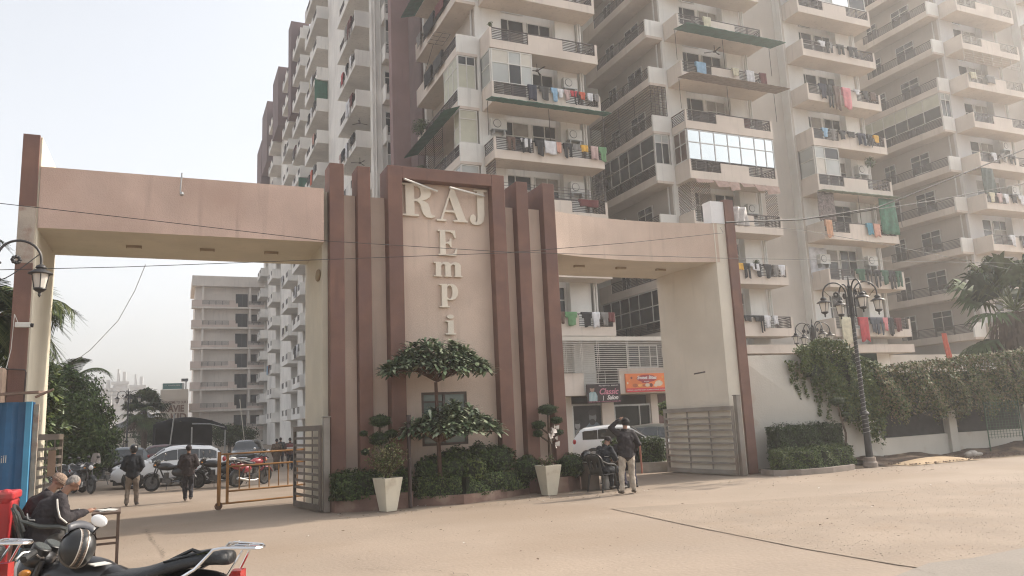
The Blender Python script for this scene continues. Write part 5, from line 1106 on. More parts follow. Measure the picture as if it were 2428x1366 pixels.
line(36.14,17.85,[(.95,'shirt','light blue',.5,.6),(1.6,'shirt','grey',.5,.75),(2.4,'jacket','black',.6,.6),(3.2,'cloth','dark grey',.6,.4),(4.1,'jeans','navy',.7,.8),(4.8,'trousers','black',.4,.85),(5.4,'cloth','yellow',.45,.5)],'the third tower above the half glazed balcony')
line(36.14,11.85,[(.35,'towel','pale orange',.55,1.1),(3.8,'towel','teal',.5,.75),(4.4,'towel','peach',.55,.85)],'the third tower beside the green net')
line(36.14,8.85,[(2.5,'jacket','dark green',.8,.75),(3.2,'trousers','black',.5,1.0),(3.9,'trousers','black',.55,1.1),(4.6,'t-shirt','dark green',.6,.9),(5.2,'trousers','black',.5,1.15),(5.8,'trousers','dark green',.5,1.0)],'the third tower below the two air conditioners')
line(36.14,5.85,[(.85,'blanket','cream',.95,1.7),(2.25,'towel','red',.75,1.45),(3.05,'jacket','denim',.5,.95),(3.6,'jeans','denim',.6,1.05),(4.1,'t-shirt','pink',.45,.8),(4.55,'towel','black',.45,1.1),(5.2,'towel','maroon',.5,.85)],'the third tower balcony behind the lamp')
line(51.7,14.85,[(.5,'shirt','cream',.6,.7),(1.3,'shirt','pale pink',.6,.7),(2.0,'t-shirt','white',.5,.7),(2.9,'cloth','black',.5,.6),(3.7,'t-shirt','white',.7,.7),(4.8,'shirt','cream',.6,.7)],'the farthest tower beside the green sheet')
line(51.7,17.85,[(1.4,'shirt','white',.5,.7),(2.4,'t-shirt','grey',.6,.6),(3.4,'trousers','dark grey',.7,.7)],'the farthest tower second above the palm')
line(51.7,11.85,[(2.0,'shirt','white',.6,.8),(3.2,'trousers','dark grey',.6,.9),(4.2,'shirt','white',.6,.7)],'the farthest tower just above the palm')
line(51.7,23.85,[(.5,'sheet','cream',.6,.5),(2.4,'sheet','grey',.9,.6)],'the farthest tower near the top edge')
# side rail laundry on the wing and nearest tower
def sline(X,y0,z,items,desc):
    for i,(dy,kind,col,w_,h_) in enumerate(items):
        o=garment(kind,col,X,y0+dy,z+1.15,w_,h_,side=True,seed=int(z*5)+i); tag(o,f'{col} {kind} {ORD[i]} along {desc}',kind,'laundry on the balconies')
sline(11.05,50.3,20.85,[(.6,'shirt','black',.7,.8),(1.6,'shirt','grey',.7,.9),(2.7,'towel','white',.7,1.1),(4.0,'jacket','black',.9,.9),(5.0,'shirt','pale pink',.6,.8)],'the wing balcony beside the brown column')
sline(11.05,50.3,17.85,[(5.8,'sheet','light blue',.9,2.2)],'the wing balcony right above the left beam')
sline(11.05,50.3,26.85,[(1.0,'shirt','white',.7,.9),(2.4,'shirt','black',.7,.9),(4.0,'towel','red',.7,.9)],'the upper wing balcony beside the brown column')
sline(11.05,66.0,23.85,[(1.0,'shirt','grey',.8,.8),(2.5,'cloth','orange red',.8,1.4),(4.0,'shirt','dark grey',.8,.8)],'the wing balcony with a red cloth')
sline(11.05,66.0,29.85,[(.8,'shirt','black',.8,.9),(2.4,'shirt','white',.8,.9),(4.0,'jacket','black',.8,1.0)],'the high wing balcony near the top edge')
sline(11.05,66.0,11.85,[(1.0,'shirt','black',.9,.9),(2.6,'trousers','white',.7,.9)],'the wing balcony under the teal net')
sline(13.05,35.4,20.85,[(2.6,'sheet','dark grey',1.6,.8),(4.4,'sheet','black',1.4,.9)],'the side balcony of the nearest tower below a wire frame')
sline(13.05,35.4,23.85,[(2.0,'sheet','maroon',1.5,.7),(4.0,'sheet','black',1.9,.9),(6.0,'shirt','grey',.9,.8)],'the top side balcony of the nearest tower')
sty=['nearest','second','third','fourth','fifth']; rr_=random.Random(4)
for i,(ys,z) in enumerate([(50.2,23.85),(50.2,29.85),(50.2,14.85),(66,20.85),(66,26.85),(66,32.85),(66,8.85),(66,5.85),(76,23.85),(76,29.85),(76,14.85),(76,8.85),(84.6,26.85),(84.6,32.85),(84.6,11.85),(84.6,17.85),(99.3,29.85),(99.3,8.85)]):
    for n_ in range(2):
        kd=rr_.choice(['shirt','towel','sheet'] if n_==0 else ['trousers','jacket','t-shirt']); c_=rr_.choice(['white','black','navy','grey','maroon','light blue','dark grey','cream','peach'])
        o=garment(kd,c_,11.05,ys+rr_.uniform(.7,4.3),z+1.18,rr_.uniform(.7,1.3),rr_.uniform(.8,1.3),side=True,seed=i*3+n_)
        tag(o,f'{c_} {kd} on the {sty[[50.2,66,76,84.6,99.3].index(ys)]} wing balcony column, floor {int((z-2.85)/3)+1}',kd,'laundry on the wing balconies')
# AC outdoor units
acm=M('ac_white_metal',(.58,.57,.53),.5,.06,3,0); acd=M('ac_dark_grille',(.07,.07,.07),.6,.2,6,0)
def make_ac():
    T=thing('ac_unit','x','air conditioner',(0,0,0)); b=MB(); b.box(0,.85,0,.3,0,.58); b.build('casing',acm,T,world=False,bevel=.01)
    b=MB(); b.lathe([(.0,-.012),(.22,-.012),(.23,-.002)],(.3,0,.29),20,0,'y'); b.build('fan_grille',acd,T,world=False)
    b=MB(); b.lathe([(.0,-.02),(.06,-.02),(.065,-.012)],(.3,0,.29),12,0,'y'); 
    for i in range(5): b.lathe([(.05+.035*i,-.018),(.056+.035*i,-.018)],(.3,0,.29),20,0,'y')
    b.build('fan_guard',acm,T,world=False)
    b=MB(); b.box(-.02,.87,.0,.02,-.03,-.002); b.box(.1,.13,.02,.4,-.25,-.03); b.box(.7,.73,.02,.4,-.25,-.03); b.box(0,.85,.02,.4,-.032,-.004); b.build('bracket',steel,T,world=False); return T
ac=make_ac(); AG='split air conditioner outdoor units'
for i,(x,z,l) in enumerate(((14.52+4.75,19.75,'white air conditioner on the nearest tower above the red laundry'),(14.52+.35,16.85,'white air conditioner at the left end under the green awning of the nearest tower'),(14.52+4.85,16.75,'white air conditioner at the right end under the green awning of the nearest tower'),(14.52+4.8,13.75,'white air conditioner of the nearest tower just above the brown fins'),(26.52+4.8,13.4,'air conditioner behind the ragged cloth of the second tower'),(36.14+4.75,16.75,'white air conditioner beside the potted plant of the third tower'),(36.14+.5,10.55,'left air conditioner of the third tower above the dark laundry'),(36.14+4.6,10.6,'right air conditioner of the third tower above the dark laundry'),(51.7+4.4,20.0,'air conditioner of the farthest tower near the right edge'),(51.7+4.6,16.6,'dark shaded air conditioner of the farthest tower below the palm line'))):
    place(ac,i>0,(x,35.0,z),0,l,AG)
T=thing('window_ac','boxy window air conditioner on the second tower right of the pillar','air conditioner',(29,35.1,10.6)); b=MB(); b.box(28.9,29.85,34.9,35.4,10.35,10.95); b.build('casing',acm,T); b=MB(); b.box(29.2,29.8,34.885,34.899,10.42,10.88); b.build('front_grille',acd,T); b=MB(); b.box(28.93,29.12,34.886,34.899,10.42,10.88); b.build('side_vent',M('vent_brown',(.2,.17,.14),.6,.2,5,0),T)
T=thing('window_ac','small window air conditioner set in the wall of the third tower','air conditioner',(38.6,36.6,16.9)); b=MB(); b.box(38.3,38.95,36.5,36.85,17.0,17.4); b.build('casing',acm,T); b=MB(); b.box(38.36,38.89,36.485,36.499,17.05,17.35); b.build('front_grille',acd,T)
# ceiling fans
def fan(x,y,z,l,group='ceiling fans on balconies'):
    T=thing('ceiling_fan',l,'ceiling fan',(x,y,z),random.uniform(0,1),group); b=MB(); b.tube([(0,0,0),(0,0,-.35)],.02,6); b.lathe([(.03,-.34),(.1,-.37),(.1,-.43),(.03,-.46)],(0,0,0),12); b.build('motor',rail,T,world=False)
    for k in range(3):
        a=k*2.094; b=MB(); ca,sa=math.cos(a),math.sin(a); b.add([(ca*.1-sa*.04,sa*.1+ca*.04,-.40),(ca*.1+sa*.04,sa*.1-ca*.04,-.41),(ca*.62+sa*.07,sa*.62-ca*.07,-.41),(ca*.62-sa*.07,sa*.62+ca*.07,-.40)],[(0,1,2,3)]); b.build('blade',rail,T,world=False)
fan(26.52+3.2,34.75,23.8,'ceiling fan under the green awning of the second tower'); fan(14.52+3.1,34.9,20.8,'ceiling fan of the nearest tower behind the glazed corner'); fan(11.8,52.2,20.8,'ceiling fan under a wing balcony beside the brown column'); fan(11.8,52.2,23.8,'upper ceiling fan under a wing balcony beside the brown column')
# pots and plants on balconies
def bplant(l,x,y,z,s=.3): bush('balcony_plant',l,'potted plant',[((x,y,z+.25*s/.3),(s,s*.8,s))],300,.10,[leafs[1],leafs[2],leafs[0]],core=False)
bplant('dark creeper heap on the side balcony of the nearest tower, by the brown column',13.1,41.6,18.7,.6); bplant('lower dark plant heap on the side balcony of the nearest tower',13.1,41.3,15.7,.6); bplant('leafy plant on the half glazed balcony of the third tower',41.2,34.3,17.0,.38); bplant('small plant behind the laundry right of the right pillar',30.9,34.3,10.0,.22); bplant('plants on a low wing balcony seen under the left beam',11.3,51.5,12.9,.5)
bplant('small cactus plant at the left rail end of the nearest tower',14.6,34.05,22.0,.16)
T=thing('blue_pot','dark bin bag slumped on the nearest tower balcony behind the fins','bag',(18.7,34.6,12.2)); b=MB(); b.ball((19.0,34.5,12.25),(.25,.2,.28)); b.build('bag',blackp,T,smooth=True)
# nets, sheets hung as screens (own things)
def scr(name,label,cat,x0,x1,z0,z1,Y,m,slant=0):
    b=MB(); nx=10; V=[]
    for j in range(9):
        for i in range(nx+1): u=i/nx; v=j/8; V.append((x0+(x1-x0)*u+slant*v,Y+.05*math.sin(u*14+j*.4),z1+(z0-z1)*v))
    b.add(V,[(j*(nx+1)+i,(j+1)*(nx+1)+i,(j+1)*(nx+1)+i+1,j*(nx+1)+i+1) for j in range(8) for i in range(nx)]); o=b.build(name,m,smooth=True); o.modifiers.new('t','SOLIDIFY').thickness=.01; return tag(o,label,cat)
scr('green_net','green shade net hung at the right end of the third tower balcony','shade net',36.14+4.9,36.14+6.4,12.4,14.75,33.9,M('green_net',(.03,.17,.10),.8,.25,4,.2))
scr('patterned_curtain','dark patterned curtain at the left end of the third tower balcony','curtain',35.95,37.3,13.0,14.8,33.95,M('patterned_cloth',(.10,.08,.08),.9,.3,9,.2,col2=(.26,.22,.21)),-.1)
scr('white_sheet','stiff white sheet covering the left balcony wall of the third tower','sheet',36.1,37.6,9.6,11.6,35.30,cl('white',COL['white']))
scr('grey_sheet','dark grey green sheet screening a balcony of the farthest tower','shade net',51.6,52.9,15.9,17.8,33.95,M('grey_green_net',(.07,.10,.085),.8,.2,4,.2))
scr('red_flag','small red flag on a low balcony near the right edge','flag',46.6,47.1,3.9,6.2,35.0,cl('orange red',COL['orange red']),.3)
scr('white_grid_panel','white perforated panel beside the top of the right pillar','panel',15.30,15.85,7.25,7.85,17.75,M('white_grid_panel',(.60,.57,.55),.7,.1,30,0))
# wire frame rack on side balcony
T=thing('drying_rack','bare wire drying frame on the side balcony of the nearest tower','drying rack',(12.9,38,22.3)); b=MB()
for i in range(4): y=37.4+.45*i; b.tube([(12.7,y,23.1),(13.6,y,23.1)],.012,4)
for x in (12.7,13.15,13.6): b.tube([(x,37.4,23.1),(x,38.75,23.1)],.012,4)
b.tube([(13.05,38.75,23.1),(13.05,40.5,22.1)],.015,4); b.build('frame',rail,T)
# ================================================================ VEHICLES
def lerp_list(pts,x):
    if x<=pts[0][0]: return pts[0][1]
    for (a,b),(c,d) in zip(pts[:-1],pts[1:]):
        if x<=c: 
            t=(x-a)/(c-a) if c>a else 1; t=t*t*(3-2*t)*.5+t*.5; return b+(d-b)*t
    return pts[-1][1]
glass_car=M('car_glass',(.025,.03,.032),.06,.2,2,0,spec=.9,loc='obj'); trim=M('car_black_trim',(.02,.02,.02),.5,.1,4,0,loc='obj'); lampc=M('headlamp_glass',(.55,.55,.55),.15,.1,9,0,spec=.9,loc='obj'); lampr=M('tail_lamp_red',(.35,.02,.02),.2,.1,9,0,loc='obj'); alloy=M('alloy_wheel',(.38,.38,.39),.35,.1,9,0,metal=.7,loc='obj')
def car(name,label,loc,rz,L,W,H,paint,kind='suv',group='parked cars'):
    T=thing(name,label,'car',(loc[0],loc[1],0),rz,group); h=L/2
    if kind=='suv':
        top=[(-h,.60*H),(-h+.06,.67*H),(-.43*L,.86*H),(-.36*L,.95*H),(-.12*L,H),(-.02*L,.985*H),(.04*L,.95*H),(.21*L,.665*H),(.38*L,.61*H),(h-.12,.53*H),(h,.40*H)]
        belt=[(-h,.60*H),(-.2*L,.62*H),(.22*L,.585*H),(.42*L,.555*H),(h,.40*H)]; win=[(-.41,-.255),(-.25,-.065),(-.06,.175)]; ws=(.045,.205); rw=(-.478,-.42)
    else:
        top=[(-h,.58*H),(-h+.05,.70*H),(-.44*L,.86*H),(-.38*L,.95*H),(-.14*L,H),(.0*L,.985*H),(.06*L,.95*H),(.235*L,.655*H),(.40*L,.585*H),(h-.08,.48*H),(h,.38*H)]
        belt=[(-h,.62*H),(-.2*L,.61*H),(.22*L,.56*H),(.42*L,.52*H),(h,.36*H)]; win=[(-.40,-.255),(-.25,-.035),(-.03,.195)]; ws=(.065,.23); rw=(-.482,-.43)
    ra=.33*H/1.5; wx=(.315*L,-.30*L); w=W/2
    def wfun(x): return w*(1-.16*max(0,(abs(x)/h-.72)/.28)**2)
    def P(x,v):
        t=lerp_list(top,x); b=min(lerp_list(belt,x),t-.005); zb=.17*H if abs(x)<.46*L else .24*H; ww=wfun(x); k=min(1,max(0,(t-b)/(.35*H))); wr=ww*(.95-.17*k)
        pts=[(ww*.90,zb),(ww*.985,zb+.10*H),(ww,(zb+b)*.55),(ww*.97,b),(wr,t-.05*H*k-.005),(wr*.78,t+.0),(0,t+.018)]
        i=min(int(v),5); f=v-i; a,c=pts[i],pts[i+1]; return (x,a[0]+(c[0]-a[0])*f,a[1]+(c[1]-a[1])*f)
    xs=[-h+L*i/44 for i in range(45)]; vs=[0,1,2,2.5,3,3.5,4,4.5,5,5.5,6]; full=[(v,1) for v in vs]+[(v,-1) for v in vs[::-1][1:]]
    V=[];
    for x in xs:
        for v,s_ in full:
            p=P(x,v); V.append((p[0],p[1]*s_,p[2]))
    n=len(full); F=[(i*n+j,i*n+j+1,(i+1)*n+j+1,(i+1)*n+j) for i in range(44) for j in range(n-1)]+[tuple(range(n))[::-1],tuple(range(44*n,45*n))]
    F+=[(i*n,(i+1)*n,(i+1)*n+n-1,i*n+n-1) for i in range(44)]
    b=MB(); b.add(V,[f[::-1] for f in F]); b.build('body',paint,T,smooth=True,world=False)
    for s_ in (1,-1):
        for (a,c) in win:
            b=MB(); VV=[]; m_=7
            for i in range(m_+1):
                x=(a+(c-a)*i/m_)*L
                for v in (3.12,3.5,3.9): p=P(x,v); VV.append((p[0],(p[1]+.007)*s_,p[2]))
            fs=[(i*3+j,i*3+j+1,i*3+j+4,i*3+j+3) for i in range(m_) for j in range(2)]; b.add(VV,fs if s_<0 else [f[::-1] for f in fs]); b.build('side_window',glass_car,T,smooth=True,world=False)
        b=MB(); b.box(-.36*L,.22*L,s_*(w*.975),s_*(w*.99+.008),lerp_list(belt,0)-.006,lerp_list(belt,0)+.012) if False else None
        for wxi in wx:
            b=MB(); b.lathe([(0,-.004),(ra*1.16,-.004),(ra*1.16,.004),(0,.004)],(wxi,s_*(w*.985),ra),22,0,'y'); b.build('wheel_arch',trim,T,world=False)
            b=MB(); b.lathe([(ra*.62,-.09),(ra*.92,-.10),(ra,-.07),(ra,.07),(ra*.92,.10),(ra*.62,.09)],(wxi,s_*(w*.94),ra),24,0,'y'); wh=b.build('wheel',rubber,T,smooth=True,world=False)
            b=MB(); b.lathe([(0,-.085),(ra*.64,-.085),(ra*.66,0),(ra*.64,.085),(0,.085)],(wxi,s_*(w*.94),ra),20,0,'y'); b.build('hub',trim,wh,world=False)
            b=MB()
            for k in range(5):
                t=k*1.2566; b.tube([(wxi,s_*(w*.94+.095),ra),(wxi+ra*.6*math.cos(t),s_*(w*.94+.09),ra+ra*.6*math.sin(t))],[.045,.03],4)
            b.lathe([(ra*.56,.0),(ra*.64,.01),(ra*.64,-.01)],(wxi,s_*(w*.94+.088),ra),20,0,'y'); b.build('rim',alloy,wh,world=False)
        b=MB(); b.ball((.17*L,s_*(w+.09),lerp_list(belt,.17*L)+.07),(.06,.10,.065),0,10,7); b.build('mirror',paint,T,smooth=True,world=False)
        b=MB(); b.box(-.06*L,-.02*L,s_*(w*.985),s_*(w+.012),.52*H,.535*H); b.box(.12*L,.16*L,s_*(w*.985),s_*(w+.012),.51*H,.525*H); b.build('door_handle',paint,T,world=False)
        b=MB(); 
        for x in (.02*L,-.205*L): 
            b.add([(x-.004,s_*(P(x,v)[1]+.004),P(x,v)[2]) for v in (1,2,2.9)]+[(x+.004,s_*(P(x,v)[1]+.004),P(x,v)[2]) for v in (2.9,2,1)],[(0,1,2,3,4,5)] if s_<0 else [(5,4,3,2,1,0)])
        b.build('door_gap',trim,T,world=False)
        b=MB(); b.box(-.24*L,.26*L,s_*(w*.93),s_*(w*.995),.155*H,.215*H); b.build('sill_trim',trim,T,world=False)
        b=MB(); b.ball((h-.16,s_*w*.70,.50*H),(.14,.16*W/1.7,.06*H),0,12,7); b.build('headlight',lampc,T,smooth=True,world=False)
        b=MB(); b.ball((-h+.08,s_*w*.80,.60*H),(.08,.11,.07*H),0,10,7); b.build('tail_light',lampr,T,smooth=True,world=False)
    for nm,(a,c) in (('windscreen',ws),('rear_window',rw)):
        b=MB(); VV=[]; m_=6; vv=[(4.15,1),(5,1),(6,1),(5,-1),(4.15,-1)]
        for i in range(m_+1):
            x=(a+(c-a)*i/m_)*L
            for v,s_ in vv: p=P(x,v); VV.append((p[0]+(.012 if nm=='windscreen' else -.012),p[1]*s_,p[2]+.008))
        b.add(VV,[(i*5+j,i*5+j+5,i*5+j+6,i*5+j+1) for i in range(m_) for j in range(4)]); b.build(nm,glass_car,T,smooth=True,world=False)
    b=MB(); b.box(h-.07,h+.012,-w*.55,w*.55,.36*H,.46*H); b.box(h-.10,h+.008,-w*.70,w*.70,.19*H,.27*H); b.build('grille',trim,T,world=False)
    b=MB(); b.box(h-.02,h+.02,-.24,.24,.29*H,.355*H); b.box(-h-.015,-h+.02,-.24,.24,.40*H,.46*H); b.build('number_plate',frame_w,T,world=False)
    if kind=='suv':
        for s_ in (1,-1): b=MB(); b.tube([(.03*L,s_*w*.66,H-.01),(-.02*L,s_*w*.66,H+.035),(-.28*L,s_*w*.66,H+.03),(-.33*L,s_*w*.66,H-.02)],.014,5); b.build('roof_rail',trim,T,world=False)
    b=MB(); b.box(-h+.08,h-.08,-w*.85,w*.85,.10*H,.22*H); b.build('underbody',trim,T,world=False)
    return T
pw=M('white_car_paint',(.66,.67,.68),.18,.02,3,0,coat=.6,loc='obj'); pg=M('grey_car_paint',(.13,.15,.16),.25,.05,3,0,coat=.5,loc='obj'); pdg=M('dark_grey_car_paint',(.05,.052,.055),.25,.05,3,0,coat=.5,loc='obj'); pm=M('maroon_car_paint',(.10,.03,.035),.3,.05,3,0,coat=.5,loc='obj')
car('parked_car','white SUV with black roof rails parked sideways behind the two standing men',(-.02,32.0),PI,3.85,1.6,1.43,pw,'suv')
car('parked_car','grey hatchback behind the row of motorcycles at the left',(-2.75,46.5),PI+.05,3.4,1.55,1.30,pg,'hatch')
car('parked_car','maroon car half hidden between the grey hatchback and the white SUV',(-.9,52),PI,3.5,1.55,1.30,pm,'hatch')
car('parked_car','dark grey small car facing the gate behind the red motorcycle',(3.7,43.5),-PI/2-.15,3.3,1.55,1.40,pdg,'hatch')
car('parked_car','white hatchback parked nose out in front of the salon',(16.0,26.0),-.52,3.9,1.6,1.45,pw,'hatch')
car('parked_car','grey green hatchback parked right of the white hatchback',(18.3,26.6),-.80,3.6,1.6,1.40,M('olive_grey_car_paint',(.12,.12,.105),.3,.05,3,0,coat=.5,loc='obj'),'hatch')
# ---- motorcycles
silver=M('silver_paint',(.35,.35,.36),.3,.08,6,0,metal=.5,loc='obj'); blk=M('black_bike_paint',(.014,.014,.016),.32,.1,4,0,coat=.25,loc='obj'); redp=M('red_bike_paint',(.26,.02,.03),.3,.08,4,0,coat=.3,loc='obj'); seatm=M('black_seat_vinyl',(.022,.024,.027),.5,.2,12,.25,50,loc='obj'); eng=M('engine_metal',(.12,.12,.12),.45,.2,12,.1,metal=.6,loc='obj')
def make_bike(tank,label,headfair=False,rack=True,mirrors=True):
    T=thing('motorcycle',label,'motorcycle',(0,0,0),0,'parked motorcycles'); q=dict(world=False,smooth=True)
    for x in (.64,-.60):
        b=MB(); R0=.29; n=26; V=[]
        for i in range(n):
            a=2*PI*i/n
            for j in range(8):
                t=2*PI*j/8; r_=R0-.042+.045*math.cos(t); V.append((x+r_*math.cos(a),.045*math.sin(t),R0+r_*math.sin(a)))
        b.add(V,[(i*8+j,((i+1)%n)*8+j,((i+1)%n)*8+(j+1)%8,i*8+(j+1)%8) for i in range(n) for j in range(8)]); wh=b.build('wheel',rubber,T,**q)
        b=MB(); b.lathe([(.205,-.018),(.225,-.02),(.225,.02),(.205,.018)],(x,0,R0),26,0,'y')
        for k in range(6):
            a=k*PI/3; b.tube([(x,0,R0),(x+.21*math.cos(a),0,R0+.21*math.sin(a))],[.02,.012],4)
        b.lathe([(.0,-.05),(.05,-.05),(.05,.05),(0,.05)],(x,0,R0),12,0,'y'); b.build('rim',eng,wh,world=False)
    b=MB()
    for s_ in (-1,1): b.tube([(.64,s_*.075,.29),(.46,s_*.075,.78),(.41,s_*.075,.92)],[.024,.024,.02],7); b.tube([(-.60,s_*.11,.29),(-.42,s_*.12,.66)],[.03,.03],7)
    b.tube([(-.6,.09,.28),(-.1,.09,.30)],.025,6); b.tube([(-.6,-.09,.28),(-.1,-.09,.30)],.025,6); b.tube([(.40,0,.80),(.22,0,.42),(-.05,0,.28),(-.3,0,.5),(-.7,0,.74)],.026,6); b.tube([(.40,0,.82),(-.3,0,.66),(-.75,0,.76)],.026,6)
    b.build('frame',blk,T,**q)
    b=MB()
    b.ball((.20,0,.80),(.27,.145,.13),0,18,12); b.ball((.08,0,.77),(.24,.12,.11),0,16,10); b.build('tank',tank,T,**q)
    b=MB(); b.lathe([(.0,.922),(.035,.922),(.04,.915)],(.20,0,.01),12); b.build('fuel_cap',chrome,T,world=False)
    b=MB(); pts=[(.12,.83,.11),(-.08,.82,.15),(-.25,.83,.165),(-.42,.89,.155),(-.58,.925,.145),(-.74,.935,.125),(-.82,.91,.09)]; V=[]
    for x,z,w_ in pts:
        for y,dz in ((-w_,-.09),(-w_,-.03),(-w_*.75,0),(0,.012),(w_*.75,0),(w_,-.03),(w_,-.09)): V.append((x,y,z+dz))
    n=len(pts); b.add(V,[(i*7+j,(i+1)*7+j,(i+1)*7+j+1,i*7+j+1) for i in range(n-1) for j in range(6)]+[tuple(range(7)),tuple(range((n-1)*7,n*7))[::-1]]+[(i*7,i*7+6,(i+1)*7+6,(i+1)*7) for i in range(n-1)]); sm=b.build('seat',seatm,T,**q); sm.modifiers.new('s','SUBSURF').render_levels=2
    b=MB(); b.ball((-.50,0,.69),(.34,.135,.13),0,18,10); b.ball((-.30,0,.60),(.26,.15,.16),0,16,10); b.build('side_cover',tank,T,**q)
    b=MB(); b.box(-.875,-.80,-.05,.05,.68,.80); b.build('tail_light',lampr,T,**q)
    b=MB(); b.box(.02,.24,-.10,.10,.26,.42); b.lathe([(.06,-.02),(.085,-.02),(.085,.18),(.06,.18)],(.14,0,.42),10); b.lathe([(.0,-.13),(.09,-.13),(.09,.13),(0,.13)],(.0,0,.31),14,0,'y'); b.build('engine',eng,T,world=False)
    b=MB(); b.tube([(.22,-.10,.40),(.26,-.13,.24),(.0,-.15,.20),(-.25,-.16,.22),(-.75,-.17,.34)],[.02,.02,.025,.045,.05],9); b.build('exhaust',steel,T,**q)
    for x,s0,s1 in ((.64,.35,2.5),(-.60,.9,2.9)):
        b=MB(); V=[]; n=10
        for i in range(n+1):
            a=s0+(s1-s0)*i/n
            for y,r_ in ((-.06,.315),(-.03,.335),(.03,.335),(.06,.315)): V.append((x+r_*math.cos(a),y,.29+r_*math.sin(a)))
        b.add(V,[(i*4+j,i*4+j+1,i*4+j+5,i*4+j+4) for i in range(n) for j in range(3)]); o=b.build('mudguard',tank if x>0 else blk,T,**q); o.modifiers.new('s','SOLIDIFY').thickness=.008
    b=MB(); b.tube([(.34,.36,.98),(.36,.26,1.0),(.40,.12,.95),(.41,0,.93),(.40,-.12,.95),(.36,-.26,1.0),(.34,-.36,.98)],.012,7); hb=b.build('handlebar',chrome if tank is blk else blk,T,**q)
    for s_ in (-1,1):
        b=MB(); b.tube([(.35,s_*.25,1.0),(.34,s_*.37,.975)],.021,8); b.build('grip',rubber,hb,**q)
        b=MB(); b.tube([(.375,s_*.20,1.0),(.42,s_*.26,1.0),(.40,s_*.35,.975)],.007,5); b.build('lever',steel,hb,**q)
        if mirrors:
         b=MB(); b.tube([(.37,s_*.22,1.0),(.38,s_*.27,1.12),(.36,s_*.31,1.17)],.006,5); mr=b.build('mirror_stalk',blk,hb,**q)
         b=MB(); b.ball((.36,s_*.33,1.20),(.015,.07,.045),0,12,8); b.build('mirror',blk,mr,**q)
         b=MB(); b.ball((.345,s_*.33,1.20),(.006,.062,.039),0,12,8); b.build('mirror_glass',M('mirror_glass',(.8,.8,.8),.03,.02,3,0,metal=1),mr,**q)
        b=MB(); b.ball((.46,s_*.16,.86),(.035,.035,.025),0,8,6); b.build('indicator',M('amber_lens',(.5,.2,.03),.3,.1,3,0),hb,**q)
    b=MB(); b.ball((.51,0,.86),(.09,.10,.10),0,14,9); b.ball((.47,0,.93),(.09,.12,.07),0,14,9); hl=b.build('headlight_shell',tank,T,**q)
    b=MB(); b.ball((.565,0,.86),(.045,.082,.082),0,14,9); b.build('headlight',lampc,hl,**q)
    for s_ in (-1,1):
        b=MB(); b.lathe([(.045,-.05),(.055,-.05),(.058,.01),(.052,.015),(.0,.008)],(0,0,0),16); g=b.build('gauge',blackp,T,**q); g.location=(.42,s_*.062,1.0); g.rotation_euler=(0,-.55,0)
        b=MB(); b.lathe([(.0,.012),(.048,.012),(.048,.016),(0,.016)],(0,0,0),16); f=b.build('gauge_face',M('gauge_glass',(.07,.08,.08),.15,.2,9,0,spec=.8),g,world=False)
    b=MB(); b.tube([(.05,.12,.28),(.02,.22,.03)],.012,5); b.build('side_stand',blk,T,**q)
    if rack:
        b=MB(); 
        for s_ in (-1,1):
            b.tube([(-.40,s_*.15,.72),(-.62,s_*.15,.84),(-.73,s_*.14,.95),(-.78,s_*.11,.955),(-.98,s_*.07,.94),(-1.0,s_*.03,.935),(-1.0,0,.935)],.011,6); b.tube([(-.80,s_*.035,.952),(-.97,s_*.03,.942)],.007,5); b.tube([(-.60,s_*.14,.66),(-.80,s_*.12,.76),(-.90,s_*.08,.93)],.009,5)
        b.tube([(-.80,-.10,.955),(-.80,.10,.955)],.009,5); b.tube([(-.90,-.08,.948),(-.90,.08,.948)],.007,5); b.build('rear_rack',chrome,T,**q)
    return T
bk=make_bike(blk,'foreground black motorcycle with chrome rear rack and a helmet on its tank')
pave=MB(); pave.box(-3.5,1.6,3.0,7.2,-.01,.12); struct(pave.build('pavement',M('pavement_slab',(.33,.28,.23),.9,.1,2,.3)))
SPEC=[]
for i,(x,y,rz,sc_,l) in enumerate(((-.345,5.89,R(155.6),1.0,None),(-1.92,7.26,R(165),1.0,'second black motorcycle at the bottom left corner, only its chrome rack showing'),
  (0.0,28.6,R(152),1.0,'slim black motorcycle standing in front of the white SUV between the two men'),(1.45,28.7,R(160),1.0,'dark bulky motorcycle half hidden behind the man in the brown jacket'),
  (-2.75,30.6,R(-60),1.0,'dark motorcycle with a clear windshield nearest the seated men in the parked row'),(-3.15,31.6,R(-55),1.0,'second dark motorcycle of the parked row at the left'),(-2.3,34.6,R(-150),1.0,'dark motorcycle with handlebars turned, right end of the parked row'),(-4.3,38.0,R(-60),1.0,'far dark motorcycle of the parked row beside the gate leaf'),(-3.3,39.5,R(-120),1.0,'far dark motorcycle of the parked row in front of the grey hatchback'),
  (4.3,50,R(-70),1.0,'distant motorcycle left of the two walking women'),(5.2,56,R(-60),1.0,'distant motorcycle parked at the foot of the wing'))):
    place(bk,i>0,(x,y,.12 if i<2 else 0),rz,l or bk['label'],None,sc_)
for o in [c for c in bpy.data.objects if c.name.startswith('mirror') or c.name.startswith('gauge_face_')]:
    p_=o; 
    while p_.parent: p_=p_.parent
    if p_ is bk or (p_.get('label','').startswith('second black motorcycle at')): bpy.data.objects.remove(o)
bk2=make_bike(redp,'red tanked motorcycle leaning behind the barrier, its front wheel turned out'); bk2.location=(2.5,28.4,0); bk2.rotation_euler=(R(8),0,R(38))
tag(MB().ball((1.92,28.9,.55),(.36,.26,.38),0,16,10).ball((1.95,28.9,.85),(.18,.14,.14),0,12,8).build('white_sack',M('white_sack_cloth',(.60,.58,.55),.9,.06,3,.8,9),smooth=True),'round white sack tied behind the barrier post','sack')
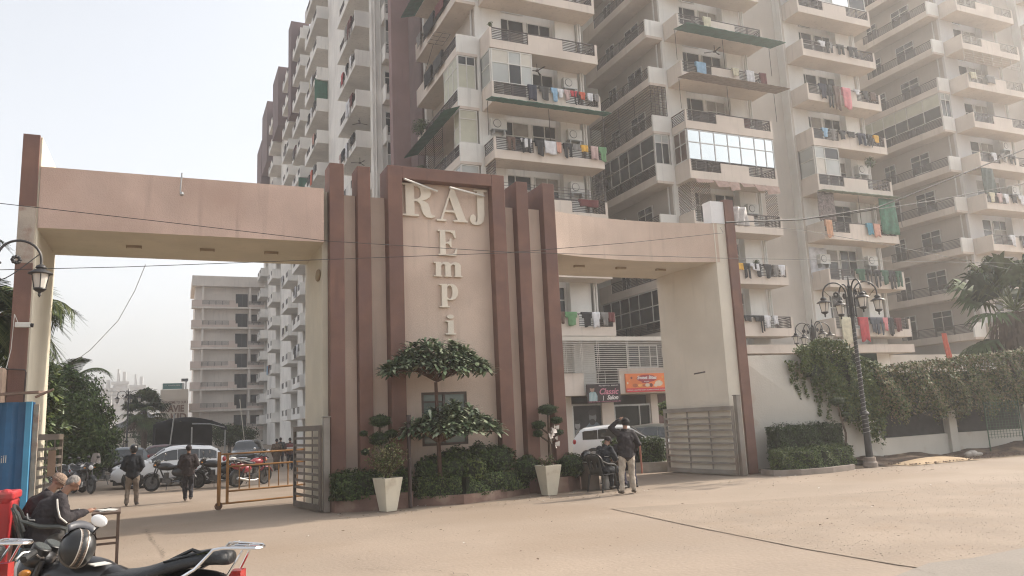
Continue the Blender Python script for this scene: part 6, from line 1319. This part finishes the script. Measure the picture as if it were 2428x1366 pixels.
# clear windshield
w_=MB(); V=[]
for i in range(7):
    for j in range(7): u=i/6-.5; v=j/6; V.append((.12*v+.05*(1-4*u*u)*1,u*.36*(1-.35*v*v),.34*v))
w_.add(V,[(i*7+j,(i+1)*7+j,(i+1)*7+j+1,i*7+j+1) for i in range(6) for j in range(6)]); o=w_.build('windshield',M('smoked_screen',(.20,.18,.17),.15,.05,3,0,spec=.8),smooth=True); o.location=(-2.42,31.2,.95); o.rotation_euler=(0,-.3,R(-60)); tag(o,'clear fly screen on the nearest motorcycle of the parked row','windshield')
# ================================================================ FOREGROUND helmet, seat things
hp=M('matt_black_helmet',(.022,.022,.022),.38,.1,4,.03,60,loc='obj')
def helmet(name,label,loc,rz,s=1,band=True,tilt=0):
    T=thing(name,label,'helmet',loc,rz); T.rotation_euler=(.38 if band else 0,tilt,rz); T.scale=(s,)*3
    b=MB(); b.ball((0,0,0),(.150,.128,.142),0,28,18); b.ball((.02,0,-.03),(.138,.122,.13),0,24,14); b.build('shell',hp,T,smooth=True,world=False)
    b=MB(); V=[]
    for i in range(15):
        a=-1.1+2.2*i/14
        for j in range(7): e=-.25+.75*j/6; V.append((.165*math.cos(a)*math.cos(e)-.004,.142*math.sin(a)*math.cos(e),.152*math.sin(e)))
    b.add(V,[(i*7+j,(i+1)*7+j,(i+1)*7+j+1,i*7+j+1) for i in range(14) for j in range(6)]); b.build('visor',M('dark_visor',(.03,.032,.035),.12,.1,3,0,spec=.8),T,smooth=True,world=False)
    b=MB(); b.lathe([(.129,-.012),(.133,-.006),(.133,.006),(.129,.012)],(0,0,-.075),28,0,'z',1); o=b.build('rim_trim',M('helmet_trim',(.10,.085,.07),.5,.1,4,0),T,smooth=True,world=False); o.scale=(1.04,.90,1)
    if band:
        for k,(o0,o1,m_,lf) in enumerate(((-.026,.026,M('helmet_band_dark',(.07,.04,.03),.5,.4,90,0,col2=(.20,.15,.11),loc='obj'),.0016),(-.034,-.026,M('helmet_band_silver',(.60,.56,.50),.3,.1,9,0,metal=.3,loc='obj'),.0024),(.026,.034,MT.get('helmet_band_silver') or None,.0024))):
            b=MB(); V=[]; n=26
            for i in range(n+1):
                a=-.15+3.9*i/n
                for y in (o0,o1): q=math.sqrt(max(0,1-(y/.128)**2)); V.append((math.cos(a)*(.150*q+lf),y,math.sin(a)*(.142*q+lf)))
            b.add(V,[(2*i,2*i+2,2*i+3,2*i+1) for i in range(n)]); b.build('stripe',m_ or MT['helmet_band_silver'],T,smooth=True,world=False)
    return T
M('helmet_band_silver',(.60,.56,.50),.3,.1,9,0,metal=.3,loc='obj')
hm=helmet('helmet','matt black helmet with a patterned band resting on the foreground motorcycle tank',(-.53,5.82,1.12),R(95),.80,True,-.75)
b=MB(); V=[]
for i in range(9):
    a=-.8+1.6*i/8
    for j in range(3): V.append(((.150+.035*j)*math.cos(a),(.135+.012*j)*math.sin(a),.045+.012*j))
b.add(V,[(i*3+j,(i+1)*3+j,(i+1)*3+j+1,i*3+j+1) for i in range(8) for j in range(2)]); o=b.build('peak',M('grey_peak',(.10,.10,.11),.4,.1,4,0),hm,smooth=True,world=False); o.modifiers.new('s','SOLIDIFY').thickness=.006
b=MB(); b.tube([(.10,-.10,-.08),(.13,-.14,-.2),(.11,-.15,-.27)],.010,5); b.tube([(.11,-.15,-.27),(.10,-.14,-.29)],.018,6); b.build('chin_strap',blackp,hm,smooth=True,world=False)
o=tag(MB().box(-.05,.05,-.06,.06,-.002,.004).build('paper_slip',frame_w),'small paper slip under the helmet on the tank','paper'); o.location=(-.40,5.80,1.01); o.rotation_euler=(0,0,.4)
T=thing('mirror','round mirror coloured white for its sky reflection, standing up beside the helmet','mirror',(-.42,5.9,1.0)); b=MB(); b.ball((-.41,5.74,1.285),(.05,.014,.036),0,18,12,Matrix.Rotation(.5,3,'Y')); b.build('mirror_head',M('sunlit_mirror_back',(.80,.80,.80),.25,.03,3,0),T,smooth=True); b=MB(); b.tube([(-.41,5.75,1.25),(-.47,5.8,1.18),(-.62,5.9,1.14)],.007,5); b.build('stalk',blackp,T,smooth=True)  # plain white colour stands for the sky reflected in the mirror
T=thing('folder','green and black folder strapped on the motorcycle seat','folder',(.15,5.6,1.0)); b=MB(); c_,s_=math.cos(R(155.6)),math.sin(R(155.6))
def bl(x,y,z): return (-.345+x*c_-y*s_,5.89+x*s_+y*c_,.12+z)
b.add([bl(-.40,.0,.865),bl(-.70,.0,.92),bl(-.70,.10,.935),bl(-.40,.10,.88),bl(-.40,.0,.875),bl(-.70,.0,.93),bl(-.70,.10,.945),bl(-.40,.10,.89)],[(0,3,2,1),(4,5,6,7),(0,1,5,4),(2,3,7,6),(1,2,6,5),(3,0,4,7)]); b.build('cover',M('green_folder',(.20,.27,.08),.6,.1,9,0),T)
b=MB(); b.tube([bl(-.38,.0,.87),bl(-.50,.04,.92),bl(-.56,.05,.945),bl(-.62,.04,.92)],.012,5); b.tube([bl(-.40,.11,.885),bl(-.70,.11,.945),bl(-.71,.0,.925)],.006,5); b.build('strap',blackp,T)
b=MB(); b.tube([bl(-.28,-.15,.76),bl(-.28,-.14,.80),bl(-.28,0,.815),bl(-.28,.14,.80),bl(-.28,.15,.76)],.012,5); b.build('strap',blackp,T)
# ================================================================ SHED, BIN, CHAIRS, TABLES
blue=M('blue_corrugated_steel',(.02,.11,.24),.5,.12,3,.05,30,dirt=(.30,.33,.34),dscale=3,dlo=.68,dhi=.74)
sh=thing('guard_shed','blue corrugated steel guard shed at the left edge','shed',(-3.2,15,0)); b=MB(); V=[]; n=40
for i in range(n+1):
    x=-5.2+3.1*i/n; y=14.5+(.05 if (i//2)%2 else 0.0); V+=[(x,y,0),(x,y,2.44)]
b.add(V,[(2*i,2*i+2,2*i+3,2*i+1) for i in range(n)]); b.build('front_sheet',blue,sh)
b=MB(); V=[]
for i in range(24):
    y=14.5+.3*i/23; x=-2.10+(.04 if (i//2)%2 else 0); V+=[(x,y,0),(x,y,2.44)]
b.add(V,[(2*i,2*i+2,2*i+3,2*i+1) for i in range(23)]); b.build('side_sheet',blue,sh)
b=MB(); b.box(-2.14,-2.06,14.44,14.52,0,2.44); b.build('corner_trim',M('bright_blue_paint',(.06,.26,.42),.5,.1,3,0),sh)
b=MB(); b.add([(-5.4,14.25,2.43),(-1.95,14.25,2.56),(-1.95,15.1,2.60),(-5.4,15.1,2.5),(-5.4,14.25,2.47),(-1.95,14.25,2.60),(-1.95,15.1,2.64),(-5.4,15.1,2.54)],[(0,3,2,1),(4,5,6,7),(0,1,5,4),(1,2,6,5),(2,3,7,6),(3,0,4,7)]); b.tube([(-2.0,14.3,2.5),(-1.75,14.28,2.62)],.02,5); b.build('roof',M('weathered_board',(.20,.14,.11),.9,.2,3,.4),sh)
b=MB(); b.box(-2.055,-1.98,14.6,14.66,.8,2.4); b.build('jamb',M('weathered_jamb',(.40,.34,.27),.9,.2,4,.3,dirt=(.2,.12,.09),dscale=4),sh)
tag(MB().box(-4.2,-2.975,17.3,17.9,0,3.22).build('wall_stub',M('sandy_plaster',(.45,.33,.25),.9,.15,2,.4,dirt=(.3,.2,.14))),'sandy plaster wall stub behind the blue shed','wall')
sgn=textobj('ill',.17,(-2.40,14.47,1.55),(PI/2,0,0),M('worn_white_lettering',(.50,.50,.45),.8,.2,9,0),sh,sx=.75); 
bn=thing('dustbin','red plastic wheeled dustbin with a drooping lid, left edge beside the blue shed','dustbin',(-2.15,12.7,0)); rd=M('red_plastic',(.48,.03,.035),.45,.10,3,.05,dirt=(.20,.06,.05),dscale=3)
b=MB(); b.add([(-2.33,12.45,0.08),(-1.97,12.45,.08),(-1.97,12.9,.08),(-2.33,12.9,.08),(-2.42,12.38,1.05),(-1.92,12.38,1.05),(-1.92,12.95,1.05),(-2.42,12.95,1.05)],[(0,3,2,1),(4,5,6,7),(0,1,5,4),(1,2,6,5),(2,3,7,6),(3,0,4,7)]); b.build('body',rd,bn,bevel=.03)
b=MB(); b.box(-2.45,-1.90,12.34,12.98,1.05,1.16); b.ball((-2.0,12.40,1.10),(.10,.06,.10),0,10,7); b.build('lid',rd,bn,bevel=.03)
b=MB(); b.lathe([(.02,-.03),(.1,-.03),(.1,.03),(.02,.03)],(-1.98,12.85,.1),14,0,'x'); b.build('wheel',rubber,bn)
chp=M('grey_green_plastic',(.045,.05,.047),.5,.1,4,.03,30); chp2=M('dark_grey_plastic',(.03,.03,.028),.5,.1,4,.03,30)
def make_chair(mat,label):
    """plastic armchair, sitter faces +y"""
    T=thing('plastic_armchair',label,'chair',(0,0,0),0,'plastic armchairs'); q=dict(world=False,smooth=True)
    b=MB(); V=[]
    for i in range(7):
        for j in range(7): x=-.23+.46*i/6; y=-.21+.42*j/6; V.append((x,y,.42-.015*math.cos(x*6)*math.cos(y*6)+.02*(y>0)*y))
    b.add(V,[(i*7+j,(i+1)*7+j,(i+1)*7+j+1,i*7+j+1) for i in range(6) for j in range(6)]); o=b.build('seat',mat,T,**q); o.modifiers.new('s','SOLIDIFY').thickness=.02
    b=MB(); P=[(-.26,-.20,.62),(-.26,-.26,.80),(-.20,-.31,.88),(0,-.33,.91),(.20,-.31,.88),(.26,-.26,.80),(.26,-.20,.62)]; b.tube(P,.018,6)
    V=[]
    for i in range(9):
        x=-.22+.44*i/8
        for j in range(7): z=.42+.46*j/6-(.05*(abs(x)/.22)**3 if j==6 else 0); V.append((x,-.20-.12*(j/6)-.04*(1-(x/.22)**2),z))
    fs=[(i*7+j,(i+1)*7+j,(i+1)*7+j+1,i*7+j+1) for i in range(8) for j in range(6) if not (i in(1,3,6) and 2<=j<=3)]; b.add(V,fs); o=b.build('backrest',mat,T,**q)
    o.modifiers.new('s','SOLIDIFY').thickness=.012
    for s_ in (-1,1):
        b=MB(); b.tube([(s_*.26,-.24,.74),(s_*.27,-.05,.66),(s_*.27,.15,.64),(s_*.26,.23,.60)],[.02,.026,.028,.022],6); b.tube([(s_*.26,.22,.62),(s_*.25,.23,.42)],.018,5); b.build('armrest',mat,T,**q)
        for y in (-.20,.21):
            b=MB(); b.tube([(s_*.22,y,.42),(s_*.26,y+(.04 if y>0 else -.07),0)],[.034,.02],5); b.build('leg',mat,T,**q)
    return T
ch=make_chair(chp,'grey plastic armchair under the white haired man'); ch.location=(-1.50,12.15,0); ch.rotation_euler=(0,0,-PI/2+.1); ch.scale=(1.1,1.1,1.1)
c2=dup(ch); c2.location=(-1.68,12.85,0); c2['label']='plastic armchair under the man in the knitted cap'
c3=make_chair(chp2,'dark plastic armchair under the seated man with a cap at the right'); c3.location=(9.62,16.72,0); c3.rotation_euler=(0,0,-PI/2+.25)
wd=M('worn_dark_wood',(.11,.07,.05),.8,.2,5,.3)
def table(label,x,y,z,sx,sy,m,rz=0):
    T=thing('small_table',label,'table',(x,y,0),rz); b=MB(); b.box(-sx/2,sx/2,-sy/2,sy/2,z-.03,z); b.build('tabletop',m,T,world=False,bevel=.004)
    for a in (-1,1):
        for c in (-1,1): b=MB(); b.box(a*(sx/2-.03)-.02,a*(sx/2-.03)+.02,c*(sy/2-.03)-.02,c*(sy/2-.03)+.02,0,z-.031); b.build('leg',m,T,world=False)
    b=MB(); b.box(-sx/2+.05,sx/2-.05,-sy/2+.02,-sy/2+.045,z*.45,z*.45+.03); b.box(-sx/2+.05,sx/2-.05,sy/2-.045,sy/2-.02,z*.45,z*.45+.03); b.build('stretcher',m,T,world=False); return T
table('small worn table with papers in front of the two seated men',-.82,12.75,.79,.36,.75,wd,.05)
def papers(label,x,y,z,rz=0):
    T=thing('paper_stack',label,'papers',(x,y,z),rz)
    for i in range(4): b=MB(); b.box(-.10,.10,-.14,.14,.001+i*.004,.0045+i*.004); o=b.build('sheet',frame_w,T,world=False); o.rotation_euler=(0,0,.12*i)
    return T
papers('open register and papers on the left table',-.82,12.72,.79,.2); tag(MB().tube([(-.86,12.75,.815),(-.76,12.72,.83)],.005,5).build('pen',blackp),'pen lying on the papers of the left table','pen')
bx=thing('wooden_cabinet','narrow grey brown wooden desk left of the right hand chair','desk',(9.62,17.35,0)); b=MB(); b.box(9.5,9.80,17.2,17.6,0,.64); b.build('side_panel',M('grey_brown_laminate',(.16,.125,.10),.7,.1,4,.1),bx,bevel=.005)
b=MB(); b.box(9.46,10.45,17.15,17.65,.641,.67); b.build('desk_top',wd,bx); b=MB(); b.box(10.35,10.42,17.2,17.6,0,.64); b.build('side_panel',wd,bx)
papers('white register on the right desk',9.62,17.35,.67,.3)
helmet('helmet','dark helmet lying on the right desk behind the armchair',(9.62,17.45,.83),R(200),1.0,False)
T=thing('water_can','clear plastic water can under the right desk','water can',(9.95,17.3,0)); b=MB(); b.lathe([(.09,0),(.11,.03),(.11,.26),(.08,.33),(.03,.36),(.03,.40)],(9.95,17.1,0),14); b.build('can',M('clear_plastic',(.42,.42,.42),.15,.1,3,0,spec=.8),T,smooth=True)
tag(MB().box(10.25,10.55,17.0,17.2,0,.16).build('black_box',blackp,bevel=.01),'small black box on the ground under the right desk','box')
b=MB(); b.tube([(10.9+.25*math.cos(a*.4),18.6+.18*math.sin(a*.4),.012) for a in range(11)]+[(11.2,18.2,.012),(10.8,17.9,.012)],.012,5); tag(b.build('cable_loop',blackp,smooth=True),'black cable lying on the ground right of the standing man','cable')
tag(MB().box(-.06,.06,-.006,.006,-.22,.22).build('notice_board',M('brown_board',(.30,.20,.14),.8,.1,5,.1)),'brown board leaning on the rusty gate leaf behind the seated men','board').location=(-1.92,15.9,1.42)
# ================================================================ PEOPLE
skin=M('brown_skin',(.27,.145,.095),.6,.08,6,.05,60,loc='obj')
def blob(mb,voxel,mat,name,parent=None,smooth=3):
    tmp=mb.build('tmp',mat,None); md=tmp.modifiers.new('r','REMESH'); md.mode='VOXEL'; md.voxel_size=voxel
    s_=tmp.modifiers.new('s','SMOOTH'); s_.factor=.5; s_.iterations=smooth
    if name in ('jacket','trousers'):
        tx=bpy.data.textures.get('cloth_wrinkle') or bpy.data.textures.new('cloth_wrinkle','CLOUDS'); tx.noise_scale=.09; tx.noise_depth=2
        dm=tmp.modifiers.new('d','DISPLACE'); dm.texture=tx; dm.strength=.038; dm.mid_level=.5; dm.texture_coords='LOCAL'
    bpy.context.view_layer.update(); dg=bpy.context.evaluated_depsgraph_get(); me=bpy.data.meshes.new_from_object(tmp.evaluated_get(dg)); bpy.data.objects.remove(tmp)
    me.name=name; me.materials.clear(); me.materials.append(mat); me.polygons.foreach_set('use_smooth',[True]*len(me.polygons))
    o=bpy.data.objects.new(name,me); C.objects.link(o)
    if parent: o.parent=parent
    return o
def person(label,loc,rz,J,top_col,leg_col,H=1.0,hair=None,cap=None,shoe=(.03,.025,.02),jacket=True,group=None,beard=None,skirt=False,voxel=.014,hs=.92,bulk=1.0):
    """J: joints, local frame facing +y, x to the person's right. scale H"""
    j={k:Vector(v) for k,v in J.items()}
    mb=MB(); hd=j['head']; up=(j['head']-j['neck']).normalized(); fwd=Vector(J.get('look',(0,1,0))).normalized(); rt=fwd.cross(up).normalized(); fwd=up.cross(rt).normalized()
    rot=Matrix((rt,fwd,up)).transposed()
    def hp(x,y,z): return tuple(hd+(rt*x+fwd*y+up*z)*hs)
    mb.ball(hp(0,-.005,.02),(.074*hs,.094*hs,.098*hs),0,20,14,rot); mb.ball(hp(0,.022,-.045),(.054*hs,.062*hs,.065*hs),0,16,10,rot)   # cranium, jaw
    mb.caps(hp(0,.088,.0),hp(0,.108,-.028),.010,.015,8); mb.ball(hp(0,.082,-.062),(.026,.014,.010),0,10,6,rot)                              # nose, lips
    for s_ in (-1,1): mb.ball(hp(.076*s_,-.005,-.005),(.012,.022,.032),0,8,6,rot); mb.ball(hp(.03*s_,.078,.022),(.018,.014,.012),0,8,6,rot)
    mb.caps(tuple(j['neck']-up*.05),hp(0,-.005,-.05),.055,.052,12)
    mb.caps(j['chest'],j['neck'],.10,.06); mb.caps(j['pelvis'],j['chest'],.11,.12)
    for s_ in ('l','r'):
        mb.caps(j['sh'+s_],j['chest'],.045,.08); mb.caps(j['sh'+s_],j['el'+s_],.045,.036); mb.caps(j['el'+s_],j['wr'+s_],.036,.026)
        mb.caps(j['pelvis'],j['hip'+s_],.10,.085); mb.caps(j['hip'+s_],j['kn'+s_],.075,.05); mb.caps(j['kn'+s_],j['an'+s_],.05,.035)
        d=(j['wr'+s_]-j['el'+s_]).normalized(); hv=Vector(J.get('hand'+s_,tuple(d))).normalized(); pn=hv.orthogonal().normalized() if abs(hv.z)>.95 else hv.cross(Vector((0,0,1))).normalized()
        palm=j['wr'+s_]+hv*.055; mb.caps(j['wr'+s_],palm,.024,.034,10)
        up2=hv.cross(pn)
        for k in range(4):
            ofs=pn*((k-1.5)*.020); l=(.062,.072,.068,.052)[k]; a=palm+ofs+hv*.015; c=a+hv*l*.55; e=c+(hv*.8-up2*.45)*l*.45; mb.caps(a,c,.0095,.0088,7); mb.caps(c,e,.0088,.0075,7)
        a=j['wr'+s_]+hv*.03+pn*.026*(1 if s_=='l' else -1); c=a+(hv*.6+pn*(.7 if s_=='l' else -.7))*.035; mb.caps(a,c,.011,.010,7); mb.caps(c,c+hv*.028,.010,.008,7)
    body=blob(mb,.0095,skin,'person'); body.location=loc; body.rotation_euler=(0,0,rz); body.scale=(H,)*3
    body['label']=label; body['category']='person'
    if group: body['group']=group
    # jacket
    b=MB(); ch=j['chest']; pv=j['pelvis']; nk=j['neck']; m1=(ch*.5+pv*.5); B=bulk
    for c_,w_,r_ in ((pv,.06,.125),(m1,.075,.125),(ch+Vector((0,0,.02)),.08,.125)): b.caps(c_+Vector((-w_,0,0)),c_+Vector((w_,0,0)),r_*B,r_*B)
    b.caps(pv,m1,.15*B,.15*B); b.caps(m1,ch,.15*B,.15*B); b.caps(ch,nk-Vector((0,0,.01)),.12*B,.066)
    for s_ in ('l','r'):
        b.caps(ch*.6+nk*.4,j['sh'+s_],.09*B,.074*B); b.caps(j['sh'+s_],j['el'+s_],.072*B,.060*B); b.caps(j['el'+s_],j['wr'+s_]-(j['wr'+s_]-j['el'+s_]).normalized()*.01,.058*B,.045)
    jm=cl2(top_col); blob(b,voxel,jm,'jacket',body,2)
    b=MB(); b.lathe([(.062,-.015),(.070,0),(.066,.035),(.055,.03)],(0,0,0),14); o=b.build('collar',jm,body,smooth=True,world=False); o.location=nk; o.rotation_euler=up.to_track_quat('Z','Y').to_euler()
    lm_=cl2(leg_col); b=MB(); b.caps(pv+Vector((-.05,0,-.03)),pv+Vector((.05,0,-.03)),.125,.125)
    if skirt:
        b.caps(pv,(j['knl']+j['knr'])/2,.14,.17); b.caps((j['knl']+j['knr'])/2,(j['anl']+j['anr'])/2+Vector((0,0,.12)),.17,.19)
    for s_ in ('l','r'):
        b.caps(pv+(j['hip'+s_]-pv)*.6,j['hip'+s_],.12,.105); b.caps(j['hip'+s_],j['kn'+s_],.102,.074); b.caps(j['kn'+s_],j['an'+s_]+Vector((0,0,.01)),.074,.058)
        for k in range(3): t=.72+.12*k; p=j['kn'+s_]*(1-t)+j['an'+s_]*t; b.ball(p,(.066,.068,.014),0,10,6)
    blob(b,voxel,lm_,'trousers',body,2)
    sm=M('shoe_%d'%int(shoe[0]*1000),shoe,.5,.1,9,0,loc='obj')
    for s_ in ('l','r'):
        f=Vector(J.get('foot'+s_,(0.1 if s_=='r' else -.1,1,0))).normalized(); a=j['an'+s_]; b=MB(); b.caps(a+Vector((0,0,-.03)),a+Vector((0,0,-.035))+f*.01,.045,.045); b.caps(a-f*.03+Vector((0,0,-.045)),a+f*.16+Vector((0,0,-.055)),.042,.036); blob(b,.012,sm,'shoe',body,2)
    if hair:
        b=MB(); b.ball(hp(0,-.018,.035),(.080*hs,.092*hs,.088*hs),0,22,14,rot); b.ball(hp(0,-.05,-.01),(.072*hs,.055*hs,.065*hs),0,16,10,rot)
        for s_ in (-1,1): b.ball(hp(.066*s_,-.02,.01),(.018,.035,.03),0,8,6,rot)
        blob(b,.009,M('hair_%s'%hair[0],hair[1],.8,.25,40,.6,120,loc='obj'),'hair',body,1)
    for s_ in (-1,1):
        b=MB(); b.ball(hp(.03*s_,.0885,.022),(.010,.004,.005),0,8,5,rot); b.build('eye',M('eye_dark',(.02,.015,.012),.3,.1,9,0),body,smooth=True,world=False)
    body['_fr']=0; del body['_fr']
    return body,hp,rot
def cl2(c): 
    n='clothing_%02d_%02d_%02d'%tuple(int(v*99) for v in c); return M(n,c,.85,.18,7,.5,28,loc='obj')
def stand(H=1.68,lean=0,feet=.11,arms='side'):
    J=dict(pelvis=(0,0,.90),chest=(0,-.0+lean*.6,1.24),neck=(0,.0+lean,1.44),head=(0,.02+lean*1.2,1.60),shl=(-.175,lean,1.38),shr=(.175,lean,1.38),hipl=(-.09,0,.86),hipr=(.09,0,.86),knl=(-.10,.03,.48),knr=(.10,.02,.48),anl=(-feet,-.02,.10),anr=(feet,0,.10),ell=(-.25,-.04,1.10),elr=(.25,-.04,1.10),wrl=(-.22,.08,.87),wrr=(.22,.08,.87))
    if arms=='pocket': J.update(ell=(-.27,-.09,1.11),elr=(.27,-.09,1.11),wrl=(-.17,.12,.98),wrr=(.17,.12,.98),handl=(.5,.4,-.6),handr=(-.5,.4,-.6))
    return J
k=.92
J=stand(arms='pocket'); J.update(anl=(-.13,-.10,.10),knl=(-.12,.0,.48),anr=(.11,.05,.10))
p,hp,rot=person('standing man in black helmet, navy jacket and beige trousers, seen from behind',(-.93,23.6,0),R(-6),J,(.012,.016,.024),(.22,.18,.145),k,shoe=(.05,.04,.035),bulk=1.12)
def on_head(parent,build_fn,name,mat):
    b=MB(); build_fn(b); o=b.build(name,mat,parent,smooth=True,world=False); return o
def mkhelm(b):
    b.ball(hp(0,-.005,.03),(.118,.142,.135),0,22,14,rot); 
on_head(p,mkhelm,'helmet',M('gloss_black_helmet',(.015,.015,.016),.25,.1,3,0,loc='obj'))
def vis(b):
    V=[]; 
    for i in range(9):
        a=-.9+1.8*i/8
        for j in range(4): V.append(hp(.135*math.sin(a),.16*math.cos(a)+.05*j/3,.12+.02*j))
    b.add(V,[(i*4+j,(i+1)*4+j,(i+1)*4+j+1,i*4+j+1) for i in range(8) for j in range(3)])
on_head(p,vis,'visor',blackp)
J=stand(arms='pocket'); J.update(anl=(-.07,.02,.10),anr=(.09,-.14,.14),knr=(.10,.02,.50),head=(0,.0,1.60))
p,hp,rot=person('man in dark cap, brown jacket and dark jeans walking away before the SUV',(.45,23.7,0),R(-2),J,(.035,.024,.026),(.022,.022,.03),.88,bulk=1.15,shoe=(.08,.06,.05))
on_head(p,lambda b:b.ball(hp(0,-.01,.045),(.092,.108,.10),0,18,12,rot),'cap',cl2((.02,.015,.018)))
# right standing man
J=stand(arms='side'); J.update(elL=(0,0,0)); J.pop('elL')
J.update(ell=(-.34,.02,1.52),wrl=(-.13,.0,1.70),handl=(.9,.1,.35),elr=(.29,-.07,1.12),wrr=(.20,.10,.93),handr=(-.6,.5,-.5),anl=(-.17,-.03,.10),knl=(-.14,.02,.48),anr=(.15,.03,.10),knr=(.12,.05,.48),head=(.03,.02,1.60))
p,hp,rot=person('man in black sweater and off white trousers with one hand on his head',(9.72,15.72,0),R(-12),J,(.012,.012,.013),(.46,.40,.33),1.0,shoe=(.10,.07,.045),bulk=1.08)
on_head(p,lambda b:b.ball(hp(0,-.005,.04),(.092,.11,.10),0,18,12,rot),'hair',cl2((.012,.01,.01)))
def seated(lean=.22,hands=((-.12,.45,.62),(.12,.45,.62)),look=(0,1,-.35)):
    return dict(pelvis=(0,-.05,.52),chest=(0,-.05+lean*.55,.86),neck=(0,-.03+lean,1.05),head=(0,.05+lean*1.2,1.19),look=look,shl=(-.18,-.05+lean,1.0),shr=(.18,-.05+lean,1.0),hipl=(-.10,0,.50),hipr=(.10,0,.50),knl=(-.13,.42,.50),knr=(.13,.42,.50),anl=(-.13,.40,.10),anr=(.13,.48,.10),ell=(-.26,.08+lean*.6,.76),elr=(.26,.08+lean*.6,.76),wrl=hands[0],wrr=hands[1])
p,hp,rot=person('white haired man in a black jacket with pale sleeve stripes writing at the left table',(-1.50,12.15,0),R(-84),seated(.20,((-.10,.42,.80),(.08,.46,.82)),(0.05,1,-.45)),(.016,.016,.018),(.06,.055,.05),1.03,hair=('white',(.27,.25,.23)),hs=.86,bulk=1.28)
st=M('pale_stripe',(.45,.43,.40),.7,.1,9,0)
def stripe(parent,pts,w_): 
    b=MB(); b.tube(pts,w_,5); return b.build('stripe',st,parent,smooth=True,world=False)
stripe(p,[(.265,.12,1.02),(.325,.13,.92),(.345,.16,.80),(.32,.24,.72)],.012); stripe(p,[(.12,-.20,.86),(.18,-.185,.80),(.22,-.16,.79),(.26,-.11,.785)],.009); stripe(p,[(.13,.385,.845),(.07,.37,.862),(.03,.37,.855)],.012)
b=MB(); 
for s_ in (-1,1): b.tube([hp(.03*s_+.028*math.cos(a*.63),.108,.02+.02*math.sin(a*.63)) for a in range(11)],.003,4); b.tube([hp(.058*s_,.105,.025),hp(.08*s_,.0,.02)],.003,4)
b.build('glasses',rail,p,world=False)
p,hp,rot=person('man in a cream knitted cap and black coat seated beyond the white haired man',(-1.70,12.85,0),R(-80),seated(.16,((-.10,.40,.70),(.10,.42,.70)),(.25,1,-.55)),(.012,.012,.013),(.05,.05,.05),1.03,hs=.86,bulk=1.28)
on_head(p,lambda b:(b.ball(hp(0,-.012,.045),(.085,.10,.08),0,20,12,rot),[b.tube([hp(.098*math.cos(a*.35),-.012+.116*math.sin(a*.35),.012+.016*k) for a in range(19)],.007,5) for k in range(2)]),'knitted_cap',M('cream_knit',(.30,.21,.155),.95,.15,30,.9,90,loc='obj'))
p,hp,rot=person('seated man in a dark cap and black jacket reading papers, beside the standing man',(9.68,16.75,0),R(-72),seated(.14,((-.10,.34,.72),(.08,.36,.74)),(0,1,-.75)),(.016,.018,.022),(.02,.02,.025),1.0,bulk=1.12)
on_head(p,lambda b:(b.ball(hp(0,-.01,.035),(.09,.108,.082),0,18,12,rot),b.ball(hp(0,.09,.025),(.07,.075,.012),0,14,6,rot)),'cap',cl2((.015,.014,.016)))
stripe(p,[(.235,.10,.98),(.28,.12,.90),(.30,.15,.82)],.009); stripe(p,[(.16,-.12,.84),(.20,-.10,.83),(.235,-.05,.825)],.009)
o=tag(MB().box(-.10,.10,-.13,.13,0,.004).build('paper_sheet',frame_w),'white sheet of paper held by the seated man at the right','paper'); o.location=(10.08,16.80,.80); o.rotation_euler=(.3,.35,.2)
J=seated(.10,((-.10,.35,.68),(.10,.35,.68)),(0,1,-.4)); J.update(knl=(-.14,.40,.48),anl=(-.16,.50,.10),anr=(.12,.62,.10))
p,hp,rot=person('person in dark purple clothes seated behind the standing man, mostly hidden by him',(10.75,17.55,0),R(160),J,(.015,.014,.02),(.022,.016,.04),1.0,hair=('black',(.012,.01,.01)))
c4=dup(c3); c4.location=(10.78,17.6,0); c4.rotation_euler=(0,0,R(160)); c4['label']='dark plastic armchair hidden behind the standing man'
# distant walkers
J=stand(arms='side'); J.update(anl=(-.08,.12,.10),anr=(.08,-.12,.12))
p,hp,rot=person('distant woman in a long brown dress walking away behind the barrier',(4.42,37.2,0),R(-5),J,(.12,.085,.06),(.10,.07,.05),.85,hair=('dark',(.012,.01,.01)),skirt=True)
p,hp,rot=person('distant person with a striped backpack walking away behind the barrier',(4.98,37.0,0),R(-5),J,(.10,.06,.055),(.02,.022,.03),.86,hair=('dark',(.012,.01,.01)))
b=MB(); b.box(-.17,.17,-.30,-.15,1.0,1.38); b.build('backpack',M('maroon_bag',(.16,.05,.05),.8,.1,9,0),p,world=False,bevel=.04); b=MB(); b.box(-.172,.172,-.302,-.148,1.14,1.22); b.build('bag_stripe',st,p,world=False)
p,hp,rot=person('distant person in dark clothes just behind the two walkers',(5.0,40.5,0),R(-5),stand(),(.04,.045,.05),(.03,.03,.03),.86,hair=('dark',(.012,.01,.01)))
# ================================================================ HAZE (air inside one closed box)
HZ=MB(); HZ.box(-300,300,-50,370,-1.1,52)
hzm=bpy.data.materials.new('haze_air'); hzm.use_nodes=True; t=hzm.node_tree; t.nodes.clear(); pv=t.nodes.new('ShaderNodeVolumePrincipled'); ou=t.nodes.new('ShaderNodeOutputMaterial'); t.links.new(pv.outputs[0],ou.inputs['Volume'])
pv.inputs['Color'].default_value=(.97,.97,.98,1); pv.inputs['Density'].default_value=.0015; pv.inputs['Anisotropy'].default_value=.55
hz_=HZ.build('haze',hzm); stuff(hz_)
